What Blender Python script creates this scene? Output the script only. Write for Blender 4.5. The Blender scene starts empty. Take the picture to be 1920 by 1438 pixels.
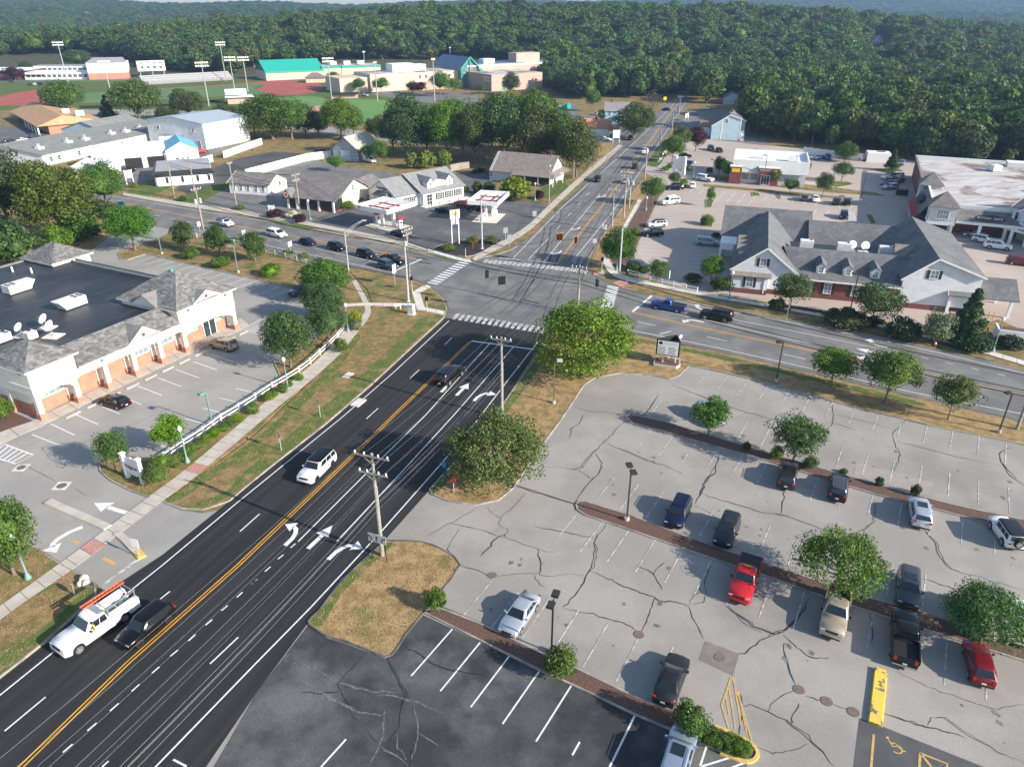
import bpy,bmesh,math,random
import numpy as np
from mathutils import Vector,Matrix
R=math.radians
SC=bpy.context.scene
COL=SC.collection
# - camera, sky, sun, exposure
CAM_H=45.0;PITCH=27.4;FPX=1365.0
cam_data=bpy.data.cameras.new("camera");cam=bpy.data.objects.new("camera",cam_data);COL.objects.link(cam)
cam.location=(0,0,CAM_H);cam.rotation_euler=(R(90-PITCH),0,0)
cam_data.sensor_fit='HORIZONTAL';cam_data.sensor_width=36;cam_data.lens=36*FPX/1920
cam_data.clip_start=0.5;cam_data.clip_end=12000
SC.camera=cam
SUN_AZ=R(-28.6);SUN_EL=R(24.5)
sun_dir=Vector((math.cos(SUN_EL)*math.cos(SUN_AZ),math.cos(SUN_EL)*math.sin(SUN_AZ),math.sin(SUN_EL)))
world=bpy.data.worlds.new("World");SC.world=world;world.use_nodes=True
wn=world.node_tree.nodes;wl=world.node_tree.links
sky=wn.new('ShaderNodeTexSky');sky.sky_type='NISHITA';sky.sun_disc=False
sky.sun_elevation=SUN_EL;sky.sun_rotation=math.atan2(sun_dir.x,sun_dir.y)
sky.air_density=1.0;sky.dust_density=0.6;sky.ozone_density=1.2
wn['Background'].inputs[1].default_value=0.10
wl.new(sky.outputs[0],wn['Background'].inputs[0])
sl=bpy.data.lights.new("sun",'SUN');sl.energy=4.4;sl.angle=R(0.53);sl.color=(1.0,0.92,0.81)
so=bpy.data.objects.new("sun",sl);COL.objects.link(so)
so.rotation_euler=(-sun_dir).to_track_quat('-Z','Y').to_euler();so.location=(60,-40,90)
SC.view_settings.view_transform='Standard';SC.view_settings.look='None'
SC.view_settings.exposure=1.1;SC.view_settings.gamma=1.0;SC.view_settings.use_curve_mapping=False
SC.cycles.use_denoising=True
try:SC.cycles.denoiser='OPENIMAGEDENOISE'
except Exception:pass
SC.cycles.max_bounces=6;SC.cycles.diffuse_bounces=3;SC.cycles.glossy_bounces=3
SC.cycles.transmission_bounces=4;SC.cycles.volume_bounces=0;SC.cycles.transparent_max_bounces=6
# - plan of the place: a point of the photograph laid down on the ground
_cp,_sp=math.cos(R(PITCH)),math.sin(R(PITCH))
def G(u,v,z=0.0):
 x=(u-960)/FPX;y=(719-v)/FPX
 t=(z-CAM_H)/(-_sp+y*_cp)
 return Vector((x*t,(_cp+y*_sp)*t,z))
def proj(p):
 dz=p[2]-CAM_H;dep=p[1]*_cp-dz*_sp;up=p[1]*_sp+dz*_cp
 return 960+FPX*p[0]/dep,719-FPX*up/dep
def HT(u,v,v1):
 p=G(u,v);lo,hi=-5,80
 for _ in range(40):
  m=(lo+hi)/2
  if proj((p.x,p.y,m))[1]>v1:lo=m
  else:hi=m
 return lo
def V2(p):return Vector((p[0],p[1]))
# - materials
MATS={}
def nd(nt,t,**kw):
 n=nt.nodes.new(t)
 for k,v in kw.items():setattr(n,k,v)
 return n
def c4(c):return(c[0],c[1],c[2],1.0)
def mat(name,c1,c2=None,scale=1.0,rough=0.85,bump=0.0,bscale=30.0,spec=0.4,metal=0.0,coat=0.0,fine=0.12,fscale=25.0,lo=0.4,hi=0.62,vec='world',c3=None,scale3=0.1,lo3=0.45,hi3=0.65,stretch=None,island=0.0):
 if name in MATS:return MATS[name]
 m=bpy.data.materials.new(name);MATS[name]=m;m.use_nodes=True
 nt=m.node_tree;L=nt.links.new;b=nt.nodes['Principled BSDF']
 b.inputs['Roughness'].default_value=rough;b.inputs['Metallic'].default_value=metal
 b.inputs['Specular IOR Level'].default_value=spec;b.inputs['Coat Weight'].default_value=coat
 b.inputs['Coat Roughness'].default_value=0.04
 if c2 is None and fine==0 and bump==0 and island==0:
  b.inputs['Base Color'].default_value=c4(c1);return m
 if vec=='world':src=nd(nt,'ShaderNodeNewGeometry').outputs['Position']
 else:src=nd(nt,'ShaderNodeTexCoord').outputs['Object']
 if stretch:
  mp=nd(nt,'ShaderNodeMapping');mp.inputs['Rotation'].default_value=(0,0,stretch[3]);mp.inputs['Scale'].default_value=stretch[:3]
  mp.vector_type='TEXTURE'
  L(src,mp.inputs[0]);src2=mp.outputs[0]
 else:src2=src
 def noise(sc,det,s):
  n=nd(nt,'ShaderNodeTexNoise');n.inputs['Scale'].default_value=sc;n.inputs['Detail'].default_value=det
  n.inputs['Roughness'].default_value=0.6;L(s,n.inputs['Vector']);return n.outputs['Fac']
 def ramp(f,a,c):
  r=nd(nt,'ShaderNodeMapRange');r.inputs['From Min'].default_value=a;r.inputs['From Max'].default_value=c;r.interpolation_type='SMOOTHSTEP'
  L(f,r.inputs['Value']);return r.outputs[0]
 def mix(f,A,B,mode='MIX'):
  x=nd(nt,'ShaderNodeMix',data_type='RGBA',blend_type=mode)
  if isinstance(f,float):x.inputs[0].default_value=f
  else:L(f,x.inputs[0])
  for s,i in((A,6),(B,7)):
   if isinstance(s,(tuple,list)):x.inputs[i].default_value=c4(s)
   else:L(s,x.inputs[i])
  return x.outputs[2]
 col=tuple(c1)
 if c2 is not None:col=mix(ramp(noise(scale,5,src2),lo,hi),c1,c2)
 if c3 is not None:col=mix(ramp(noise(scale3,6,src),lo3,hi3),col,c3)
 if fine>0:
  f=ramp(noise(fscale,3,src),0.25,0.75)
  g=nd(nt,'ShaderNodeMapRange');g.inputs['To Min'].default_value=1-fine;g.inputs['To Max'].default_value=1+fine
  L(f,g.inputs['Value']);cv=nd(nt,'ShaderNodeCombineColor')
  for i in range(3):L(g.outputs[0],cv.inputs[i])
  col=mix(1.0,col,cv.outputs[0],'MULTIPLY')
 if island>0:
  gi=nd(nt,'ShaderNodeNewGeometry');g=nd(nt,'ShaderNodeMapRange');g.inputs['To Min'].default_value=1-island;g.inputs['To Max'].default_value=1+island
  L(gi.outputs['Random Per Island'],g.inputs['Value']);cv=nd(nt,'ShaderNodeCombineColor')
  for i in range(3):L(g.outputs[0],cv.inputs[i])
  col=mix(1.0,col,cv.outputs[0],'MULTIPLY')
 if isinstance(col,tuple):b.inputs['Base Color'].default_value=c4(col)
 else:L(col,b.inputs['Base Color'])
 if bump>0:
  bp=nd(nt,'ShaderNodeBump');bp.inputs['Strength'].default_value=bump;bp.inputs['Distance'].default_value=0.03
  L(noise(bscale,4,src),bp.inputs['Height']);L(bp.outputs[0],b.inputs['Normal'])
 return m
def flat(name,c,rough=0.6,metal=0.0,spec=0.4,coat=0.0):
 return mat(name,c,rough=rough,metal=metal,spec=spec,coat=coat,fine=0,bump=0)
def siding(name,c,pitch=0.18,depth=0.35,rough=0.6):
 if name in MATS:return MATS[name]
 m=mat(name,c,tuple(x*0.9 for x in c),scale=0.8,rough=rough,fine=0.03)
 nt=m.node_tree;L=nt.links.new;b=nt.nodes['Principled BSDF']
 g=nd(nt,'ShaderNodeNewGeometry');s=nd(nt,'ShaderNodeSeparateXYZ');L(g.outputs['Position'],s.inputs[0])
 mm=nd(nt,'ShaderNodeMath',operation='MULTIPLY');mm.inputs[1].default_value=1/pitch;L(s.outputs[2],mm.inputs[0])
 fr=nd(nt,'ShaderNodeMath',operation='FRACT');L(mm.outputs[0],fr.inputs[0])
 bp=nd(nt,'ShaderNodeBump');bp.inputs['Strength'].default_value=depth;bp.inputs['Distance'].default_value=0.05;bp.invert=True
 L(fr.outputs[0],bp.inputs['Height']);L(bp.outputs[0],b.inputs['Normal'])
 return m
def brickmat(name,c1,c2,mortar,sc=1.0):
 if name in MATS:return MATS[name]
 m=mat(name,c1,fine=0,rough=0.85);nt=m.node_tree;L=nt.links.new;b=nt.nodes['Principled BSDF']
 tc=nd(nt,'ShaderNodeTexCoord');s=nd(nt,'ShaderNodeSeparateXYZ');L(tc.outputs['Object'],s.inputs[0])
 ad=nd(nt,'ShaderNodeMath',operation='ADD');L(s.outputs[0],ad.inputs[0]);L(s.outputs[1],ad.inputs[1])
 cb=nd(nt,'ShaderNodeCombineXYZ');L(ad.outputs[0],cb.inputs[0]);L(s.outputs[2],cb.inputs[1])
 br=nd(nt,'ShaderNodeTexBrick');L(cb.outputs[0],br.inputs['Vector']);br.inputs['Scale'].default_value=sc
 br.inputs['Brick Width'].default_value=0.24;br.inputs['Row Height'].default_value=0.085;br.inputs['Mortar Size'].default_value=0.008
 br.inputs['Color1'].default_value=c4(c1);br.inputs['Color2'].default_value=c4(c2);br.inputs['Mortar'].default_value=c4(mortar)
 no=nd(nt,'ShaderNodeTexNoise');no.inputs['Scale'].default_value=0.9;L(tc.outputs['Object'],no.inputs['Vector'])
 mx=nd(nt,'ShaderNodeMix',data_type='RGBA',blend_type='MULTIPLY');mx.inputs[0].default_value=0.5
 L(br.outputs['Color'],mx.inputs[6]);L(no.outputs['Fac'],mx.inputs[7])
 hs=nd(nt,'ShaderNodeHueSaturation');hs.inputs['Value'].default_value=1.3;L(mx.outputs[2],hs.inputs['Color'])
 L(hs.outputs[0],b.inputs['Base Color']);return m
def leafmat(name,c,var=0.35,trans=0.22,hue=0.03,yellow=None):
 if name in MATS:return MATS[name]
 m=bpy.data.materials.new(name);MATS[name]=m;m.use_nodes=True
 nt=m.node_tree;L=nt.links.new;b=nt.nodes['Principled BSDF'];b.inputs['Roughness'].default_value=0.55;b.inputs['Specular IOR Level'].default_value=0.25
 gi=nd(nt,'ShaderNodeNewGeometry');oi=nd(nt,'ShaderNodeObjectInfo')
 hs=nd(nt,'ShaderNodeHueSaturation');hs.inputs['Color'].default_value=c4(c)
 no=nd(nt,'ShaderNodeTexNoise');no.inputs['Scale'].default_value=0.55;no.inputs['Detail'].default_value=2;L(gi.outputs['Position'],no.inputs['Vector'])
 def rng(src,a,z,f0=0.0,f1=1.0):
  r=nd(nt,'ShaderNodeMapRange');r.inputs['From Min'].default_value=f0;r.inputs['From Max'].default_value=f1
  r.inputs['To Min'].default_value=a;r.inputs['To Max'].default_value=z;L(src,r.inputs['Value']);return r.outputs[0]
 def mul(a,bb):
  x=nd(nt,'ShaderNodeMath',operation='MULTIPLY');L(a,x.inputs[0]);L(bb,x.inputs[1]);return x.outputs[0]
 v=mul(rng(gi.outputs['Random Per Island'],1-var,1+var),mul(rng(oi.outputs['Random'],0.78,1.25),rng(no.outputs['Fac'],0.7,1.3,0.3,0.7)))
 L(v,hs.inputs['Value'])
 wn_=nd(nt,'ShaderNodeTexWhiteNoise',noise_dimensions='1D');L(oi.outputs['Random'],wn_.inputs['W'])
 L(rng(wn_.outputs['Value'],0.5-hue,0.5+hue*0.7),hs.inputs['Hue']);L(rng(oi.outputs['Random'],0.8,1.1),hs.inputs['Saturation'])
 L(hs.outputs[0],b.inputs['Base Color'])
 tr=nd(nt,'ShaderNodeBsdfTranslucent');L(hs.outputs[0],tr.inputs[0])
 mx=nd(nt,'ShaderNodeMixShader');mx.inputs[0].default_value=trans;L(b.outputs[0],mx.inputs[1]);L(tr.outputs[0],mx.inputs[2])
 L(mx.outputs[0],nt.nodes['Material Output'].inputs[0]);return m
 # - mesh builder
class MB:
 def __init__(s):s.v=[];s.f=[];s.m=[]
 def add(s,vs,fs,mi=0):
  o=len(s.v);s.v.extend([tuple(x)for x in vs]);s.f.extend([tuple(i+o for i in f)for f in fs]);s.m.extend([mi]*len(fs));return s
 def quad(s,a,b,c,d,mi=0):return s.add([a,b,c,d],[(0,1,2,3)],mi)
 def tri(s,a,b,c,mi=0):return s.add([a,b,c],[(0,1,2)],mi)
 def box(s,x0,x1,y0,y1,z0,z1,mi=0):
  return s.add([(x0,y0,z0),(x1,y0,z0),(x1,y1,z0),(x0,y1,z0),(x0,y0,z1),(x1,y0,z1),(x1,y1,z1),(x0,y1,z1)],[(0,3,2,1),(4,5,6,7),(0,1,5,4),(1,2,6,5),(2,3,7,6),(3,0,4,7)],mi)
 def bar(s,p,q,w,h=None,mi=0,up=(0,0,1)):
  p,q=Vector(p),Vector(q);h=h or w;d=(q-p).normalized();u=Vector(up)
  if abs(d.dot(u))>0.98:u=Vector((1,0,0))
  r=d.cross(u).normalized();u=r.cross(d).normalized();r=r*w/2;u=u*h/2
  return s.add([p-r-u,p+r-u,p+r+u,p-r+u,q-r-u,q+r-u,q+r+u,q-r+u],[(3,2,1,0),(4,5,6,7),(0,1,5,4),(1,2,6,5),(2,3,7,6),(3,0,4,7)],mi)
 def tube(s,pts,rad,n=8,mi=0,cap=True):
  pts=[Vector(p)for p in pts];rr=rad if isinstance(rad,(list,tuple))else[rad]*len(pts);vs=[];fs=[]
  for i,p in enumerate(pts):
   d=(pts[min(i+1,len(pts)-1)]-pts[max(i-1,0)]).normalized()
   u=Vector((0,0,1))if abs(d.z)<0.95 else Vector((1,0,0));a=d.cross(u).normalized();b=a.cross(d).normalized()
   for k in range(n):
    t=2*math.pi*k/n;vs.append(p+(a*math.cos(t)+b*math.sin(t))*rr[i])
  for i in range(len(pts)-1):
   for k in range(n):
    k2=(k+1)%n;fs.append((i*n+k2,i*n+k,(i+1)*n+k,(i+1)*n+k2))
  if cap:fs.append(tuple(range(n)));fs.append(tuple(range((len(pts)-1)*n+n-1,(len(pts)-1)*n-1,-1)))
  return s.add(vs,fs,mi)
 def cyl(s,x,y,z0,z1,r0,r1=None,n=10,mi=0):return s.tube([(x,y,z0),(x,y,z1)],[r0,r0 if r1 is None else r1],n,mi)
 def lathe(s,prof,n=12,c=(0,0,0),axis='z',mi=0):
  vs=[];fs=[];c=Vector(c)
  for r,z in prof:
   for k in range(n):
    t=2*math.pi*k/n;x,y=r*math.cos(t),r*math.sin(t)
    vs.append(c+(Vector((x,y,z))if axis=='z' else Vector((x,z,y))if axis=='y' else Vector((z,x,y))))
  for i in range(len(prof)-1):
   for k in range(n):
    k2=(k+1)%n;fs.append((i*n+k,i*n+k2,(i+1)*n+k2,(i+1)*n+k))
  return s.add(vs,fs,mi)
 def prism(s,poly,z0,z1,mi=0,side=None):
  n=len(poly);a=sum(poly[i][0]*poly[(i+1)%n][1]-poly[(i+1)%n][0]*poly[i][1]for i in range(n))
  if a<0:poly=poly[::-1]
  o=len(s.v);s.v.extend([(p[0],p[1],z0)for p in poly]+[(p[0],p[1],z1)for p in poly])
  from mathutils.geometry import tessellate_polygon
  for t in tessellate_polygon([[Vector((p[0],p[1],0))for p in poly]]):
   a_,b_,c_=[poly[i]for i in t]
   if(b_[0]-a_[0])*(c_[1]-a_[1])-(c_[0]-a_[0])*(b_[1]-a_[1])<0:t=t[::-1]
   s.f.append(tuple(o+n+i for i in t));s.m.append(mi)
  if z1>z0:
   for i in range(n):
    j=(i+1)%n;s.f.append((o+i,o+j,o+n+j,o+n+i));s.m.append(mi if side is None else side)
  return s
 def ribbon(s,pts,w,z,mi=0,closed=False):
  pts=[V2(p)for p in pts];n=len(pts);vs=[];fs=[]
  ww=w if isinstance(w,(list,tuple))else[w]*n
  for i,p in enumerate(pts):
   if closed:d=pts[(i+1)%n]-pts[i-1]
   else:d=pts[min(i+1,n-1)]-pts[max(i-1,0)]
   d=d.normalized()if d.length>1e-9 else Vector((1,0));q=Vector((-d.y,d.x))*ww[i]/2
   vs+=[(p.x-q.x,p.y-q.y,z),(p.x+q.x,p.y+q.y,z)]
  for i in range(n if closed else n-1):
   j=(i+1)%n;fs.append((2*i,2*j,2*j+1,2*i+1))
  return s.add(vs,fs,mi)
 def kerb(s,pts,w=0.16,h=0.13,z=0.0,closed=False,mi=0):
  pts=[V2(p)for p in pts];n=len(pts);vs=[];fs=[]
  for i,p in enumerate(pts):
   d=(pts[(i+1)%n]-pts[i-1])if closed else(pts[min(i+1,n-1)]-pts[max(i-1,0)])
   d=d.normalized();q=Vector((-d.y,d.x))*w/2
   vs+=[(p.x-q.x,p.y-q.y,z),(p.x-q.x*.85,p.y-q.y*.85,z+h),(p.x+q.x*.85,p.y+q.y*.85,z+h),(p.x+q.x,p.y+q.y,z)]
  for i in range(n if closed else n-1):
   j=(i+1)%n
   for k in range(3):fs.append((4*i+k,4*j+k,4*j+k+1,4*i+k+1))
  if not closed:fs+=[(0,1,2,3),(4*n-1,4*n-2,4*n-3,4*n-4)]
  return s.add(vs,fs,mi)
 def mesh(s,name,mats,smooth=False):
  me=bpy.data.meshes.new(name);me.from_pydata(s.v,[],s.f)
  for m in(mats if isinstance(mats,(list,tuple))else[mats]):me.materials.append(m)
  me.polygons.foreach_set('material_index',s.m)
  if smooth:me.polygons.foreach_set('use_smooth',[True]*len(s.f))
  me.update();return me
 def build(s,name,mats,parent=None,smooth=False,fixn=False):
  me=s.mesh(name,mats,smooth)
  if fixn:
   bm=bmesh.new();bm.from_mesh(me);bmesh.ops.recalc_face_normals(bm,faces=bm.faces);bm.to_mesh(me);bm.free()
  return put(name,me,parent)
def put(name,me,parent=None,loc=None,rot=None,scale=None):
 o=bpy.data.objects.new(name,me);COL.objects.link(o)
 if parent is not None:o.parent=parent
 if loc is not None:o.location=loc
 if rot is not None:o.rotation_euler=rot if not isinstance(rot,(int,float))else(0,0,rot)
 if scale is not None:o.scale=scale if not isinstance(scale,(int,float))else(scale,)*3
 return o
def tag(o,label,cat,group=None,kind=None):
 o['label']=label;o['category']=cat
 if group:o['group']=group
 if kind:o['kind']=kind
 return o
def struct(o,kind='structure'):o['kind']=kind;return o
def thing(name,label,cat,loc=(0,0,0),rz=0.0,group=None):
 o=put(name,None,None,loc,rz);return tag(o,label,cat,group)
def text(name,s,size,mt,parent=None,loc=(0,0,0),rot=(0,0,0),ext=0.01,align='CENTER',shear=0.0,spacing=1.0,bold=0.0):
 cu=bpy.data.curves.new(name,'FONT');cu.body=s;cu.size=size;cu.extrude=ext;cu.align_x=align;cu.align_y='CENTER'
 cu.shear=shear;cu.space_character=spacing;cu.offset=bold;cu.materials.append(mt)
 tmp=bpy.data.objects.new(name,cu);me=bpy.data.meshes.new_from_object(tmp);bpy.data.objects.remove(tmp)
 return put(name,me,parent,loc,rot)
def smooth_px(pts,k=4,closed=False):
 n=len(pts);out=[]
 P=lambda i:Vector(pts[i%n])if closed else Vector(pts[max(0,min(n-1,i))])
 for i in range(n if closed else n-1):
  a,b,c,d=P(i-1),P(i),P(i+1),P(i+2)
  for j in range(k):
   t=j/k;out.append(0.5*((2*b)+(c-a)*t+(2*a-5*b+4*c-d)*t*t+(3*b-a-3*c+d)*t**3))
 if not closed:out.append(P(n-1))
 return[(q.x,q.y)for q in out]
def gp(pts):return[(G(*p).x,G(*p).y)for p in pts]
rnd=random.Random(7)

# = materials of the ground
M_new=mat('fresh_asphalt',(0.022,0.0215,0.022),(0.036,0.035,0.035),scale=0.35,rough=0.75,fine=0.22,fscale=40,bump=0.25,bscale=60,stretch=(9,0.35,1,R(68.5)),lo=0.35,hi=0.7,spec=0.3)
M_old=mat('worn_asphalt',(0.142,0.136,0.130),(0.192,0.184,0.174),scale=0.25,rough=0.85,fine=0.16,fscale=30,bump=0.2,c3=(0.115,0.113,0.112),scale3=0.07,lo3=0.5,hi3=0.75)
M_lot=mat('pale_lot_asphalt',(0.272,0.253,0.228),(0.325,0.303,0.274),scale=0.12,rough=0.88,fine=0.18,fscale=22,bump=0.25,bscale=45,c3=(0.228,0.214,0.195),scale3=0.07,lo3=0.5,hi3=0.72)
M_walg=mat('pharmacy_lot_asphalt',(0.282,0.268,0.248),(0.325,0.309,0.286),scale=0.15,rough=0.88,fine=0.13,fscale=22,bump=0.2,c3=(0.245,0.234,0.219),scale3=0.06,lo3=0.52,hi3=0.75)
M_seal=mat('sealed_lot_asphalt',(0.032,0.033,0.035),(0.066,0.066,0.067),scale=0.22,rough=0.8,fine=0.3,fscale=14,bump=0.25,bscale=40,c3=(0.125,0.124,0.122),scale3=0.1,lo3=0.47,hi3=0.66)
M_tan=mat('tan_plaza_paving',(0.40,0.33,0.28),(0.455,0.38,0.325),scale=0.1,rough=0.88,fine=0.1,fscale=14,c3=(0.365,0.305,0.262),scale3=0.05)
M_gas=mat('forecourt_asphalt',(0.10,0.10,0.102),(0.145,0.143,0.142),scale=0.18,rough=0.82,fine=0.15,c3=(0.085,0.085,0.087),scale3=0.08)
M_black=mat('black_lot_asphalt',(0.055,0.055,0.057),(0.085,0.084,0.083),scale=0.12,rough=0.85,fine=0.15)
M_conc=mat('concrete',(0.43,0.385,0.33),(0.50,0.455,0.395),scale=0.6,rough=0.9,fine=0.1,fscale=14,bump=0.15,island=0.06)
M_concw=mat('pale_concrete',(0.56,0.53,0.48),(0.64,0.61,0.55),scale=0.6,rough=0.9,fine=0.07,fscale=14,island=0.05)
M_kerb=mat('granite_kerb',(0.30,0.27,0.24),(0.40,0.35,0.30),scale=1.2,rough=0.9,fine=0.15,c3=(0.2,0.19,0.18),scale3=0.4)
M_dkerb=mat('dark_kerb',(0.07,0.068,0.066),(0.15,0.14,0.13),scale=0.5,rough=0.9,fine=0.15)
M_red=mat('brick_red_pad',(0.42,0.2,0.17),(0.5,0.26,0.22),scale=3,rough=0.9)
M_mulch=mat('bark_mulch',(0.075,0.043,0.032),(0.17,0.10,0.075),scale=9,rough=0.95,fine=0.4,fscale=25,bump=1.0,bscale=14,lo=0.35,hi=0.65)
M_dmulch=mat('black_mulch',(0.02,0.017,0.016),(0.045,0.037,0.032),scale=8,rough=0.95,fine=0.3,bump=0.8)
def grassmat(name,dry,dry2,green,g_scale,glo,ghi):
 return mat(name,dry,dry2,scale=0.9,rough=0.95,fine=0.42,fscale=9,bump=1.0,bscale=11,lo=0.38,hi=0.66,c3=green,scale3=g_scale,lo3=glo,hi3=ghi,spec=0.1)
M_dry=grassmat('dry_lawn',(0.37,0.255,0.125),(0.235,0.155,0.075),(0.15,0.155,0.052),0.3,0.5,0.76)
M_mixg=grassmat('patchy_lawn',(0.30,0.205,0.10),(0.19,0.135,0.062),(0.105,0.135,0.04),0.3,0.44,0.68)
M_green=grassmat('green_lawn',(0.10,0.14,0.035),(0.075,0.12,0.028),(0.16,0.17,0.06),0.2,0.5,0.7)
M_field=mat('mown_field',(0.11,0.22,0.045),(0.125,0.24,0.05),scale=0.05,rough=0.95,fine=0.08,fscale=2)
M_turf=mat('sports_turf',(0.09,0.17,0.055),(0.105,0.19,0.06),scale=0.08,rough=0.9,fine=0.05)
M_track=mat('running_track',(0.32,0.075,0.055),(0.37,0.095,0.07),scale=0.1,rough=0.9,fine=0.05)
M_clay=mat('infield_clay',(0.42,0.23,0.15),(0.47,0.27,0.18),scale=0.2,rough=0.95)
M_wood=mat('forest_floor',(0.045,0.05,0.02),(0.09,0.075,0.035),scale=0.15,rough=0.95,fine=0.3,fscale=4,c3=(0.055,0.075,0.022),scale3=0.02)
M_white=mat('white_road_paint',(0.72,0.72,0.70),(0.62,0.62,0.60),scale=2.0,rough=0.7,fine=0.06)
M_worn=mat('worn_white_paint',(0.55,0.545,0.525),(0.31,0.302,0.288),scale=1.6,rough=0.85,fine=0.15,lo=0.42,hi=0.56)
M_yel=mat('yellow_road_paint',(0.72,0.36,0.035),(0.60,0.30,0.04),scale=2.0,rough=0.7,fine=0.1)
M_wyel=mat('worn_yellow_paint',(0.60,0.36,0.10),(0.40,0.30,0.17),scale=3.0,rough=0.8,fine=0.15)
M_crack=mat('crack_sealer',(0.035,0.035,0.036),(0.06,0.06,0.06),scale=3,rough=0.6,fine=0.1)
M_iron=mat('cast_iron',(0.14,0.105,0.095),(0.19,0.14,0.125),scale=6,rough=0.7,fine=0.2)
# = terrain
def gauss(x,y,cx,cy,sx,sy):return math.exp(-0.5*(((x-cx)/sx)**2+((y-cy)/sy)**2))
def hgt(x,y):
 if y<330:return 0.0
 s=min(1,max(0,(y-540)/180));s=s*s*(3-2*s)
 h=7*gauss(x,y,-150,760,300,75)+24*gauss(x,y,40,850,250,135)+13*gauss(x,y,330,900,160,150)+4*gauss(x,y,-230,900,200,170)
 h+=18*gauss(x,y,-900,1900,600,380)+40*gauss(x,y,-1900,2600,800,500)+24*gauss(x,y,0,2500,700,350)
 h+=62*gauss(x,y,1500,3300,620,360)+44*gauss(x,y,2500,2600,600,420)+10*gauss(x,y,1000,1900,500,260)
 f=min(1,max(0,(y-2200)/1600));f=f*f*(3-2*f)
 h+=f*(36+12*math.sin(x*0.0021+1.0)+8*math.sin(x*0.0053+2.2))
 h+=4*math.sin(x*0.011+y*0.004)*min(1,max(0,(y-1000)/500))
 return h*s
def axis(a,segs):
 out=[a]
 for end,st in segs:
  while out[-1]<end-1e-6:out.append(min(end,out[-1]+st))
 return out
tx=axis(-5200,[(-1500,185),(-600,60),(600,40),(1500,60),(5200,185)]);ty=axis(-260,[(320,60),(1300,28),(4400,110),(5600,300)])
tb=MB();nx=len(tx)
tb.v=[(x,y,hgt(x,y))for y in ty for x in tx]
for j in range(len(ty)-1):
 for i in range(nx-1):tb.f.append((j*nx+i,j*nx+i+1,(j+1)*nx+i+1,(j+1)*nx+i));tb.m.append(0)
ground=struct(tb.build('ground',M_wood,smooth=True))
# = sheets laid on it
_sc=[0]
def sheet(name,px,z,m,closed_smooth=0,skirt=0.0,parent=None):
 _sc[0]+=1;z=z+(_sc[0]%20)*0.0003
 if closed_smooth:px=smooth_px(px,closed_smooth,True)
 mb=MB();mb.prism(gp(px),z-skirt,z,0);o=mb.build(name,m,parent);
 return struct(o)if parent is None else o
Z0,Z1,Z2,Z3,Z4=0.02,0.03,0.04,0.05,0.06
# broad lawns under everything near
sheet('lawn',[(-900,1900),(2900,1900),(2500,420),(1300,172),(1020,160),(640,135),(-700,150)],0.01,M_mixg)
# - parking lots and roads
lot=sheet('parking_lot',[(290,1560),(440,1299),(550,1172),(670,1040),(800,925),(935,770),(1040,640),(1200,640),(2300,940),(2500,1700)],Z0,M_lot)
plot=sheet('pharmacy_parking_lot',[(-260,1000),(-50,985),(85,1035),(111,1052),(150,1075),(182,1095),(196,1112),(345,1030),(480,935),(418,955),(380,962),(340,957),(305,942),(290,938),(240,920),(205,902),(186,885),(184,870),(200,850),(309,862),(479,748),(520,718),(590,650),(606,585),(566,542),(480,522),(273,474),(225,485),(222,472),(290,450),(327,432),(262,402),(225,430),(150,485),(20,570),(-200,700)],Z0,M_walg)
tanlot=sheet('plaza_paving',[(1177,498),(1201,447),(1231,381),(1245,352),(1232,336),(1212,326),(1211,311),(1232,297),(1262,289),(1283,262),(1345,262),(1420,272),(1520,279),(1620,288),(1720,303),(1930,320),(2300,345),(2500,800),(1925,668),(1860,652),(1700,612),(1620,592),(1500,575),(1360,556),(1300,546),(1190,512)],Z0,M_tan)
gaslot=sheet('fuel_station_forecourt',[(575,421),(620,398),(655,385),(690,372),(745,365),(830,350),(855,326),(905,316),(935,330),(922,352),(962,375),(1002,378),(1034,386),(985,426),(945,448),(905,463),(870,466),(820,468),(803,473),(690,444),(600,425)],Z0,M_gas)
sheet('cafe_parking_lot',[(372,386),(402,364),(470,335),(520,318),(580,298),(640,312),(715,322),(752,322),(700,350),(640,386),(577,419),(500,402),(430,390)],Z0,M_old)
sheet('clinic_parking_lot',[(330,352),(392,318),(452,296),(512,285),(566,288),(572,294),(480,325),(402,352),(352,366)],Z0,M_black)
sheet('garage_yard',[(60,345),(170,318),(240,300),(300,268),(330,280),(388,282),(470,266),(440,275),(300,335),(235,348),(120,350)],Z0,M_old)
sheet('store_parking_lot',[(-200,300),(-200,232),(105,240),(180,205),(245,214),(236,228),(135,262),(60,290)],Z0,M_gas)
sheet('school_parking_lot',[(560,172),(650,165),(700,168),(780,174),(890,176),(905,188),(880,206),(740,198),(650,186)],Z0,M_old)
sheet('school_drive',[(150,200),(330,203),(480,202),(560,228),(700,250),(790,262),(800,275),(700,262),(540,242),(430,224),(150,214)],Z0,M_lot)
sheet('old_school_drive',[(-200,148),(60,144),(250,146),(300,152),(120,160),(-200,166)],Z0,M_old)
sheet('cottage_drive',[(1085,215),(1140,218),(1215,222),(1200,238),(1180,262),(1150,276),(1110,268),(1050,240),(1030,200),(1080,196)],Z0,M_old)
sheet('house_drive',[(1270,232),(1295,206),(1365,208),(1440,250),(1430,272),(1330,262),(1285,255)],Z0,M_old)
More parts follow.
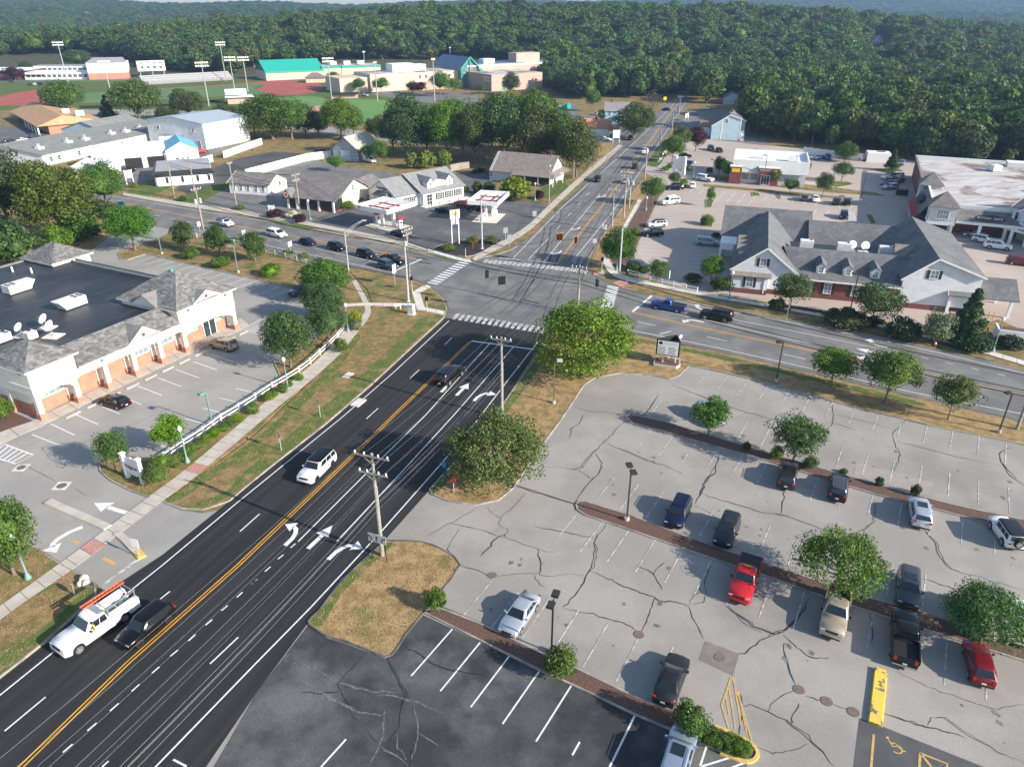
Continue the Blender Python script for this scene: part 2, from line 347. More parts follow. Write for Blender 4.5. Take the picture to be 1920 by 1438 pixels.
# - sports ground
sheet('sports_ground',[(-300,210),(-300,160),(150,152),(400,148),(600,150),(660,165),(700,178),(820,196),(790,222),(700,232),(560,228),(430,210),(260,205)],Z0,M_green)
track=sheet('running_track',[(150,178),(230,171),(300,166),(440,158),(520,151),(575,154),(604,161),(596,172),(560,178),(512,179),(480,170),(494,160),(440,163),(300,171),(180,180)],Z1,M_track,closed_smooth=4)
sheet('sports_field',[(110,196),(160,175),(300,167),(440,160),(498,157),(476,166),(500,176),(400,182),(280,188),(150,195)],Z2,M_turf)
sheet('long_jump_apron',[(-40,198),(12,178),(70,168),(82,176),(92,195),(60,199)],Z1,M_track)
sheet('baseball_outfield',[(420,208),(500,190),(560,180),(640,184),(720,188),(812,198),(790,220),(700,230),(560,224)],Z1,M_field)
sheet('baseball_infield',[(556,206),(600,198),(628,194),(648,196),(632,204),(590,210)],Z2,M_clay)
# - roads
road=sheet('main_road',[(-60,1345),(0,1275),(95,1200),(180,1122),(305,1040),(440,932),(520,868),(612,797),(700,722),(780,647),(836,597),(930,600),(1030,624),(1000,668),(935,765),(870,845),(800,925),(715,1020),(640,1085),(582,1162),(480,1300),(385,1440),(330,1560),(-260,1560)],Z1,M_new)
xroad=sheet('cross_road',[(-500,290),(-80,322),(228,369),(400,398),(560,424),(695,452),(800,478),(880,494),(930,500),(1080,500),(1111,514),(1151,534),(1219,551),(1320,571),(1470,597),(1620,625),(1760,656),(1870,681),(1960,706),(2300,800),(2250,880),(1960,800),(1920,790),(1714,744),(1526,700),(1360,662),(1180,624),(1140,616),(1090,616),(1030,626),(930,602),(836,597),(842,580),(834,559),(812,541),(782,527),(735,517),(600,488),(500,467),(366,440),(250,416),(100,392),(-80,372),(-500,360)],Z2,M_old)
nroad=sheet('north_road',[(878,494),(910,480),(970,460),(1002,440),(1026,412),(1064,376),(1104,330),(1132,306),(1178,262),(1216,230),(1244,200),(1262,187),(1274,176),(1296,176),(1294,190),(1278,215),(1248,258),(1220,303),(1184,360),(1157,400),(1124,448),(1098,486),(1106,508),(1080,520),(950,520)],Z3,M_old)
# - painted markings
def lines(parent,name,segs,w,z,m=M_white):
 for pts in segs:
  mb=MB();p=gp(pts)
  mb.ribbon(p,w,z);put(name,mb.mesh(name,m),parent)
ZM=0.058
# main road
LW=[(-60,1352),(0,1304),(104,1220),(305,1060),(440,947),(645,780),(740,697),(842,602)]
lines(road,'edge_line',[LW[:4],LW[3:],[(250,1500),(292,1438),(480,1244),(582,1140),(715,997),(830,867),(890,795),(942,727),(1008,642)]],0.14,ZM)
YL=[(-40,1500),(40,1438),(240,1243),(447,1060),(672,845),(742,776),(882,641)]
def offset(pts,d):
 out=[]
 for i,p in enumerate(pts):
  t=(pts[min(i+1,len(pts)-1)]-pts[max(i-1,0)]).normalized();out.append(p+Vector((-t.y,t.x))*d)
 return out
for d in(0.15,-0.15):
 mb=MB();mb.ribbon(offset([V2(G(*p))for p in YL],d),0.12,ZM);mb.build('yellow_line',M_yel,road)
lines(road,'lane_dash',[[(9,1371),(86,1307)],[(294,1129),(319,1109)],[(450,997),(487,964)],[(687,786),(709,766)],[(769,710),(786,694)],[(834,647),(847,634)],[(192,1438),(204,1427)],[(394,1245),(447,1195)],],0.13,ZM)
dd=[(450,1335,520,1275),(625,1180,690,1125),(785,1040,848,985),(940,900,995,850),(1085,770,1138,725),(1215,650,1270,605),(1345,540,1395,495),(1467,428,1515,388),(1580,325,1625,288),(1690,230,1730,193),(1795,135,1832,100)]
lines(road,'lane_dash',[[(a*.2629,1060+b*.2629),(c*.2629,1060+d*.2629)]for a,b,c,d in dd],0.13,ZM)
lines(road,'lane_dash',[[(440+a/4,780+b/4),(440+c/4,780+d/4)]for a,b,c,d in[(125,1262,170,1225),(228,1168,270,1132),(325,1075,367,1042),(420,990,458,958)]],0.13,ZM)
lines(road,'lane_line',[[(559,1016),(680,895),(797,780),(918,645)],[(632,1015),(740,900),(850,780),(963,651)],[(204,1305),(330,1165),(470,1035)]][:2],0.13,ZM)
lines(road,'stop_line',[[(884,640),(1001,656)]],0.35,ZM+.004)
# north road
NY=[(1045,494),(1082,445),(1122,395),(1162,345),(1192,300),(1230,250),(1252,220),(1276,190)]
for d in(0.16,-0.16):
 mb=MB();mb.ribbon(offset([V2(G(*p))for p in NY],d),0.14,0.066);mb.build('yellow_line',M_yel,nroad)
lines(nroad,'edge_line',[[(962,485),(1057,387),(1110,340),(1157,298),(1215,244),(1252,208),(1268,190)],[(1072,492),(1147,400),(1172,365),(1212,305),(1260,230),(1284,195)]],0.15,0.066)
lines(nroad,'lane_line',[[(1020,491),(1075,425),(1125,365)],[(991,487),(1029,447)]],0.15,0.066)
lines(nroad,'lane_dash',[[(1044,430),(1050,424)],[(1065,405),(1071,400)],[(1084,385),(1090,379)],[(1100,367),(1105,362)],[(1144,345),(1150,338)],[(1162,325),(1167,319)],[(1185,300),(1189,295)]],0.15,0.066)
lines(nroad,'stop_line',[[(936,484),(1046,495)]],0.4,0.07)
# cross road
def dbl(parent,px,z):
 for d in(0.16,-0.16):
  mb=MB();mb.ribbon(offset([V2(G(*p))for p in px],d),0.13,z);mb.build('yellow_line',M_yel,parent)
dbl(xroad,[(-100,330),(100,360),(227,381),(437,423),(640,460),(786,487)],ZM)
dbl(xroad,[(1185,586),(1300,612),(1539,662),(1725,700),(1913,741),(2100,785)],ZM)
lines(xroad,'edge_line',[[(100,352),(230,371),(400,401),(567,425),(695,452),(800,476)],[(330,425),(435,446),(500,461),(600,482),(735,511)],[(1222,555),(1320,577),(1470,603),(1620,631),(1760,662),(1920,701),(2100,750)],[(1175,619),(1230,629),(1360,656),(1526,693),(1714,737),(1913,776),(2100,822)]],0.14,ZM)
lines(xroad,'lane_line',[[(592,467),(660,482),(742,501)],[(1208,565),(1300,582),(1367,598),(1500,624),(1657,656)],[(1200,575),(1300,596),(1470,634),(1645,671)]],0.13,ZM)
def dashes(parent,a,b,n,fr=0.35,w=0.13,z=ZM):
 A,B=V2(G(*a)),V2(G(*b))
 for i in range(n):
  p=A.lerp(B,i/n);q=A.lerp(B,(i+fr)/n);mb=MB();mb.ribbon([p,q],w,z);mb.build('lane_dash',M_white,parent)
dashes(xroad,(291,404),(590,466),9,0.3)
dashes(xroad,(1196,604),(1326,632),1,0.27);dashes(xroad,(1326,632),(1470,665),1,0.27);dashes(xroad,(1470,665),(1640,702),1,0.25);dashes(xroad,(1640,702),(1806,737),1,0.25);dashes(xroad,(1806,737),(1960,770),1,0.25)
dashes(xroad,(1682,660),(1920,713),5,0.3)
lines(xroad,'stop_line',[[(790,487),(744,507)],[(1222,555),(1186,585)]],0.45,ZM+.004)
lines(xroad,'flush_line',[[(1237,627),(1258,622)]],0.2,ZM+.004)
def crosswalk(parent,a,b,n,vec,w,z,m=M_worn):
 for i in range(n):
  t=i/(n-1);c=(a[0]+(b[0]-a[0])*t,a[1]+(b[1]-a[1])*t)
  p,q=(c[0]-vec[0]/2,c[1]-vec[1]/2),(c[0]+vec[0]/2,c[1]+vec[1]/2)
  mb=MB();mb.ribbon(gp([p,q]),w,z);mb.build('crosswalk_bar',m,parent)
crosswalk(nroad,(911,490.5),(1098,509),22,(5.5,-6),0.75,0.07)
crosswalk(xroad,(855,594),(1018,620),16,(8,-11),0.62,ZM+.008)
crosswalk(xroad,(874,490),(812,532),12,(19,4),0.62,ZM+.008,M_white)
crosswalk(xroad,(1149,539),(1137,582),13,(21,4),0.62,ZM+.008,M_white)
def arrow(parent,at,tip,kind,L=3.6,z=ZM+.004,m=M_white):
 A,T=V2(G(*at)),V2(G(*tip));d=(T-A).normalized();s=Vector((d.y,-d.x));mb=MB()
 def P(a,b):q=A+d*a*L+s*b*L;return(q.x,q.y,z)
 if kind=='S':
  mb.quad(P(-.5,-.06),P(-.5,.06),P(.12,.06),P(.12,-.06));mb.tri(P(.1,-.2),P(.1,.2),P(.55,0))
 else:
  k=1 if kind=='R' else-1;pts=[(-.5,-.12*k),(-.2,-.12*k),(0.02,-.06*k),(.17,.04*k),(.22,.16*k)]
  q=[A+d*a*L+s*b*L for a,b in pts];mb.ribbon(q,.12*L,z)
  mb.tri(P(.02,.14*k),P(.42,.14*k),P(.22,.44*k))if k<0 else mb.tri(P(.42,.14),P(.02,.14),P(.22,.44))
 mb.build('lane_arrow',m,parent)
for a,t,k in[((550,1000),(590,962),'L'),((600,1008),(640,970),'S'),((645,1030),(690,985),'R'),((833,724),(860,698),'L'),((867,731),(895,703),'S'),((905,742),(930,714),'R')]:arrow(road,a,t,k)
for a,t,k in[((1130,369),(1108,396),'R'),((1081,430),(1060,456),'R'),((1045,475),(1036,486),'R')]:arrow(nroad,a,t,k,z=0.07)
for a,t,k in[((1312,578),(1290,573),'R'),((1297,602),(1270,596),'L'),((1640,645),(1600,637),'R'),((1632,660),(1600,653),'S'),((1628,671),(1600,665),'L')]:arrow(xroad,a,t,k)
for a,t,k in[((208,953),(185,946),'S'),((114,1011),(88,1022),'L')]:arrow(plot,a,t,k,L=4.2,z=0.04)
lines(plot,'driveway_line',[[(192,1098),(258,1050)]],0.35,0.04,M_worn)
lines(plot,'yellow_dash',[[(192,1046),(216,1059)],[(136,1015),(148,1019)]],0.4,0.04,M_wyel)
# - stalls
def stalls(parent,a,b,length,pitch,z=0.04,m=M_worn,side=1,w=0.11,skip=(),start=0.0):
 A,B=V2(G(*a)),V2(G(*b));d=(B-A);n=int(d.length/pitch+1.01);d.normalize();q=Vector((-d.y,d.x))*side
 for i in range(n):
  if i in skip:continue
  p=A+d*(start+i*pitch);mb=MB();mb.ribbon([p,p+q*length],w,z);mb.build('stall_line',m,parent)
stalls(lot,(1078,960),(1920,1246),5.2,2.72,side=-1,start=0.3)
stalls(lot,(1110,938),(1920,1208),5.0,2.72,side=1,start=0.4)
stalls(lot,(1222,806),(1920,1000),5.0,2.72,side=-1)
stalls(lot,(1215,783),(1920,970),5.0,2.72,side=1)
stalls(lot,(1330,695),(1920,838),5.2,2.72,side=-1)
M_oil=mat('oil_stain',(0.12,0.117,0.112),(0.2,0.195,0.187),scale=2,rough=.7)
mb=MB();r_=random.Random(5)
for k in range(70):
 A_,B_,s_=[((1078,960),(1920,1246),-1),((1110,938),(1920,1208),1),((1222,806),(1920,1000),-1),((1215,783),(1920,970),1),((868,1155),(1262,1322),1)][k%5]
 A_,B_=V2(G(*A_)),V2(G(*B_));d_=(B_-A_).normalized();q_=Vector((-d_.y,d_.x))*s_;o_=A_.lerp(B_,r_.random())+q_*r_.uniform(1.2,9)
 w_=r_.uniform(.06,.3);mb.prism([(o_.x+w_*r_.uniform(.5,1.2)*math.cos(t),o_.y+w_*r_.uniform(.5,1.5)*math.sin(t))for t in np.linspace(0,6.28,11)[:-1]],.036,.036)
struct(mb.build('oil_stain',M_oil),'stuff')
stalls(lot,(868,1155),(1262,1322),5.2,2.72,side=1,m=M_worn)
seal=sheet('sealed_parking_lot',[(578,1172),(613,1196),(647,1206),(686,1221),(723,1235),(741,1222),(760,1193),(793,1153),(900,1203),(1012,1259),(1098,1298),(1186,1340),(1259,1371),(1306,1392),(1368,1417),(1400,1432),(1412,1560),(330,1560),(480,1300)],Z1,M_seal)
stalls(seal,(848,1180),(1190,1342),5.4,2.7,side=-1,z=0.045,m=M_white,w=0.13,skip=(5,))
lines(seal,'stall_line',[[(649,1386),(602,1438),(560,1490)],[(1087,1391),(1073,1416)],[(1192,1338),(1143,1438),(1120,1490)],[(1325,1398),(1312,1438)],[(1370,1420),(1312,1438)],[(1396,1430),(1370,1440),(1300,1480)],[(325,1424),(350,1437)]],0.14,0.045,M_white)
stalls(plot,(80,802),(395,665),5.0,2.9,side=-1,m=M_white,w=0.14,start=1.0)
stalls(plot,(60,815),(96,798),5.0,2.9,side=-1,m=M_white,w=0.14)
stalls(plot,(330,850),(520,728),5.0,2.9,side=1,m=M_white,w=0.14,start=0.5)
stalls(plot,(283,475),(560,543),5.2,2.9,side=-1,m=M_white,w=0.13)
def hatch(parent,quad,n,z,m=M_white,border=True,w=0.12):
 a,b,c,d=[V2(G(*p))for p in quad]
 if border:
  mb=MB();mb.ribbon([a,b,c,d,a],w,z);mb.build('hatching_border',m,parent)
 for i in range(1,n):
  t=i/n;mb=MB();mb.ribbon([a.lerp(b,t),d.lerp(c,t)],w,z+.003);mb.build('hatching_bar',m,parent)
hatch(plot,[(454,617),(500,593),(540,604),(498,632)],12,0.04)
hatch(plot,[(8,833),(62,853),(30,870),(-18,856)],6,0.04,w=0.22)
hatch(tanlot,[(1588,397),(1600,398),(1607,415),(1593,414)],7,0.04)
lines(lot,'hatching_bar',[[(1366,1284),(1379,1366)],[(1375,1272),(1390,1362)],[(1360,1302),(1367,1340)],[(1384,1296),(1400,1372)]],0.13,0.04,M_wyel)
lines(lot,'hatching_border',[[(1371,1270),(1353,1322),(1366,1365)],[(1373,1270),(1390,1320),(1410,1390)]],0.13,0.045,M_wyel)
stalls(tanlot,(1183,490),(1226,392),5.4,2.75,side=-1,m=M_white,w=0.13)
stalls(tanlot,(1232,376),(1243,354),5.4,2.75,side=-1,m=M_white,w=0.13)
stalls(tanlot,(1340,460),(1322,520),5.2,2.75,side=-1,m=M_white,w=0.13)
stalls(tanlot,(1300,355),(1480,372),5.2,2.8,side=-1,m=M_white,w=0.13)
stalls(tanlot,(1340,378),(1420,387),5.2,2.8,side=1,m=M_white,w=0.13)
stalls(tanlot,(1524,402),(1588,410),5.2,2.8,side=1,m=M_white,w=0.13)
stalls(tanlot,(1490,373),(1618,386),5.2,2.8,side=-1,m=M_white,w=0.13)
stalls(tanlot,(1855,447),(1905,505),5.2,2.8,side=1,m=M_worn,w=0.13)
stalls(tanlot,(1402,316),(1440,320),5.0,2.8,side=-1,m=M_white,w=0.13)
# patches in the lots
sheet('lot_patch',[(1611,1346),(1655,1362),(1850,1440),(1900,1500),(1590,1500),(1600,1438)],Z1,mat('patch_asphalt',(0.075,0.075,0.077),(0.095,0.094,0.094),scale=0.5,rough=0.85,fine=0.2))
sheet('drain_patch',[(1322,1202),(1386,1226),(1374,1267),(1310,1237)],Z1,mat('brown_patch',(0.175,0.15,0.135),(0.21,0.18,0.16),scale=1,rough=0.9,fine=0.15))
sheet('concrete_patch',[(1606,868),(1750,905),(1742,930),(1600,890)],Z1,mat('pink_patch',(0.30,0.265,0.24),(0.33,0.29,0.262),scale=1,rough=0.9,fine=0.1))
lines(lot,'yellow_line',[[(1638,1377),(1633,1440),(1630,1480)],[(1725,1412),(1776,1432),(1770,1470)],[(1725,1412),(1722,1470)],[(1727,1414),(1760,1455)]],0.16,0.045,M_wyel)
def wheelchair(parent,c,h,z,m):
 O=V2(G(*c));mb=MB();k=h
 ring=[O+Vector((math.cos(t),math.sin(t)))*0.36*k for t in np.linspace(-2.6,1.3,14)]
 mb.ribbon(ring,0.09*k,z);P=lambda a,b:O+Vector((a,b))*k
 mb.ribbon([P(-.25,.75),P(-.2,.2),P(.15,.2),P(.38,-.2),P(.55,-.2)],0.1*k,z+.003);mb.ribbon([P(-.22,.45),P(.12,.45)],0.09*k,z+.004)
 mb.prism([P(-.25+.11*math.cos(t),.9+.11*math.sin(t))for t in np.linspace(0,6.28,9)[:-1]],z,z)
 return mb.build('wheelchair_symbol',m,parent)
wheelchair(lot,(1681,1404),0.95,0.045,M_wyel)
wheelchair(plot,(505,612),1.0,0.05,M_worn)
# - manhole covers
def manhole(parent,c,r=0.42,pad=None,z=0.045):
 o=G(*c);mb=MB();mb.cyl(o.x,o.y,z-.01,z+.012,r,n=18);mb.build('manhole_cover',M_iron,parent)
 if pad:
  k=pad;mb=MB();mb.prism([(o.x-k,o.y-k),(o.x+k,o.y-k),(o.x+k,o.y+k),(o.x-k,o.y+k)],z-.015,z-.012);ob=mb.build('manhole_pad',M_concw,parent)
for c in[(923,1079),(1198,1190),(1498,1293),(1550,1315),(1600,1335),(1349,1233)]:manhole(lot,c)
manhole(plot,(116,911),0.5,0.75);manhole(plot,(40,877),0.45,0.7);manhole(xroad,(1075,545),0.4,z=.06);manhole(xroad,(888,565),0.5,z=.06)
# - grass islands, kerbs, mulch beds
def island(name,px,m,h=0.10,sm=0,kerb=None,kh=0.14):
 if sm:px=smooth_px(px,sm,True)
 o=sheet(name,px,h,m,skirt=h)
 if kerb:
  k=MB();k.kerb(gp(px),0.18,kh,0.0,True);k.build('kerb',kerb,o)
 return o
island('verge',[(1004,672),(1018,650),(1044,632),(1090,620),(1140,620),(1180,629),(1360,667),(1526,705),(1714,749),(1920,795),(2200,866),(2200,900),(1920,834),(1750,800),(1600,764),(1450,722),(1360,700),(1292,686),(1272,706),(1255,711),(1222,704),(1160,701),(1115,709),(1095,722),(1050,790),(990,872),(962,915),(935,938),(890,948),(840,940),(810,927),(806,918),(876,842),(938,766)],M_dry,kerb=M_kerb)
island('grass_island',[(715,1022),(732,1015),(790,1017),(830,1032),(862,1060),(826,1110),(793,1151),(760,1191),(741,1221),(723,1232),(686,1218),(647,1203),(613,1193),(580,1172),(583,1160),(602,1142),(645,1086)],M_dry,sm=2,kerb=M_dkerb)
island('mulch_bed',[(793,1148),(830,1143),(900,1170),(1017,1226),(1087,1257),(1173,1299),(1223,1320),(1275,1336),(1327,1360),(1384,1383),(1410,1399),(1419,1414),(1412,1424),(1395,1426),(1368,1415),(1306,1390),(1259,1369),(1186,1338),(1098,1296),(1012,1257),(900,1201)],M_mulch,kerb=M_kerb)
mb=MB();mb.kerb(gp(smooth_px([(1340,1362),(1384,1381),(1411,1398),(1420,1414),(1412,1426),(1394,1428),(1350,1412)],4)),0.28,0.17);tag(mb.build('yellow_kerb',mat('yellow_kerb_paint',(0.70,0.47,0.12),(0.55,0.38,0.13),scale=2,rough=0.8)),'yellow painted kerb around the rounded end of the mulch bed','kerb')
island('mulch_bed',[(1080,946),(1085,941),(1097,941),(1187,969),(1276,1003),(1338,1025),(1428,1055),(1500,1079),(1598,1114),(1717,1145),(1800,1172),(1920,1213),(2100,1280),(2100,1310),(1920,1240),(1863,1222),(1672,1161),(1540,1118),(1428,1078),(1335,1048),(1246,1017),(1172,991),(1099,967),(1083,957)],M_mulch,kerb=M_kerb)
island('mulch_bed',[(1172,782),(1180,778),(1240,790),(1350,823),(1440,850),(1500,868),(1560,885),(1700,925),(1790,948),(1920,976),(2100,1018),(2100,1048),(1920,1001),(1860,984),(1760,957),(1650,930),(1560,903),(1440,865),(1350,840),(1240,809),(1185,794)],M_mulch,kerb=M_kerb)
# pharmacy side: long verge between the lot and the road
island('verge',[(304,941),(330,928),(480,815),(600,700),(660,635),(700,575),(690,545),(652,505),(590,488),(620,495),(735,521),(782,531),(808,544),(828,560),(837,577),(832,596),(778,646),(698,720),(610,796),(520,866),(470,906),(430,940),(400,950),(380,956),(340,954)],M_mixg)
def kerbline(px,m=M_kerb):
 k=MB();k.kerb(gp(px),0.18,0.14,0.0);struct(k.build('kerb',m))
kerbline([(735,521),(782,531),(808,544),(828,560),(837,577),(832,596),(778,646),(698,720),(610,796),(520,866),(470,906),(430,940),(400,950),(380,956),(340,954),(304,941)])
kerbline([(282,934),(240,918),(206,900),(189,885),(186,873),(200,855),(300,868),(309,864),(479,751),(530,715),(516,684),(525,676),(597,634),(604,600),(594,578),(570,570),(562,560),(567,546),(480,525),(273,477),(240,488),(226,487),(221,476),(262,460)])
kerbline([(84,1040),(108,1055),(148,1078),(178,1098),(180,1118),(95,1196),(0,1270),(-80,1340)])
island('lawn_island',[(186,873),(200,855),(300,868),(309,864),(479,751),(530,715),(516,684),(525,676),(597,634),(604,600),(594,578),(570,570),(562,560),(567,546),(480,525),(273,477),(240,488),(226,487),(221,476),(262,460),(300,448),(330,436),(352,440),(500,471),(600,493),(640,505),(688,548),(694,575),(656,633),(598,697),(478,812),(328,924),(296,937),(282,934),(240,918),(206,900),(189,885)],M_mixg)
island('lawn',[(-260,1010),(-40,993),(84,1040),(108,1055),(148,1078),(178,1098),(180,1118),(95,1196),(0,1270),(-80,1340),(-420,1500),(-420,1100)],M_mixg)
island('planting_bed',[(-60,800),(-10,778),(16,770),(62,790),(40,806),(-30,838)],M_mulch)
island('lawn',[(-200,480),(60,455),(150,420),(222,398),(258,404),(224,428),(148,483),(30,545),(-200,640)],M_dry)
# corner lawns and verges of the far side
island('planting_bed',[(812,468),(822,462),(845,456),(880,450),(930,449),(942,452),(920,464),(898,476),(876,482),(850,478),(818,471)],M_dmulch,sm=2,kerb=M_kerb)
island('verge',[(885,487),(910,472),(950,456),(966,458),(968,464),(945,474),(915,482)],M_mixg,sm=2,kerb=M_kerb)
island('verge',[(806,476),(814,473),(850,483),(868,489),(862,492),(835,487)],M_green)
island('verge',[(480,408),(492,405),(560,421),(590,430),(580,433),(520,420)],M_green)
island('lawn',[(325,376),(390,352),(430,339),(445,345),(395,370),(368,384),(345,384)],M_green)
island('lawn',[(232,366),(252,350),(300,345),(345,340),(300,362),(262,371)],M_green)
island('verge',[(1000,370),(1020,352),(1060,330),(1082,336),(1062,358),(1030,372)],M_green)
island('verge',[(1086,330),(1112,305),(1150,282),(1156,287),(1122,316),(1094,338)],M_dry)
island('verge',[(1060,340),(1100,318),(1128,312),(1092,340),(1070,360)],M_mixg)
island('verge',[(1115,278),(1130,268),(1152,270),(1140,288),(1118,292)],M_dry)
island('verge',[(1098,492),(1124,452),(1157,404),(1184,364),(1206,338),(1220,340),(1218,352),(1196,392),(1172,430),(1152,462),(1140,482),(1150,497),(1130,497)],M_dry,kerb=M_kerb)
island('planting_bed',[(1142,482),(1152,462),(1196,392),(1222,350),(1240,350),(1230,378),(1200,444),(1176,494),(1165,500),(1150,500)],M_mulch)
island('verge',[(1215,310),(1216,300),(1228,282),(1246,262),(1262,262),(1250,286),(1242,304),(1232,314)],M_green,sm=2,kerb=M_kerb)
island('verge',[(1112,516),(1128,514),(1142,520),(1162,527),(1150,533),(1131,525)],M_mixg,kerb=M_kerb)
island('verge',[(1152,497),(1186,510),(1240,530),(1300,548),(1296,552),(1230,540),(1180,524),(1160,512)],M_mixg)
island('verge',[(1166,541),(1180,531),(1240,546),(1320,563),(1470,589),(1620,617),(1760,648),(1862,678),(1800,666),(1620,627),(1470,600),(1320,574),(1219,554)],M_mixg,kerb=M_kerb)
island('planting_bed',[(1440,567),(1500,576),(1620,598),(1700,616),(1850,652),(1790,640),(1640,610),(1500,583)],M_dmulch)
island('lawn',[(1690,618),(1760,620),(1830,612),(1872,600),(1960,640),(1960,700),(1860,664),(1770,640)],M_mixg)
island('verge',[(1310,325),(1330,328),(1440,338),(1560,352),(1640,362),(1660,368),(1560,362),(1430,348),(1320,335)],M_mixg)
island('verge',[(1320,346),(1480,360),(1600,372),(1598,375),(1470,364),(1320,350)],M_mixg)
for px in([(1323,375),(1333,373),(1338,376),(1333,390),(1324,390)],[(1409,361),(1422,363),(1425,368),(1411,369)],[(1453,362),(1462,364),(1464,374),(1460,374)],[(1575,367),(1583,368),(1586,375),(1579,376)],[(1624,403),(1634,404),(1642,419),(1633,420)],[(1313,418),(1337,418),(1334,426),(1316,425)],[(1632,318),(1680,316),(1696,322),(1660,325)],[(1540,340),(1590,342),(1600,347),(1570,352)]):
 island('grass_island',px,M_green,kerb=M_kerb)
M_edge=grassmat('green_grass_edge',(0.115,0.15,0.042),(0.085,0.125,0.032),(0.27,0.19,0.09),0.5,0.5,0.66)
for px in([(345,952),(402,946),(470,902),(610,792),(700,714),(778,640),(828,594),(790,598),(748,640),(676,704),(590,778),(470,876),(430,918),(392,936)],[(318,934),(490,816),(604,702),(664,632),(672,640),(616,712),(500,824),(350,930)],[(582,1166),(604,1142),(648,1086),(712,1026),(736,1022),(690,1066),(640,1116),(604,1174)],[(808,920),(876,844),(938,768),(1004,676),(1014,684),(950,776),(890,846),(826,918)],[(0,1262),(92,1192),(172,1118),(164,1106),(84,1176),(0,1236)],[(1190,634),(1360,670),(1526,708),(1714,752),(1714,760),(1526,716),(1360,677),(1190,640)]):
 sheet('grass_edge',px,0.108,M_edge,closed_smooth=3)
 # - pavements of separate slabs
def pavement(name,left,right,slab=1.5,z=0.115,m=None,red=()):
 m=m or M_conc
 L=[V2(p)for p in gp(smooth_px(left,6))];Rr=[V2(p)for p in gp(smooth_px(right,6))]
 def resample(P,n):
  d=[0]
  for i in range(1,len(P)):d.append(d[-1]+(P[i]-P[i-1]).length)
  out=[]
  for k in range(n+1):
   t=d[-1]*k/n;i=0
   while i<len(d)-2 and d[i+1]<t:i+=1
   out.append(P[i].lerp(P[i+1],min(1,max(0,(t-d[i])/max(1e-6,d[i+1]-d[i])))))
  return out,d[-1]
 _,ln=resample(L,1);n=max(2,int(ln/slab));A,_=resample(L,n);B,_=resample(Rr,n)
 base=MB();base.prism([(p.x,p.y)for p in A]+[(p.x,p.y)for p in B[::-1]],0,z-0.03);root=struct(base.build(name,M_dkerb))
 for i in range(n):
  g=0.03;mb=MB();dz=rnd.uniform(-.006,.006)
  q=[A[i].lerp(A[i+1],g/slab),A[i+1].lerp(A[i],g/slab),B[i+1].lerp(B[i],g/slab),B[i].lerp(B[i+1],g/slab)]
  mb.prism([(p.x,p.y)for p in q],z-0.045,z+dz);mb.build('paving_slab',M_red if i in red else m,root)
 return root
pavement('sidewalk',[(-60,1180),(0,1138),(120,1052),(272,938),(350,880),(480,770),(600,672),(652,612),(682,590),(682,572),(660,528)],[(-40,1200),(20,1148),(140,1066),(300,944),(372,890),(500,782),(622,680),(672,622),(694,592),(692,570),(668,526)],red=(7,16))
pavement('footpath',[(650,571),(690,569),(770,570)],[(650,576),(690,574),(768,577)],m=M_concw)
pavement('footpath',[(772,548),(778,566),(782,583)],[(787,548),(792,564),(798,582)],m=M_concw)
pavement('footpath',[(773,549),(788,540),(801,535)],[(788,551),(797,545),(808,539)],m=M_concw,red=(4,))
pavement('footpath',[(783,575),(806,579),(836,585)],[(784,583),(808,586),(832,592)],m=M_concw,red=(5,))
pavement('sidewalk',[(232,362),(330,378),(480,400),(620,425),(740,450),(800,468)],[(230,367),(330,385),(480,408),(620,433),(740,458),(800,474)],slab=2.0)
pavement('sidewalk',[(802,468),(830,475),(862,484),(882,486)],[(800,474),(830,482),(862,491),(884,493)],m=M_concw)
pavement('sidewalk',[(885,486),(905,474),(950,449),(988,424),(1020,394),(1050,366),(1090,330),(1120,305),(1160,272)],[(890,490),(915,478),(958,455),(996,430),(1030,398),(1060,369),(1100,332),(1130,307),(1168,274)],slab=2.2)
pavement('sidewalk',[(1131,486),(1132,497),(1142,512),(1166,525),(1240,540),(1320,556),(1470,582),(1620,609),(1760,640),(1880,674),(1960,698)],[(1142,482),(1146,495),(1156,508),(1175,519),(1240,533),(1320,551),(1470,577),(1620,604),(1760,634),(1880,666),(1960,690)],m=M_concw,slab=1.8)
pavement('sidewalk',[(1133,485),(1160,440),(1180,405),(1196,375)],[(1143,484),(1168,440),(1188,405),(1203,375)],m=M_concw)
pavement('sidewalk',[(1232,304),(1246,284),(1256,270)],[(1237,305),(1251,285),(1260,271)],m=M_concw)
pavement('footpath',[(1112,512),(1132,509)],[(1114,517),(1134,515)],m=M_concw,red=(0,))
pavement('footpath',[(1150,533),(1166,525)],[(1164,540),(1180,530)],m=M_concw,red=(0,1))
pavement('shop_walk',[(80,800),(250,716),(470,612)],[(62,790),(235,704),(452,598)],slab=2.2,z=0.13)
pavement('shop_walk',[(82,800),(20,826),(-60,862)],[(64,790),(0,812),(-70,842)],slab=2.2,z=0.13)
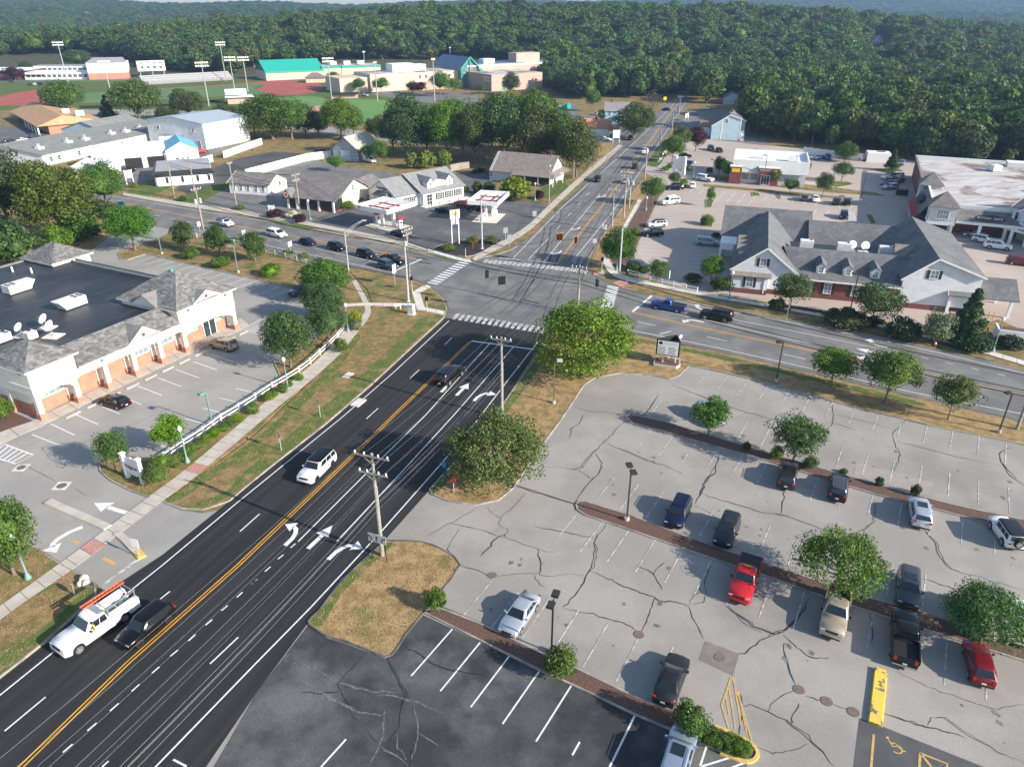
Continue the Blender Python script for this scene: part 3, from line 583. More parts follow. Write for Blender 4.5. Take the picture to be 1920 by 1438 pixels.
# - sealed cracks in the big lot (traced)
def cr(ox,oy,s,*ls):return[[(ox+a*s,oy+b*s)for a,b in l]for l in ls]
CR=cr(800,740,.2504,[(1100,90),(1220,125),(1330,130),(1480,155)],[(1490,195),(1330,350),(1210,470),(1130,555),(1060,555),(870,540)],[(870,540),(820,610)],[(1735,0),(1690,80),(1610,165)],[(1330,360),(1500,430),(1650,495),(1780,535),(1917,600)],[(1260,440),(1308,510),(1290,580),(1180,700),(1105,815)],[(1130,560),(1200,610),(1230,625)],[(660,690),(860,745),(1000,790),(1100,825)],[(380,845),(200,950),(0,1060)],[(440,835),(480,880),(550,925),(545,970),(610,1020),(595,1070),(760,1130),(900,1175),(980,1178)],[(590,1045),(520,1080),(460,1150),(400,1210)],[(250,1005),(200,1080),(165,1180),(265,1290),(380,1315),(470,1360),(560,1355),(800,1340),(910,1365),(1040,1345),(1180,1350)],[(830,1155),(855,1260),(845,1340)],[(1350,970),(1260,1085),(1255,1190),(1220,1320),(1150,1430)],[(805,990),(980,1020),(1250,1075)],[(800,1345),(840,1410),(890,1438)],[(1170,150),(1150,210),(1085,260),(1075,330)],[(180,965),(380,1010),(560,1070)],[(550,920),(640,850),(735,740)])
CR+=cr(1040,860,.2364,[(1305,0),(1260,110),(1190,190),(1160,270),(1110,360)],[(1160,275),(1320,330),(1500,385),(1650,430),(1790,440),(1861,460)],[(1110,375),(1200,415),(1290,475)],[(280,890),(420,950),(520,1000),(650,1050),(770,1095),(850,1130),(960,1135),(1070,1180)],[(800,1100),(770,1180),(735,1270),(690,1370)],[(280,880),(200,1020),(120,1140),(70,1180)],[(75,1185),(250,1225),(450,1275),(600,1330),(670,1375)],[(1070,1180),(1110,1290),(1180,1430)],[(1245,790),(1205,930),(1190,1000),(1210,1070)],[(1070,1165),(1100,1090),(1150,1070)],[(1190,1090),(1180,1140),(1090,1160)],[(650,850),(780,910),(850,1040)],[(780,910),(870,825)],[(1200,1090),(1370,1165),(1500,1300),(1640,1380)])
CR+=cr(1440,860,.2643,[(0,385),(90,400),(260,455),(500,545)],[(765,290),(740,440),(670,500),(570,545)],[(1085,485),(1160,560),(1210,680),(1290,775),(1500,840),(1816,935)],[(1090,850),(1200,885),(1310,920),(1380,975)],[(280,985),(240,1085),(150,1185),(0,1260)],[(720,1095),(740,1200),(735,1310)],[(1640,0),(1700,100),(1816,190)],[(120,200),(90,390)])
CR+=cr(1360,1120,.2917,[(0,50),(110,140),(240,215),(350,225),(430,170),(520,50)],[(350,230),(220,280),(130,355),(80,362)],[(370,240),(470,330),(560,385),(660,385)],[(380,290),(380,390),(450,560)],[(440,605),(330,650),(270,735)],[(105,690),(230,715),(420,820),(540,920),(700,1085)],[(480,690),(430,770),(435,825)],[(180,955),(300,1000),(420,985),(530,940)],[(1010,740),(1150,790),(1290,835),(1430,865),(1540,900)],[(1090,470),(1230,540),(1390,605),(1560,665),(1750,715),(1920,690)],[(510,630),(610,660)],[(690,690),(790,725)],[(1300,830),(1320,790),(1400,770),(1560,890),(1750,985),(1920,1065)],[(40,510),(110,690),(90,890)])
CR+=cr(1240,640,.3542,[(60,235),(170,275),(310,330),(430,370),(560,405),(660,435),(600,500)],[(870,280),(905,350),(905,435),(860,470)],[(910,385),(1060,420),(1230,465)],[(1290,405),(1270,450),(1230,480),(1240,550),(1260,600),(1230,690)],[(1245,530),(1400,570),(1560,610),(1800,660)],[(1860,560),(1790,590),(1800,640),(1880,730)],[(905,430),(1030,470)],[(320,575),(290,650),(240,734)])
CR2=cr(560,1060,.2629,[(490,625),(330,780),(290,850),(340,970),(415,1100)],[(0,905),(160,915),(290,900)],[(620,660),(690,800),(745,910),(735,1030),(700,1190),(575,1290)],[(745,560),(1020,735),(1250,770),(1370,810)],[(810,1300),(790,1438)],[(580,1285),(480,1180)])
CRL=cr(560,1060,.2629,[(0,690),(130,750),(300,830),(450,880),(600,900),(715,910)],[(0,810),(180,920),(370,1030),(500,1060),(620,1075)],[(610,1030),(610,1100),(580,1270),(500,1430)],[(560,920),(700,935),(880,985),(1020,1050)],[(800,950),(850,1160),(830,1300),(800,1390)],[(860,1200),(1000,1290)],[(590,1290),(780,1430)],[(700,1190),(715,1300),(770,1390)])
def cracks(name,sets,z,m,w0,w1,jit=0.12):
 mb=MB();r=random.Random(3)
 for l in sets:
  P=[V2(G(*p))for p in smooth_px(l,4)];Q=[]
  for i in range(len(P)-1):
   n=max(1,int((P[i+1]-P[i]).length/0.45))
   for k in range(n):Q.append(P[i].lerp(P[i+1],k/n)+Vector((r.gauss(0,jit),r.gauss(0,jit)))*0.5)
  Q.append(P[-1]);b=r.uniform(w0,w1);n=len(Q)
  mb.ribbon(Q,[b*r.uniform(.6,1.35)*min(1,.35+3*min(i,n-1-i)/n)for i in range(n)],z)
  if n>14 and r.random()<.6:
   a=r.randrange(0,n-12);mb.ribbon([Q[a+i]+Vector((r.gauss(0,.05)+.22*math.sin(i/11*math.pi),r.gauss(0,.05)))for i in range(12)],[b*.6]*12,z+.003)
 return struct(mb.build(name,m),'stuff')
cracks('crack_sealer',CR,0.033,M_crack,0.04,0.12)
cracks('crack',CR2,0.043,mat('black_crack',(0.012,0.012,0.012),(0.02,0.02,0.02),scale=3),0.04,0.08)
cracks('weathered_crack',CRL,0.043,mat('pale_crack',(0.16,0.16,0.155),(0.085,0.085,0.085),scale=4,lo=.4,hi=.6),0.06,0.14)
CRW=cr(0,740,.2504,[(0,500),(130,520),(220,545),(420,650)],[(220,540),(450,430),(780,300),(1120,170),(1480,0)],[(540,690),(660,765)],[(0,450),(280,350),(560,230)])
cracks('crack',CRW,0.036,mat('thin_crack',(0.09,0.088,0.086)),0.03,0.06,0.05)
# tyre marks through the junction
SK=[[(1005,640),(1030,560),(1060,500),(1100,430),(1150,350),(1180,300)],[(935,590),(985,545),(1030,490),(1045,440)],[(880,590),(960,540),(1024,500),(1036,455)],[(1090,395),(1140,340),(1150,325),(1200,268)],[(1060,430),(1105,375),(1132,350),(1135,330)],[(1150,325),(1165,305),(1160,290),(1200,255)],[(1010,470),(1060,405),(1110,365),(1128,348)]]
mb=MB()
for l in SK:
 for off in(0,1.5):
  P=[V2(G(*p))+Vector((off,0))for p in smooth_px(l,5)];mb.ribbon(P,[0.22]*len(P),0.0565+.0003*off)
struct(mb.build('tyre_mark',mat('tyre_rubber_mark',(0.085,0.084,0.083),(0.13,0.128,0.126),scale=0.6,rough=0.8)),'stuff')

# = foliage
LM=dict(locust=leafmat('leaf_bright_green',(0.09,0.19,0.02),0.35,0.3),mid=leafmat('leaf_mid_green',(0.074,0.148,0.022),0.38,0.3),dark=leafmat('leaf_dark_green',(0.055,0.10,0.018),0.38,0.26),shrub=leafmat('leaf_clipped_shrub',(0.085,0.16,0.012),0.35,0.2,hue=0.015),conifer=leafmat('needle_green',(0.032,0.062,0.018),0.35,0.1),purple=leafmat('leaf_purple',(0.055,0.014,0.02),0.4,0.2,hue=0.01),silver=leafmat('leaf_silver_green',(0.13,0.155,0.085),0.3,0.2),forest=leafmat('leaf_forest',(0.066,0.118,0.024),0.3,0.3,hue=0.04),yellow=leafmat('leaf_yellow_green',(0.15,0.20,0.022),0.3,0.25),flower=leafmat('white_blossom',(0.6,0.58,0.45),0.15,0.3,hue=0.01),bare=leafmat('sparse_grey_leaf',(0.12,0.11,0.08),0.3,0.1))
M_bark=mat('bark',(0.12,0.095,0.075),(0.20,0.17,0.14),scale=4,rough=0.95,fine=0.25,bump=0.6,bscale=12,vec='obj')
def crown_mesh(name,seed,W,H,zb,nblob,per,leaf,m,shape='round',core=True,rbk=0.2,jit=0.55,flat_=0.0):
 g=np.random.default_rng(seed);V=[];hz=(H-zb)/2;zc=zb+hz
 C=[];RB=[]
 while len(C)<nblob:
  d=g.normal(size=3);d/=np.linalg.norm(d)
  if d[2]<-0.55 and g.random()<0.75:continue
  rr=g.uniform(0.5,1.0)**0.5*(g.uniform(1.03,1.17)if shape in('round','spread')and g.random()<.14 else 1)
  p=np.array([d[0]*W/2,d[1]*W/2,d[2]*hz])*rr*(1-rbk*1.1)
  if shape=='cone':
   t=g.random()**0.75;a=g.uniform(0,6.283);rad=(1-t)*W/2*g.uniform(.55,.95);p=np.array([rad*math.cos(a),rad*math.sin(a),(t-.5)*2*hz*.93])
  if shape=='spread':p[2]=abs(p[2])*0.9-hz*0.35+hz*.1;p[:2]*=1.05
  C.append(p);k=g.uniform(.75,1.25)*rbk*W
  if shape=='cone':k*=(0.45+0.7*(1-t))
  RB.append(k)
 off=g.normal(size=3)*0.06*W*(0 if shape in('cone','ball')else 1);off[2]=0
 vs=[];fs=[]
 for c,rb in zip(C,RB):
  n=int(per*g.uniform(.8,1.2));d=g.normal(size=(n,3));d[:,2]+=0.25;d/=np.linalg.norm(d,axis=1)[:,None]
  q=c+d*rb*g.uniform(.72,1.08,(n,1))*np.array([1,1,0.85])
  nn=d+g.normal(size=(n,3))*jit;nn/=np.linalg.norm(nn,axis=1)[:,None]
  t1=np.cross(nn,g.normal(size=(n,3)));t1/=np.linalg.norm(t1,axis=1)[:,None];t2=np.cross(nn,t1)
  s=leaf*g.uniform(.6,1.35,(n,1))*0.5;a=g.uniform(.6,1.0,(n,1))
  droop=-nn*s*0.35
  quad=np.stack([q-t1*s,q-t2*s*a+droop*0,q+t1*s,q+t2*s*a+droop],1)
  vs.append(quad.reshape(-1,3))
 vs=np.concatenate(vs)+np.array([0,0,zc])+off*0
 nq=len(vs)//4
 extra_v=[];extra_f=[]
 if core:  # lumpy core added inside the leaves to give the crown a solid shadow
  bm=bmesh.new();bmesh.ops.create_icosphere(bm,subdivisions=2,radius=1)
  for v in bm.verts:
   k=0.60+0.17*math.sin(v.co.x*5+seed)*math.cos(v.co.y*4.3+v.co.z*3)
   if shape=='cone':tt=(v.co.z+1)/2;v.co.x*=W/2*0.75*(1-tt);v.co.y*=W/2*0.75*(1-tt);v.co.z*=hz*.85
   else:v.co.x*=W/2*k;v.co.y*=W/2*k;v.co.z*=hz*k
   v.co.z+=zc
  bm.verts.index_update();extra_v=[tuple(v.co)for v in bm.verts];extra_f=[tuple(v.index+nq*4 for v in f.verts)for f in bm.faces];bm.free()
 me=bpy.data.meshes.new(name)
 nv=nq*4+len(extra_v);allv=np.concatenate([vs,np.array(extra_v)])if extra_v else vs
 me.vertices.add(nv);me.vertices.foreach_set('co',allv.astype(np.float32).ravel())
 nl=nq*4+3*len(extra_f);me.loops.add(nl)
 li=np.concatenate([np.arange(nq*4),np.array(extra_f).ravel()])if extra_f else np.arange(nq*4)
 me.loops.foreach_set('vertex_index',li.astype(np.int32))
 me.polygons.add(nq+len(extra_f));st=np.concatenate([np.arange(nq)*4,nq*4+np.arange(len(extra_f))*3]);me.polygons.foreach_set('loop_start',st.astype(np.int32))
 me.materials.append(m);me.update();me.validate();return me
def trunk_mesh(name,seed,H,zb,r,W,limbs=6):
 rr=random.Random(seed);mb=MB();top=zb+(H-zb)*0.55;pts=[]
 dx,dy=rr.uniform(-.1,.1),rr.uniform(-.1,.1)
 for i in range(6):t=i/5;pts.append((dx*top*t*t,dy*top*t*t,top*t))
 mb.tube([(0,0,-0.1)]+pts[0:1]+pts[1:],[r*1.5,r*1.25]+[r*(1-.75*i/5)for i in range(1,6)],8)
 for i in range(limbs):
  a=6.283*i/limbs+rr.uniform(-.4,.4);z0=zb*.75+(top-zb*.75)*rr.uniform(0,.7);L=W*rr.uniform(.25,.4);t=z0/top
  b=Vector((dx*top*t*t,dy*top*t*t,z0));e=b+Vector((math.cos(a)*L,math.sin(a)*L,L*rr.uniform(.5,1.0)));mid=b.lerp(e,.5)+Vector((0,0,-.08*L))
  mb.tube([b,mid,e],[r*.5,r*.3,r*.1],6)
 return mb.mesh(name,M_bark,smooth=True)
PT={}
def proto(key,n,W,H,zb,nblob,per,leaf,m,r,shape='round',core=True,rbk=0.2,limbs=6,jit=.55):
 PT[key]=dict(W=W,H=H,v=[(crown_mesh('%s_crown'%key,11*i+5+len(PT)*101,W,H,zb,nblob,per,leaf,LM[m],shape,core,rbk,jit),trunk_mesh('%s_trunk'%key,i+3,H,zb,r,W,limbs)if r else None)for i in range(n)])
proto('locust',2,11,10,1.6,95,140,0.26,'locust',0.26,rbk=0.135,core=False,limbs=9,shape='spread')
proto('dome',2,11,9,0.7,110,150,0.25,'locust',0.27,rbk=0.125,core=False,limbs=10)
proto('big',2,12,13,1.5,85,125,0.37,'dark',0.34,rbk=0.15)
proto('bigmid',3,12,13,2.2,85,125,0.37,'mid',0.34,rbk=0.15)
proto('street',3,6,6.5,1.6,52,105,0.21,'mid',0.13,rbk=0.16,limbs=5)
proto('small',2,4,4.4,1.3,38,100,0.18,'locust',0.09,rbk=0.16,limbs=5)
proto('column',2,4,5.2,0.8,44,90,0.2,'dark',0.12,rbk=0.17,limbs=3)
proto('conifer',2,5,9,0.5,60,85,0.3,'conifer',0.16,shape='cone',rbk=0.15,limbs=0)
proto('purple',2,5,5.5,1.0,36,60,0.28,'purple',0.12,rbk=0.17,limbs=4)
proto('silver',1,5,5,0.1,40,80,0.24,'silver',0.08,rbk=0.17,limbs=4)
proto('sparse',1,6,8,1.5,40,22,0.22,'bare',0.14,rbk=0.2,core=False,limbs=14)
proto('shrub',3,2,1.7,0.0,26,170,0.1,'shrub',0,shape='ball',rbk=0.2,jit=.5)
proto('dshrub',2,2,1.6,0.0,24,100,0.15,'dark',0,shape='ball',rbk=0.2)
proto('pshrub',1,2,1.7,0.0,22,80,0.17,'purple',0,shape='ball',rbk=0.2)
proto('yshrub',1,2,1.7,0.0,22,80,0.17,'yellow',0,shape='ball',rbk=0.2)
proto('fshrub',1,2,1.6,0.0,22,60,0.17,'flower',0,shape='ball',rbk=0.2)
proto('juniper',2,4,2.0,0.0,50,70,0.2,'conifer',0,shape='ball',rbk=0.13,jit=.8)
proto('forest',6,10,12,1.0,30,58,0.85,'forest',0.28,rbk=0.19,limbs=3,jit=.42)
ti=[0]
def tree(key,label,cat,base,h,w,group=None,name=None,rz=None,pos=None):
 p=PT[key];i=ti[0];ti[0]+=1;cm,tm=p['v'][i%len(p['v'])];q=Vector(pos)if pos is not None else G(*base)
 nm=name or('tree' if p['v'][0][1]else 'shrub');rz=rnd.uniform(0,6.28)if rz is None else rz
 sx,sz=w/p['W'],h/p['H']
 if tm is None:
  o=put(nm,cm,None,q,rz,(sx,sx,sz));return tag(o,label,cat,group)
 t=thing(nm,label,cat,q,rz,group);t.scale=(sx,sx,sz)
 put('trunk',tm,t);put('crown',cm,t);return t
def T(key,label,base,top,wpx,cat='tree',group=None,name=None,hmin=None):
 q=G(*base);dist=math.sqrt(q.x**2+q.y**2+CAM_H**2);dep=q.y*_cp+CAM_H*_sp
 h=HT(base[0],base[1],top);w=wpx*dep/FPX
 return tree(key,label,cat,base,max(h,hmin or 0.3),w,group,name)
 # - the trees and shrubs that stand singly
TREES=[('dome','large wide spreading bright green tree at the street corner beside the directory sign',(1090,706),574,190),('dome','broad green tree with a pale trunk on the verge end beside the lot entrance',(928,906),783,182),('locust','dense bright green tree standing over the rear of the tan pickup',(1562,1116),1000,155),('locust','wide low green tree in the mulch bed above the red hatchback',(1836,1204),1106,146),('small','small bright green tree in the mulch bed hiding a pale car',(1328,816),749,72),('street','young green tree between two round shrubs in the upper mulch bed',(1486,868),782,96),('street','leftmost of three young trees on the verge between the cross road and the lot',(1557,727),652,84),('street','largest of three young trees on the verge between the cross road and the lot',(1658,756),658,106),('street','smallest of three young trees on the verge, nearest the wooden utility pole',(1777,788),706,76),('street','green tree before the left white gable of the brick and clapboard building',(1480,584),512,74),('street','green tree beside the tall black lamp post before the brick wall',(1634,612),534,94),('conifer','dark pointed evergreen by the canopy corner of the clapboard building',(1805,645),540,74),('silver','silvery green rounded shrub tree left of the dark evergreen',(1752,646),580,58),('street','small greyish tree beside the clapboard building porch',(1332,534),480,46),('street','small tree behind the white picket fence at the junction corner',(1230,532),487,42),('big','dark bushy tree behind the white signal pole at the junction corner',(1160,505),428,70),('street','round dark tree at the roadside edge of the tan lot',(1223,386),333,48),('street','bright tree by the green verge beside the road to the fast food lot',(1260,306),254,46),('street','bright tree just behind another at the head of the green verge',(1276,286),236,38),('purple','dark brownish tree beside the pale blue house drive',(1304,284),238,38),('small','slim young tree on the small island in the middle of the tan lot',(1331,388),350,18),('small','young tree at the fast food lot edge left of the entrance',(1360,338),302,28),('small','young tree in front of the middle of the fast food building',(1452,349),317,20),('small','young tree by the right end of the fast food drive',(1481,364),336,30),('street','green tree in the long strip right of the fast food entrance drive',(1541,372),322,34),('street','bright feathery tree at the tip of the green strip near the plaza',(1577,342),304,40),('big','dark tree by the white fence behind the fast food lot',(1583,304),266,42),('conifer','olive green conifer on the oval island near the plaza wall',(1671,321),280,32),('big','rounded dark tree by the right corner of the fast food building',(1504,330),296,26),('big','small dark tree by the lamp before the fast food drive lane',(1348,328),292,22),('bigmid','spreading tree alone at the upper end of the pharmacy lot',(254,470),384,88),('big','tall dark green tree right of a taller pair at the left edge',(128,455),300,138),('big','large dark green tree cut by the left edge of the view',(20,430),272,120),('bigmid','loose green tree between the road and the white awning shop',(203,398),302,78),('column','leftmost of three egg shaped trees along the pharmacy lawn',(347,470),414,44),('column','middle of three egg shaped trees along the pharmacy lawn',(413,482),420,47),('column','rightmost of three egg shaped trees along the pharmacy lawn',(479,491),434,50),('bigmid','uppermost tree of the cluster at the end of the pharmacy lot',(612,566),487,92),('bigmid','middle tree of the cluster beside the curving fence',(612,606),530,80),('bigmid','lowest tree of the cluster beside the curving fence',(618,642),572,76),('bigmid','wide tree on the grass nose in front of the pharmacy entrance',(546,690),585,94),('street','small dark green tree beside the pharmacy monument sign',(218,886),811,64),('small','small bright green tree behind the fence by the globe lamp',(324,850),783,66),('bigmid','green tree cut by the left edge above the sidewalk',(28,1078),940,116),('big','tall tree behind the white steel shed',(512,262),178,100),('bigmid','bright green tree with forked trunk behind the white steel shed',(548,262),186,70),('bigmid','tree left of the grey barn',(640,262),184,72),('big','small dark tree in the row left of the grey barn',(598,258),210,44),('big','very dark tall tree in the row behind the barn',(764,298),178,84),('big','dark narrow tree right behind the barn roof',(706,268),216,44),('bigmid','feathery tall tree behind the yellow green hedge trees',(838,300),188,78),('big','dark tree filling the gap behind the grey roofed store',(890,302),196,78),('bigmid','bright green tree at the top of the grove behind the store',(945,300),176,92),('sparse','bare grey branched tree within the grove behind the store',(955,292),184,60),('big','large dark tree at the front of the grove by the brown roofed office',(1010,318),200,92),('bigmid','tall green tree in the middle of the grove',(1002,300),168,76),('big','roundest tree at the right end of the grove by the road',(1080,332),222,78),('bigmid','fresh green tree directly behind the ridge of the grey roofed store',(868,296),186,74),('big','dark tree at the back of the grove, left of the bare grey tree',(922,276),178,70),('bigmid','light green tree at the back of the grove under the school gym',(972,270),172,72),('big','dark tree at the back right of the grove by the cottage',(1030,290),188,76),('bigmid','green tree between the roundest grove tree and the bare tree',(1046,318),206,70),('big','shaded tree behind the yellow green arborvitae',(800,288),200,60),('bigmid','leafy tree at the left back of the grove',(848,268),184,56),('big','shaded tree between the barn and the white steel shed',(574,256),196,56),('bigmid','bright tree just left of the barn tree',(664,258),200,46),('big','dark tree behind the long white shed roof end',(478,252),186,52),('big','small dark tree left of the very dark tall tree',(738,284),208,50),('big','spreading dark tree on the left side of the road near the blue house',(1188,260),193,76),('sparse','thin grey tree behind the blue house by the road',(1222,216),168,34),('small','young pale tree left of the blue house',(1112,210),170,30),('small','small bright tree in front of the blue house corner',(1128,232),205,20),('bigmid','olive birch tree beside the red running track',(128,222),150,78),('bigmid','wide airy tree in front of the sports field',(262,228),150,90),('conifer','dark conifer left of the airy tree before the sports field',(206,228),178,36),('big','dark tree in front of the bleachers',(356,226),166,66),('big','dark low tree behind the long grey roof',(424,232),196,56),('big','dark tree behind the white shed at its left end',(318,236),200,50),('bigmid','dense green tree in the yard beside the white box truck',(341,306),270,28),('small','small green tree beside the barn by the gravel yard',(630,322),292,32),('street','green tree beside the grey barn wall',(712,308),262,36),('small','young green tree left of the grey barn tree',(690,306),272,26),('small','small green tree beside the garage with the blue awning',(172,312),292,18),('purple','dark purple tree before the left school wing',(30,152),126,40),('purple','left of two purple trees in the school lot',(773,176),152,26),('purple','right of two purple trees in the school lot',(790,176),154,24),('street','tree at the left edge of the school lot',(655,174),148,22),('street','second tree along the school lot',(674,176),146,26),('street','third tree along the school lot',(715,176),146,34),('street','tree before the glazed school atrium',(826,182),134,42),('street','tree before the green pyramid roof',(850,178),146,32),('street','lone round tree before the brick school gym',(902,178),158,20),('big','dark tree against the brick school wall',(958,178),136,34),('street','tree beside the ticket hut at the end of the track',(628,166),134,30),('big','tree behind the long white school wing',(50,132),115,24),('bigmid','pale green tree between the school wings',(150,132),92,52),]
for k,lab,b,t,w in TREES:T(k,lab,b,t,w)
SHR=[('shrub','clipped round shrub at the corner of the dry grass island',(818,1143),1106,40),('shrub','large round shrub at the foot of the lamp post in the mulch bed',(1050,1268),1214,64),('shrub','big rounded shrub in the mulch bed before the silver car',(1290,1376),1322,66),('shrub','clipped shrub left of the young tree in the upper mulch bed',(1454,860),838,26),('shrub','clipped shrub right of the young tree in the upper mulch bed',(1518,878),856,27),('dshrub','small shrub in the upper mulch bed right of the black car',(1646,910),895,18),('dshrub','small round shrub in the upper mulch bed behind the pale hatchback',(1714,928),910,22),('dshrub','low shrub in the mulch bed under the small tree',(1400,842),830,16),('dshrub','flattish shrub in the mulch bed in front of the black car',(1580,888),880,18),('shrub','round clipped shrub farthest left on the pharmacy lawn',(361,486),464,32),('shrub','round clipped shrub on the lawn below the middle egg shaped tree',(416,502),481,38),('shrub','lone wide clipped shrub in the middle of the pharmacy lawn',(509,518),496,38),('shrub','loose green shrub beside the fence below the ornamental grass',(640,660),636,28),('yshrub','green fountain shaped ornamental grass beside the footpath',(668,612),585,26),('silver','pale rounded ornamental grass beside the footpath',(668,620),600,24),('shrub','shrub at the lower left corner of the pharmacy front',(6,784),750,46),('juniper','spreading dark evergreen shrub before the brick wall',(1584,610),584,84),('juniper','spiky dark juniper before the right white gable',(1690,634),600,70),('juniper','lower dark shrub right of the spreading evergreen',(1640,610),594,34),('juniper','broad low green yew under the dark evergreen',(1818,655),628,78),('juniper','dark low hedge plants behind the white trough wall',(1892,652),632,54),('dshrub','left one of two dark shrubs under the front tree',(1447,580),562,18),('dshrub','right one of two dark shrubs under the front tree',(1460,583),562,22),('dshrub','dark shrub beside the porch steps of the clapboard building',(1298,528),514,36),('dshrub','long low dark shrub by the porch of the clapboard building',(1352,546),520,40),('shrub','bright clipped shrub behind the low white wall by the dark parked car',(1190,441),427,18),('dshrub','dark clipped hedge before the grey parked car',(1190,510),497,30),('dshrub','low clipped shrub next to the grey parked car',(1206,514),501,22),('shrub','round green shrub on its own island in the tan lot',(1325,422),403,26),('shrub','shrub before the white plaza sign at its right',(1291,320),311,14),('shrub','shrub at the left foot of the white plaza sign',(1254,318),308,14),('shrub','low green shrub at the left of the white plaza sign',(1247,322),312,12),('shrub','round shrub next to the slim tree by the entry',(1280,352),336,18),('street','green shrub tree beside the black estate car',(1264,352),322,26),('shrub','shrub under the tree by the blue pickup',(1243,296),286,14),('dshrub','clipped shrub before the fast food lot',(1331,324),315,14),('dshrub','low hedge in the strip before the fast food drive',(1460,344),336,20),('dshrub','low hedge right of the drive strip',(1490,350),340,16),('dshrub','dark shrub by the silver wagon',(1342,446),437,16),('dshrub','second dark shrub by the silver wagon',(1356,448),439,16),('shrub','rounded shrub left in the black planting bed at the fuel station corner',(841,470),458,25),('shrub','rounded shrub right in the black planting bed at the fuel station corner',(920,456),443,26),('shrub','shrub behind the yellow signal at the fuel station corner',(886,458),444,24),('yshrub','bright green bush filling the gap between canopy and brown roofed office',(965,374),334,66),('dshrub','left dark round shrub behind the right canopy',(894,362),342,22),('dshrub','right dark round shrub behind the right canopy',(918,364),342,26),('dshrub','small shrub at the corner of the grey roofed store',(873,361),349,14),('pshrub','dark red round shrub by the globe lamp near the road',(1012,374),357,20),('conifer','small cone shaped evergreen at the brown roofed office porch',(1038,342),320,11),('conifer','small bluish cone evergreen by the office porch',(1018,350),331,11),('purple','dark red tree left at the cream cafe',(600,388),362,24),('purple','larger dark red tree right at the cream cafe',(646,380),355,26),('pshrub','dark red shrub below the cafe porch',(626,388),367,20),('fshrub','white flowering shrub at the cafe porch',(598,378),365,20),('shrub','green hedge between the cafe and the canopy',(652,392),378,34),('shrub','green hedge by the cafe parking entry',(668,380),370,26),('pshrub','dark red roadside bed shrub left',(516,408),394,32),('fshrub','white flowering roadside bed shrub',(550,410),396,26),('pshrub','dark red roadside bed shrub right',(562,418),402,26),('yshrub','first yellow green arborvitae behind the store',(775,316),288,30),('yshrub','middle yellow green arborvitae behind the store',(800,316),284,34),('yshrub','last yellow green arborvitae behind the store',(832,312),282,30),('dshrub','low shrub at the clinic roadside bed',(344,378),368,14),('yshrub','yellow flowering plants below the white shop sign',(250,352),342,14),('shrub','shrub at the foot of the pole on the cafe roadside',(450,394),384,18),('dshrub','wide dark thicket at the left edge below the tall trees',(34,500),420,92),('shrub','green thicket between the tall trees and the dry lawn',(110,470),425,60),('dshrub','dark undergrowth at the foot of the tall trees',(150,452),405,80),('dshrub','dark undergrowth beside the cross road',(196,408),378,60)]
for k,lab,b,t,w in SHR:T(k,lab,b,t,w,cat='shrub' if k not in('street','purple','conifer')else 'tree')
ORD='first second third fourth fifth sixth seventh eighth ninth tenth eleventh twelfth thirteenth fourteenth fifteenth sixteenth seventeenth'.split()
HEDGE=[(296,908,44),(307,880,34),(327,875,26),(338,867,22),(357,854,24),(371,843,20),(387,833,22),(402,821,22),(420,810,20),(432,802,20),(447,793,22),(476,775,24),(504,753,22),(515,746,15),(530,737,19),(542,727,15),(562,714,16)]
for i,(u,v,w)in enumerate(HEDGE):
 T('shrub','clipped green shrub, %s from the monument sign, in the row along the white rail fence'%ORD[i]if i else 'largest rounded shrub beside the monument sign',(u,v),v-w*.82,w*1.05,cat='shrub',group='shrubs along the white rail fence' if i else None)
for i in range(9):
 a,b=V2(G(1322,1386)),V2(G(1392,1412));p=a.lerp(b,i/8)
hd=thing('hedge','low clipped hedge at the rounded end of the mulch bed','hedge',G(1356,1398))
for i in range(7):
 p=V2(G(1322,1384)).lerp(V2(G(1388,1410)),i/6);c=G(1356,1398);o=put('foliage',PT['shrub']['v'][i%3][0],hd,(p.x-c.x,p.y-c.y,0),i,(.72,.72,.6))
for i,(u,v)in enumerate([(600,494),(570,484),(540,478),(440,455),(468,461),(625,500)]):
 T('shrub','low green shrub by the upper rail fence, '+('beside the tree cluster','below the navy queue car','below the white minivan','left of the rightmost egg tree','behind the rightmost egg tree','nearest the steel street lamp')[i],(u,v),v-9,22,cat='shrub',group='low shrubs by the upper rail fence')
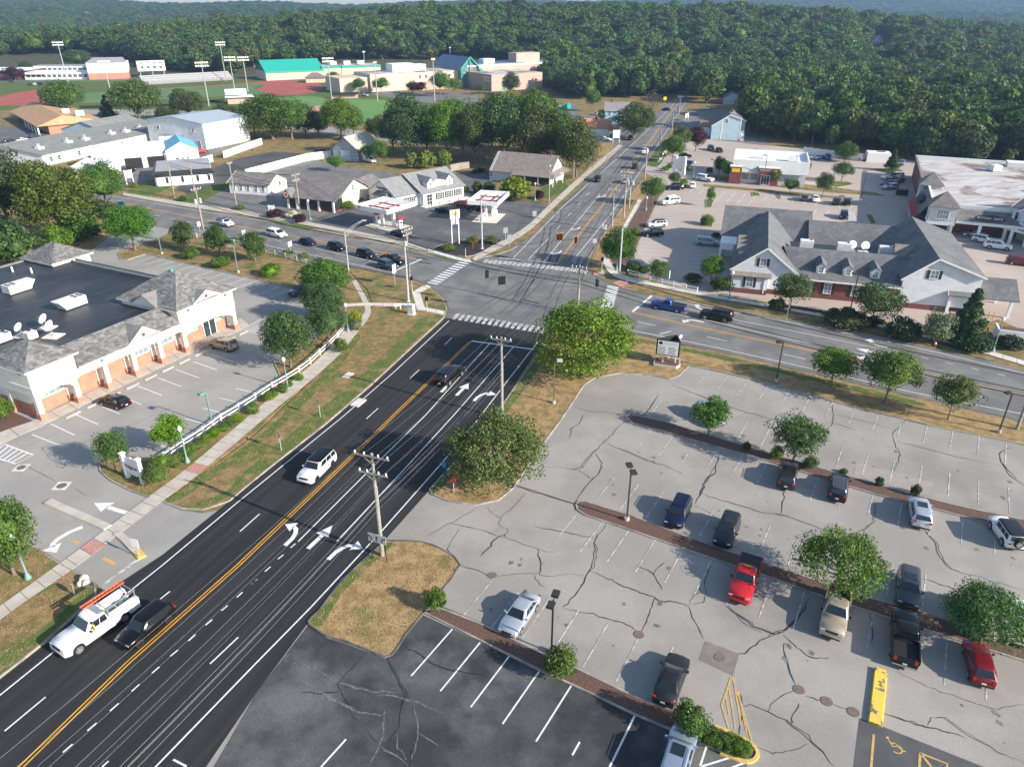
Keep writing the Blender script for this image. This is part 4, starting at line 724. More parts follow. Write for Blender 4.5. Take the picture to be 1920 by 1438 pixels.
 # - forest: nearest trees singly, the rest one mass
EDGE=[(-600,112),(0,106),(160,101),(250,120),(330,136),(440,140),(480,128),(600,124),(640,117),(760,116),(880,110),(985,122),(1010,158),(1030,178),(1060,186),(1120,189),(1180,184),(1215,186),(1244,186),(1264,180),(1274,158),(1288,162),(1302,194),(1330,200),(1375,216),(1404,252),(1430,262),(1500,270),(1560,283),(1620,287),(1700,300),(1800,314),(1920,322),(2500,345)]
def edge_v(u):
 if u<=EDGE[0][0]:return EDGE[0][1]
 for(a,b),(c,d)in zip(EDGE,EDGE[1:]):
  if u<=c:return b+(d-b)*(u-a)/(c-a)
 return EDGE[-1][1]
fr=random.Random(21);FP=[]
def spread(y0,y1,st,wk):
 y=y0
 while y<y1:
  x=-0.76*y-60
  while x<0.78*y+60:
   px,py=x+fr.uniform(-.42,.42)*st,y+fr.uniform(-.42,.42)*st;u,v=proj((px,py,0));d=math.hypot(px,py)
   ok=proj((px,py,hgt(px,py)))[1]<edge_v(u)-1 if d<900 else True
   if ok and abs(px-(px*0))>=0:
    uu,vv=proj((px,py,hgt(px,py)))
    if 1618<u<1662 and 108<v<140:ok=False
    if 1332<u<1402 and 182<v<270:ok=False
    if 185<u<215 and 100<v<116:ok=False
    if 1355<u<1440 and 150<v<178:ok=fr.random()<.4
   if ok:FP.append((px,py,hgt(px,py)-0.3,wk*fr.uniform(.65,1.45)*(0.55 if v>edge_v(u)-5 and d<500 and fr.random()<.35 else 1),fr.uniform(.8,1.25)))
   x+=st
  y+=st
spread(190,560,7.4,1.1);spread(560,1500,11,1.6);spread(1500,4300,24,2.6)
FP.sort(key=lambda p:math.hypot(p[0],p[1])/p[3])
vis=[p for p in FP if-40<proj(p[:3])[0]<1960];near=vis[:215];ns=set(id(p)for p in near);far=[p for p in FP if id(p)not in ns]
for i,(x,y,z,s,h)in enumerate(near):
 u_,v_=proj((x,y,0));dv=edge_v(u_)-v_
 where=next(w for lim,w in((1100,'behind the school'),(1290,'beside the far end of the north road'),(1345,'behind the small blue shed house'),(1400,'behind the pale blue gabled house'),(1450,'behind the left half of the fast food roof'),(1500,'behind the right half of the fast food roof'),(1560,'behind the left half of the white board fence'),(1612,'behind the right half of the white board fence'),(1665,'behind the white bin enclosure'),(1720,'behind the left end of the plaza roof'),(1780,'behind the left part of the plaza roof'),(1850,'behind the middle of the plaza roof'),(9999,'behind the right end of the plaza roof'))if u_<lim)
 lab='%s %s tree of the forest %s'%('large' if s>1.25 else 'small' if s<.85 else 'medium','front row' if dv<7 else 'second row' if dv<16 else 'deeper row',where)
 tree('forest',lab,'tree',None,12*s**.6*h*1.05,10*s,'forest trees '+where,'forest_tree',pos=(x,y,z))
pc=bpy.data.collections.new('forest_crowns')
for i,(cm,tm)in enumerate(PT['forest']['v']):pc.objects.link(bpy.data.objects.new('forest_crown',cm))
fm=bpy.data.meshes.new('forest');fm.from_pydata([p[:3]for p in far],[],[])
at=fm.attributes.new('scl','FLOAT_VECTOR','POINT');at.data.foreach_set('vector',[c for p in far for c in(p[3],p[3],p[3]**.5*p[4]*(.95 if p[3]<2.4 and p[1]<1500 else.8))])
fo=struct(put('forest',fm),'stuff');ng=bpy.data.node_groups.new('forest_scatter','GeometryNodeTree')
ng.interface.new_socket('Geometry',in_out='INPUT',socket_type='NodeSocketGeometry');ng.interface.new_socket('Geometry',in_out='OUTPUT',socket_type='NodeSocketGeometry')
a=ng.nodes.new('NodeGroupInput');z=ng.nodes.new('NodeGroupOutput');ip=ng.nodes.new('GeometryNodeInstanceOnPoints');ci=ng.nodes.new('GeometryNodeCollectionInfo')
ci.inputs[0].default_value=pc;ci.inputs[1].default_value=True;ci.inputs[2].default_value=True
rv=ng.nodes.new('FunctionNodeRandomValue');rv.data_type='FLOAT_VECTOR';rv.inputs[1].default_value=(0,0,6.28);rv.inputs[0].default_value=(0,0,0)
na=ng.nodes.new('GeometryNodeInputNamedAttribute');na.data_type='FLOAT_VECTOR';na.inputs[0].default_value='scl'
ip.inputs['Pick Instance'].default_value=True;nl=ng.links.new
nl(a.outputs[0],ip.inputs['Points']);nl(ci.outputs[0],ip.inputs['Instance']);nl(rv.outputs[0],ip.inputs['Rotation']);nl(na.outputs[0],ip.inputs['Scale']);nl(ip.outputs[0],z.inputs[0])
fo.modifiers.new('scatter','NODES').node_group=ng

# = buildings
M_shg=mat('grey_shingle',(0.125,0.128,0.132),(0.165,0.166,0.168),scale=1.2,rough=0.9,fine=0.22,fscale=6,bump=0.5,bscale=9,c3=(0.105,0.108,0.112),scale3=0.25)
M_shl=mat('light_grey_shingle',(0.20,0.205,0.21),(0.25,0.25,0.25),scale=1.0,rough=0.9,fine=0.2,fscale=6,bump=0.4,bscale=9)
M_sht=mat('brown_grey_shingle',(0.20,0.165,0.15),(0.25,0.21,0.19),scale=1.0,rough=0.9,fine=0.18,fscale=5,bump=0.4)
M_shd=mat('taupe_shingle',(0.15,0.138,0.13),(0.195,0.18,0.17),scale=0.7,rough=0.9,fine=0.18,fscale=5,bump=0.4)
M_shx=mat('slate_look_shingle',(0.155,0.152,0.15),(0.20,0.196,0.192),scale=0.7,rough=0.9,fine=0.15,fscale=9,island=0.36)
M_clap=siding('white_clapboard',(0.66,0.68,0.70));M_clapb=siding('pale_blue_clapboard',(0.42,0.55,0.62));M_clapg=siding('grey_clapboard',(0.50,0.53,0.55));M_clapw=siding('bright_white_clapboard',(0.78,0.78,0.77))
M_cream=siding('cream_clapboard',(0.76,0.66,0.52));M_barn=mat('weathered_barn_boards',(0.33,0.40,0.45),(0.24,0.29,0.33),scale=0.9,rough=0.95,fine=0.2,fscale=7,stretch=(4,4,.4,0))
M_stucco=mat('cream_stucco',(0.78,0.73,0.64),(0.74,0.69,0.60),scale=0.7,rough=0.9,fine=0.05);M_trimw=flat('white_trim',(0.78,0.78,0.76),0.6)
M_brk=brickmat('orange_brick',(0.50,0.20,0.125),(0.42,0.155,0.095),(0.46,0.33,0.27));M_brr=brickmat('dark_red_brick',(0.19,0.055,0.05),(0.15,0.04,0.038),(0.2,0.13,0.12));M_brt=brickmat('tan_brick',(0.50,0.34,0.27),(0.45,0.30,0.24),(0.5,0.42,0.36));M_bry=brickmat('yellow_brick',(0.62,0.50,0.36),(0.56,0.45,0.33),(0.55,0.48,0.4))
M_pane=flat('window_glass',(0.02,0.035,0.045),0.05,spec=0.8,coat=0.3);M_pane2=flat('curtained_window_glass',(0.20,0.26,0.30),0.1,spec=0.6);M_shut=flat('black_shutter',(0.03,0.028,0.032),0.6);M_dark=flat('dark_opening',(0.02,0.02,0.02),0.9)
M_epdm=mat('black_roof_membrane',(0.018,0.020,0.024),(0.035,0.036,0.040),scale=0.12,rough=0.5,fine=0.15,c3=(0.055,0.054,0.053),scale3=0.09,lo3=0.55,hi3=0.7,spec=0.45)
M_grav=mat('weathered_pale_roof',(0.52,0.50,0.48),(0.40,0.37,0.35),scale=0.14,rough=0.9,fine=0.12,fscale=3,c3=(0.20,0.14,0.115),scale3=0.085,lo3=0.5,hi3=0.6,stretch=(1,.35,1,.3))
M_wroof=flat('white_roof_membrane',(0.80,0.80,0.79),0.7);M_metal=flat('galvanised_metal',(0.5,0.5,0.5),0.4,0.6);M_hvac=mat('white_hvac_metal',(0.72,0.72,0.70),(0.62,0.62,0.60),scale=1.5,rough=0.6,fine=0.04)
M_teal=flat('teal_metal',(0.02,0.32,0.25),0.5);M_steelb=siding('blue_grey_metal_roof',(0.36,0.42,0.47),0.5);M_blue=flat('blue_awning',(0.01,0.20,0.62),0.6);M_awn=flat('maroon_awning',(0.30,0.02,0.035),0.8)
class Bld:
 def __init__(s,name,label,cat,A,B=None,ang=None):
  a=G(*A);an=R(ang)if ang is not None else math.atan2((G(*B)-a).y,(G(*B)-a).x);s.r=thing(name,label,cat,(a.x,a.y,0),an);s.an=an;s.o=a
 def W(s,x,y,z):c,n=math.cos(s.an),math.sin(s.an);return Vector((s.o.x+x*c-y*n,s.o.y+x*n+y*c,z))
 def box(s,nm,m,x0,x1,y0,y1,z0,z1,par=None):mb=MB();mb.box(x0,x1,y0,y1,z0,z1);return mb.build(nm,m,par or s.r)
 def gwall(s,nm,m,x0,x1,y0,y1,z0,ze,zr,axis='x',rp=None,par=None,ze2=None):
  mb=MB();ze2=ze if ze2 is None else ze2
  if axis=='x':
   c=(y0+y1)/2 if rp is None else rp;P=[(y0,z0),(y1,z0),(y1,ze2),(c,zr),(y0,ze)];f=lambda p,t:(t,p[0],p[1]);e0,e1=x0,x1
  else:
   c=(x0+x1)/2 if rp is None else rp;P=[(x0,z0),(x1,z0),(x1,ze2),(c,zr),(x0,ze)];f=lambda p,t:(p[0],t,p[1]);e0,e1=y0,y1
  v=[f(p,e0)for p in P]+[f(p,e1)for p in P];fs=[(4,3,2,1,0),(5,6,7,8,9)]+[(i,(i+1)%5,5+(i+1)%5,5+i)for i in range(5)]
  mb.add(v,fs);return mb.build(nm,m,par or s.r,fixn=True)
 def slab(s,nm,m,pts,th=0.16,par=None):
  pts=[Vector(p)for p in pts];n=(pts[1]-pts[0]).cross(pts[2]-pts[0]).normalized()
  if n.z<0:n=-n
  lo=[p-n*th for p in pts];k=len(pts);mb=MB();mb.add(pts+lo,[tuple(range(k)),tuple(range(2*k-1,k-1,-1))]+[(i,(i+1)%k,k+(i+1)%k,k+i)for i in range(k)]);return mb.build(nm,m,par or s.r,fixn=True)
 def gable(s,m,x0,x1,y0,y1,ze,zr,axis='x',ov=0.35,th=0.16,rp=None,ze2=None,trim=None,par=None):
  ze2=ze if ze2 is None else ze2;L=[]
  if axis=='x':
   c=(y0+y1)/2 if rp is None else rp;k=(zr-ze)/(c-y0);k2=(zr-ze2)/(y1-c);a,b=x0-ov,x1+ov;dz=.1
   S1=[(a,y0-ov,ze-k*ov+dz),(b,y0-ov,ze-k*ov+dz),(b,c,zr+dz),(a,c,zr+dz)];S2=[(a,c,zr+dz+.004),(b,c,zr+dz+.004),(b,y1+ov,ze2-k2*ov+dz),(a,y1+ov,ze2-k2*ov+dz)]
  else:
   c=(x0+x1)/2 if rp is None else rp;k=(zr-ze)/(c-x0);k2=(zr-ze2)/(x1-c);a,b=y0-ov,y1+ov;dz=.1
   S1=[(x0-ov,a,ze-k*ov+dz),(x0-ov,b,ze-k*ov+dz),(c,b,zr+dz),(c,a,zr+dz)];S2=[(c,a,zr+dz+.004),(c,b,zr+dz+.004),(x1+ov,b,ze2-k2*ov+dz),(x1+ov,a,ze2-k2*ov+dz)]
  for S in(S1,S2):L.append(s.slab('roof',m,S,th,par))
  if trim:
   for S in(S1,S2):
    if axis=='x':p,q=((S[0],S[3])if S is S1 else(S[3],S[0]));off=Vector((-.02,0,-.1))
    else:p,q=((S[0],S[3])if S is S1 else(S[3],S[0]));off=Vector((0,-.02,-.1))
    mb=MB();mb.bar(Vector(p)+off,Vector(q)+off,.05,.28);mb.build('rake_board',trim,par or s.r)
  return L
 def hip(s,m,x0,x1,y0,y1,ze,zr,ov=0.3,par=None,shingles=None,th=.12):
  x0,x1,y0,y1=x0-ov,x1+ov,y0-ov,y1+ov;cx,cy=(x0+x1)/2,(y0+y1)/2;w,d=x1-x0,y1-y0;h=(w-d)/2
  A,B=((cx-h,cy,zr),(cx+h,cy,zr))if h>=0 else((cx,cy+h,zr),(cx,cy-h,zr))
  C=[(x0,y0,ze),(x1,y0,ze),(x1,y1,ze),(x0,y1,ze)]
  F=[[C[0],C[1],B,A],[C[1],C[2],B],[C[2],C[3],A,B],[C[3],C[0],A]]if h>.01 else([[C[0],C[1],A],[C[1],C[2],B,A],[C[2],C[3],B],[C[3],C[0],A,B]]if h<-.01 else[[C[i],C[(i+1)%4],A]for i in range(4)])
  r=[]
  for f in F:
   r.append(s.slab('roof',m,f,th,par))
   if shingles:shingle(f,shingles,r[-1])
  return r
 def win(s,x,y,z,w,h,face='f',shut=0,style=2,m=None,par=None,rows=2,frame=None,nm='window'):
  rz={'f':0,'r':math.pi/2,'b':math.pi,'l':-math.pi/2}[face];key=(round(w,2),round(h,2),style,rows)
  fr,pn=WIN.get(key)or WIN.setdefault(key,win_mesh(*key));o=put(nm,fr,par or s.r,(x,y,z),rz);oset(o,frame or M_trimw);p=put('pane',pn,o if par is None else o);oset(p,m or M_pane)
  if shut:
   for sx in(-1,1):
    mb=MB();a=sx*(w/2+.32);mb.box(a-.25,a+.25,-.06,0,-h/2-.05,h/2+.05);q=mb.build('shutter',M_shut,par or s.r);q.location=(x,y,z);q.rotation_euler=(0,0,rz)
  return o
WIN={}
def win_mesh(w,h,style,rows):
 f=MB();t=.09
 f.box(-w/2-t,w/2+t,-.07,0,h/2,h/2+t);f.box(-w/2-t*1.4,w/2+t*1.4,-.10,0,-h/2-t,-h/2)
 f.box(-w/2-t,-w/2,-.07,0,-h/2,h/2);f.box(w/2,w/2+t,-.07,0,-h/2,h/2)
 for i in range(1,style):x=-w/2+w*i/style;f.box(x-.025,x+.025,-.05,0,-h/2,h/2)
 for i in range(1,rows):z=-h/2+h*i/rows;f.box(-w/2,w/2,-.046,0,z-.025,z+.025)
 p=MB();p.quad((-w/2,-.02,-h/2),(w/2,-.02,-h/2),(w/2,-.02,h/2),(-w/2,-.02,h/2));return f.mesh('window',M_trimw),p.mesh('pane',M_pane)
def oset(o,m,i=0):o.material_slots[i].link='OBJECT';o.material_slots[i].material=m;return o
def shingle(poly,m,par,ex=0.32,wd=0.5):
 P=[Vector(p)for p in poly];e=(P[1]-P[0]).normalized();n=(P[1]-P[0]).cross(P[2]-P[0]).normalized();n=n if n.z>0 else-n;u=n.cross(e)
 if u.z<0:u=-u
 Q=[((p-P[0]).dot(e),(p-P[0]).dot(u))for p in P];H=max(q[1]for q in Q);rows=int(H/ex);r=random.Random(int(H*100));mb=MB()
 def ext(t):
  xs=[]
  for i in range(len(Q)):
   (a,b),(c,d)=Q[i],Q[(i+1)%len(Q)]
   if(b-t)*(d-t)<=0 and abs(b-d)>1e-6:xs.append(a+(c-a)*(t-b)/(d-b))
   elif abs(b-t)<1e-6:xs.append(a)
  return min(xs),max(xs)
 for k in range(rows):
  t0,t1=k*ex,min((k+1)*ex*1.0,H-.01);a0,b0=ext(t0+1e-4);a1,b1=ext(t1);nt=max(1,int((b0-a0)/wd));sh=r.uniform(-.3,.3)/nt
  cuts=[0]+[min(.999,max(.001,(i+r.uniform(-.25,.25))/nt+sh))for i in range(1,nt)]+[1]
  for c0,c1 in zip(cuts,cuts[1:]):
   if c1<=c0:continue
   hh=r.uniform(.02,.05);lo=n*(.012+hh);hi=n*.008;f=lambda a,b,t:P[0]+e*(a+(b-a)*t)
   q=[f(a0,b0,c0)+u*t0+lo,f(a0,b0,c1)+u*t0+lo,f(a1,b1,c1)+u*t1+hi,f(a1,b1,c0)+u*t1+hi]
   lowq=[q[0]-lo*.95,q[1]-lo*.95]
   mb.add(q+lowq,[(0,1,2,3),(4,5,1,0)])
 o=mb.build('shingles',m,par);struct(o,'stuff');return o
def hvac(label,p,rz,L=2.6,W=1.6,H=1.4,hood=True,fans=4):
 t=thing('rooftop_unit',label,'rooftop unit',p,rz);mb=MB();mb.box(-L/2+.3,L/2,-W/2,W/2,.15,H)
 if hood:mb.add([(-L/2+.3,-W/2,H),(-L/2+.3,W/2,H),(-L/2-.5,W/2,H),(-L/2-.5,-W/2,H),(-L/2+.3,-W/2,.35),(-L/2+.3,W/2,.35)],[(0,1,2,3),(3,2,5,4),(0,3,4),(1,5,2)])
 mb.build('cabinet',M_hvac,t);q=MB();q.box(-L/2+.4,L/2-.1,-W/2+.1,W/2-.1,0,.15);q.build('curb_frame',M_dark,t)
 for i in range(fans):
  q=MB();fx,fy=L/2-.45-(i//2)*.75,(-.36 if i%2 else.36);q.cyl(fx,fy,H,H+.03,.28,n=14);q.build('fan_grille',M_dark,t)
 return t
 # - pharmacy
b=Bld('pharmacy','cream pharmacy with brick base, black flat roof and grey shingled towers','shop building',(80,790),ang=63.35)
TX=M_stucco
b.box('wall',M_brk,.3,31.8,2.0,44.5,0,1.75);b.box('brick_panel',M_brk,5.5,13.3,1.95,1.995,1.75,3.35);b.box('brick_panel',M_brk,26.2,27.0,1.95,1.995,1.75,2.9);up=b.box('wall',TX,.32,31.78,2.02,44.48,1.75,5.7);b.box('parapet_cap',M_shx,.1,32.1,44.2,44.8,5.7,6.0)
for yy in((44.2,44.8),):pass
b.box('parapet',TX,31.55,32.0,14.2,36,5.7,6.25);b.box('parapet',TX,.1,.5,7.5,44.2,5.7,6.1)
b.slab('flat_roof',M_epdm,[(.5,3,5.78),(31.6,3,5.78),(31.6,44.2,5.78),(.5,44.2,5.78)],.1)
S=[(5.9,-.45,4.85),(21.7,-.45,4.85),(21.7,3.3,6.75),(5.9,3.3,6.75)];r=b.slab('roof',M_shx,S,.12);shingle(S,M_shx,r);b.slab('roof_back',M_epdm,[(5.9,3.3,6.74),(21.7,3.3,6.74),(21.7,4.4,5.8),(5.9,4.4,5.8)],.1)
b.box('fascia_beam',TX,5.9,21.75,-.05,.5,3.55,4.75);b.box('gutter',M_trimw,5.9,21.7,-.55,-.45,4.72,4.86)
S=[(31.9,14,6.2),(32.6,14,5.9),(32.6,36,5.9),(31.9,36,6.2)];b.slab('roof',M_shx,[(31.4,12,6.6),(33.0,12,5.6),(33.0,36,5.6),(31.4,36,6.6)],.1)
def tower(x0,x1,y0,y1,ze,zr,zb,arch,deep=True):
 mb=MB();
 for(a,c,d,e)in((x0,x1,y0,y0+.35),(x0,x1,y1-.35,y1),(x0,x0+.35,y0+.35,y1-.35),(x1-.35,x1,y0+.35,y1-.35)):mb.box(a,c,d,e,zb,ze-.12)
 mb.build('tower_wall',TX,b.r);q=MB();q.box(x0-.05,x1+.05,y0-.05,y1+.05,zb+1.0,zb+1.1);q.build('band',M_trimw,b.r)
 b.hip(M_shx,x0,x1,y0,y1,ze,zr,.45,shingles=M_shx,th=.1)
 q=MB();q.box(x0-.5,x1+.5,y0-.5,y0-.4,ze-.22,ze-.05);q.box(x0-.5,x0-.4,y0-.5,y1+.5,ze-.22,ze-.05);q.build('gutter',M_trimw,b.r)
 b.box('ceiling',TX,x0+.36,x1-.36,y0+.36,y1-.36,zb+.3,zb+.4)
tower(21.8,32.05,-.05,11.6,6.75,10.2,3.4,1);tower(-.05,5.85,-.05,6.8,6.85,9.0,3.4,1)
tower(28.2,35.0,37.0,44.6,6.4,8.7,4.2,0)
def arch(x0,x1,z0,z1,y,horiz=True,th=.45):
 n=10;mb=MB();v=[]
 for i in range(n+1):
  t=i/n;p=x0+(x1-x0)*t;zz=z0+(z1-z0)*math.sin(math.pi*t)**.55;v+=[(p,zz),(p,z1+.02)]
 f=(lambda a,d:(a[0],d,a[1]))if horiz else(lambda a,d:(d,a[0],a[1]));k=len(v);vs=[f(a,y)for a in v]+[f(a,y+th)for a in v];fs=[]
 for i in range(n):fs+=[(2*i,2*i+2,2*i+3,2*i+1),(k+2*i+1,k+2*i+3,k+2*i+2,k+2*i),(2*i,k+2*i,k+2*i+2,2*i+2)]
 mb.add(vs,fs);return mb.build('arch',TX,b.r,fixn=True)
arch(.55,5.0,2.5,3.42,0.0);arch(22.5,31.3,2.5,3.42,0.0);arch(.6,5.2,2.5,3.42,0.0,False);arch(.5,5.4,2.5,3.42,31.5,False)if 0 else None
def column(x,y,h=3.5,w=.62):
 q=MB();q.box(x,x+w,y,y+w,.9,h);c=q.build('column',TX,b.r);q=MB();q.box(x-.12,x+w+.12,y-.12,y+w+.12,0,.9);q.build('brick_plinth',M_brk,c)
for x in(0,4.9,9.2,13.4,17.7,21.9,31.4):column(x,0,3.6 if 5<x<21 else 3.5)
for y in(5.3,):column(0,y)
column(31.4,8.0)
for x in(4.9,9.2,13.4,17.7,21.9):q=MB();q.box(x-.05,x+.6,1.7,2.0,.9,3.4);c=q.build('pilaster',TX,b.r);q=MB();q.box(x-.12,x+.67,1.62,2.0,0,.9);q.build('brick_plinth',M_brk,c)
for(x0,x1)in((.9,4.6),(14.2,17.4),(18.5,21.6),(22.8,26.0)):b.win((x0+x1)/2,1.99,2.45,x1-x0,1.1,style=4,rows=1,m=M_pane2)
b.win(2.9,6.9,2.4,3,1.2,'l',style=3,rows=1)
for y in(9.5,14,18.5,23):b.win(.29,y,2.5,3.2,1.3,'l',style=3,rows=1)
d_=MB();d_.box(27.2,29.4,1.9,1.99,.05,2.7);d_=d_.build('door',M_pane,b.r);q=MB();[q.box(x,x+.1,1.84,1.9,.05,2.75)for x in(27.1,28.25,29.4)];q.box(27.1,29.5,1.84,1.9,2.7,2.82);q.build('door_frame',M_trimw,d_)
for(x0,x1,zz,hh,y)in((13.2,18.2,4.75,1.75,-.3),(24.6,29.4,6.75,1.25,-.32)):
 c=(x0+x1)/2;q=MB();q.add([(x0,y,zz),(x1,y,zz),(c,y,zz+hh),(x0,y+.3,zz),(x1,y+.3,zz),(c,y+.3,zz+hh)],[(0,1,2),(5,4,3),(0,3,4,1),(1,4,5,2),(2,5,3,0)]);g_=q.build('gable',TX,b.r)
 dy=3.6*(hh/1.9)if zz<6 else hh*1.85
 for sgn in(-1,1):
  e=c+sgn*(x1-x0)/2*1.08;S=[(c,y-.15,zz+hh+.1),(c,y+dy,zz+hh+.1),(e,y+.2,zz-.02),(e,y-.15,zz-.02)];r=b.slab('roof',M_shx,S,.08,g_)
  q=MB();q.bar((c,y-.16,zz+hh+.06),(e,y-.16,zz-.04),.06,.2);q.build('rake_board',M_trimw,g_)
 q=MB();q.cyl(0,0,0,.06,.28,n=16);m_=q.build('medallion',flat('bronze',(0.16,0.07,0.05),.5),g_);m_.location=(c,y,zz+hh*.42);m_.rotation_euler=(math.pi/2,0,0)
for sx,c0 in((1,3.0),(1,3.0)):pass
q=MB();q.add([(21.2,3.4,6.75),(21.2,8.4,6.75),(21.2,5.9,8.2)],[(2,1,0)]);g_=q.build('gable',TX,b.r);
for e in(3.2,8.6):b.slab('roof',M_shx,[(21.1,5.9,8.28),(24.4,5.9,8.28),(21.6,e,6.72),(21.1,e,6.72)],.08,g_)
q=MB();q.cyl(26.9,5.8,10.1,10.45,.3,.12,8);q.cyl(26.9,5.8,10.4,11.6,.05,.02,6);q.build('finial',M_teal,b.r)
text('wall_lettering','Walgreens',1.25,M_trimw,b.r,(27,-.09,5.55),(math.pi/2,0,0),.05,shear=.2)
for x,z in((23.6,6.2),(30.6,6.2),(9.2,4.4)):q=MB();q.box(x-.16,x+.16,-.35,-.06,z-.18,z+.18);q.build('flood_lamp',flat('teal_lamp',(0.10,0.24,0.21),.5),b.r)
q=MB();q.box(-.3,-.06,1.0,1.3,6.2,6.5);q.box(-.3,-.06,5.6,5.9,6.2,6.5);q.build('flood_lamp',flat('teal_lamp',(0.10,0.24,0.21),.5),b.r)
z_=5.79
M_seam=flat('roof_seam',(.075,.075,.075),.7)
for k in range(7):b.box('roof_seam',M_seam,.6,31.4,7.5+k*5.6,7.58+k*5.6,5.78,5.787)
for k in range(3):b.box('roof_seam',M_seam,7.0+k*8,7.07+k*8,8,44,5.78,5.789)
hvac('white rooftop unit with fans farthest left on the black pharmacy roof',b.W(18.2,30.5,z_),b.an+math.pi,3.7,2.0,1.4);hvac('white rooftop unit with fans nearest the shingled tower on the black roof',b.W(17.6,17.0,z_),b.an+.0,3.7,2.0,1.4)
hvac('low white condenser at the left rim of the black roof',b.W(5.2,13.5,z_),b.an,2.2,1.2,1.2,False,2);hvac('small white condenser beside the satellite dishes',b.W(7.4,11.0,z_),b.an,1.6,1.2,1.1,False,1);hvac('leftmost small condenser cut by the photo edge on the black roof',b.W(5.6,16.5,z_),b.an,2.0,1.2,1.2,False,2)
def dish(label,p,rz,s=1.0):
 t=thing('satellite_dish',label,'satellite dish',p,rz);q=MB();q.box(-.9*s,.9*s,-.8*s,.8*s,0,.12);q.build('ballast_pad',M_concw,t);q=MB();q.cyl(0,0,.1,1.0*s,.05,n=8);q.bar((0,0,.2),(.5*s,.3*s,.1),.05);q.bar((0,0,.2),(.5*s,-.3*s,.1),.05);q.build('mast',M_metal,t)
 q=MB();q.lathe([(.001,.0),(.3*s,.04),(.55*s,.13),(.7*s,.23),(.68*s,.24),(.3*s,.07),(.001,.03)],16,axis='x');d=q.build('reflector',M_trimw,t,True);d.location=(.05,0,1.2*s);d.rotation_euler=(0,-.35,0);q=MB();q.bar((0,0,0),(.8*s,0,-.1),.04);q.box(.75*s,.9*s,-.06,.06,-.16,-.04);q.build('feed_arm',M_metal,d);return t
dish('satellite dish nearest the shingled ridge on a white ballast pad',b.W(9.4,9.2,z_),b.an+1.9,1.2);dish('satellite dish on the pad behind the nearest dish',b.W(10.8,12.6,z_),b.an+1.9,1.1);dish('leftmost satellite dish beside the roof condensers',b.W(7.6,13.0,z_),b.an+1.9)
for i,(x,y)in enumerate(((23.5,40.5),(24.5,37))):q=MB();q.cyl(0,0,0,.9,.14,n=10);o=put('vent_pipe',q.mesh('vent_pipe',M_trimw),None,b.W(x,y,z_));tag(o,'white vent pipe at the far edge of the black roof, %s of two'%('taller' if i==0 else 'shorter'),'vent pipe')
for i in range(11):
 p=b.W(2.6+2.85*i,-2.0,0);o=put('wheel_stop',None,None)
 bpy.data.objects.remove(o);q=MB();q.box(-.95,.95,-.13,.13,.03,.16);q.box(-.9,.9,-.09,.09,.16,.17);o=put('wheel_stop',q.mesh('wheel_stop',M_conc),None,p,b.an);tag(o,'concrete wheel stop, %s from the left tower, before the pharmacy walk'%ORD[i],'wheel stop','wheel stops along the pharmacy walk')
 # - brick and clapboard building
b=Bld('shop_building','white clapboard building with grey shingle roofs, three dormers and a dark red brick wall','shop building',(1368,544),ang=-17.5)
C=M_clap
b.gwall('left_wing',C,0,10.6,0,21,.9,4.2,8.2,'y');b.gable(M_shg,0,10.6,0,26,4.2,8.2,'y',.45,trim=M_trimw);b.box('brick_base',M_brr,-.06,10.66,-.06,21,0,.9)
b.gwall('right_wing',C,27.2,38.6,0,27,.9,5.2,8.8,'y',31.6,ze2=6.4);b.gable(M_shg,27.2,38.6,0,27,5.2,8.8,'y',.45,rp=31.6,ze2=6.4,trim=M_trimw);b.box('brick_base',M_brr,27.1,34.2,-.06,.0,0,.9)
b.box('wall',M_brr,10.6,27.2,.3,20,0,3.5);b.slab('roof',M_shg,[(10.4,-.35,3.45),(27.4,-.35,3.45),(28.4,7.4,6.7),(8.2,7.4,6.7)],.16);b.slab('roof_back',M_epdm,[(8,7.41,6.69),(28.4,7.41,6.69),(28.4,8.6,5.0),(8,8.6,5.0)],.1);b.slab('flat_roof',M_epdm,[(7.5,8.4,4.9),(28.5,8.4,4.9),(28.5,17.5,4.9),(7.5,17.5,4.9)],.1)
b.box('eave_board',M_trimw,10.6,27.2,-.42,-.34,3.2,3.45)
b.gwall('rear_wing',C,-2.9,13.4,20,37,0,4.4,8.2,'x',28.5);b.gable(M_shg,-2.9,13.4,20,37,4.4,8.2,'x',.4,rp=28.5);b.gwall('rear_wing',C,13.4,33,17,34,0,4.8,7.2,'x',25.5);b.gable(M_shg,13.4,32,17,34,4.8,7.2,'x',.3,rp=25.5)
for x in(14.5,18.8,23.1):
 d=thing('x','x','x')if 0 else None;q=MB();q.box(x-.75,x+.75,1.35,3.2,4.0,5.35);q.add([(x-.75,1.35,5.35),(x+.75,1.35,5.35),(x,1.35,6.0),(x-.75,4.0,5.35),(x+.75,4.0,5.35),(x,4.0,6.0)],[(0,1,2),(5,4,3),(1,4,5,2),(2,5,3,0)]);dm=q.build('dormer',M_trimw,b.r)
 for sg in(-1,1):b.slab('roof',M_shg,[(x,1.15,6.12),(x,5.6,6.12),(x+sg*.95,4.2,5.32),(x+sg*.95,1.15,5.32)],.08,dm)
 b.win(x,1.34,4.75,.7,.95,par=dm,m=M_pane2)
b.win(4.9,-.01,5.6,.95,1.25,shut=1,m=M_pane2);b.win(31.5,-.01,6.1,1.1,1.3,shut=1,m=M_pane2)
q=MB();q.box(.35,6.1,-.9,0,.9,3.25);q.build('bay',C,b.r);b.box('brick_base',M_brr,.3,6.15,-.95,0,0,.9);b.slab('roof',M_sht,[(-.2,-1.3,3.25),(6.6,-1.3,3.25),(6.6,.05,3.7),(-.2,.05,3.7)],.14)
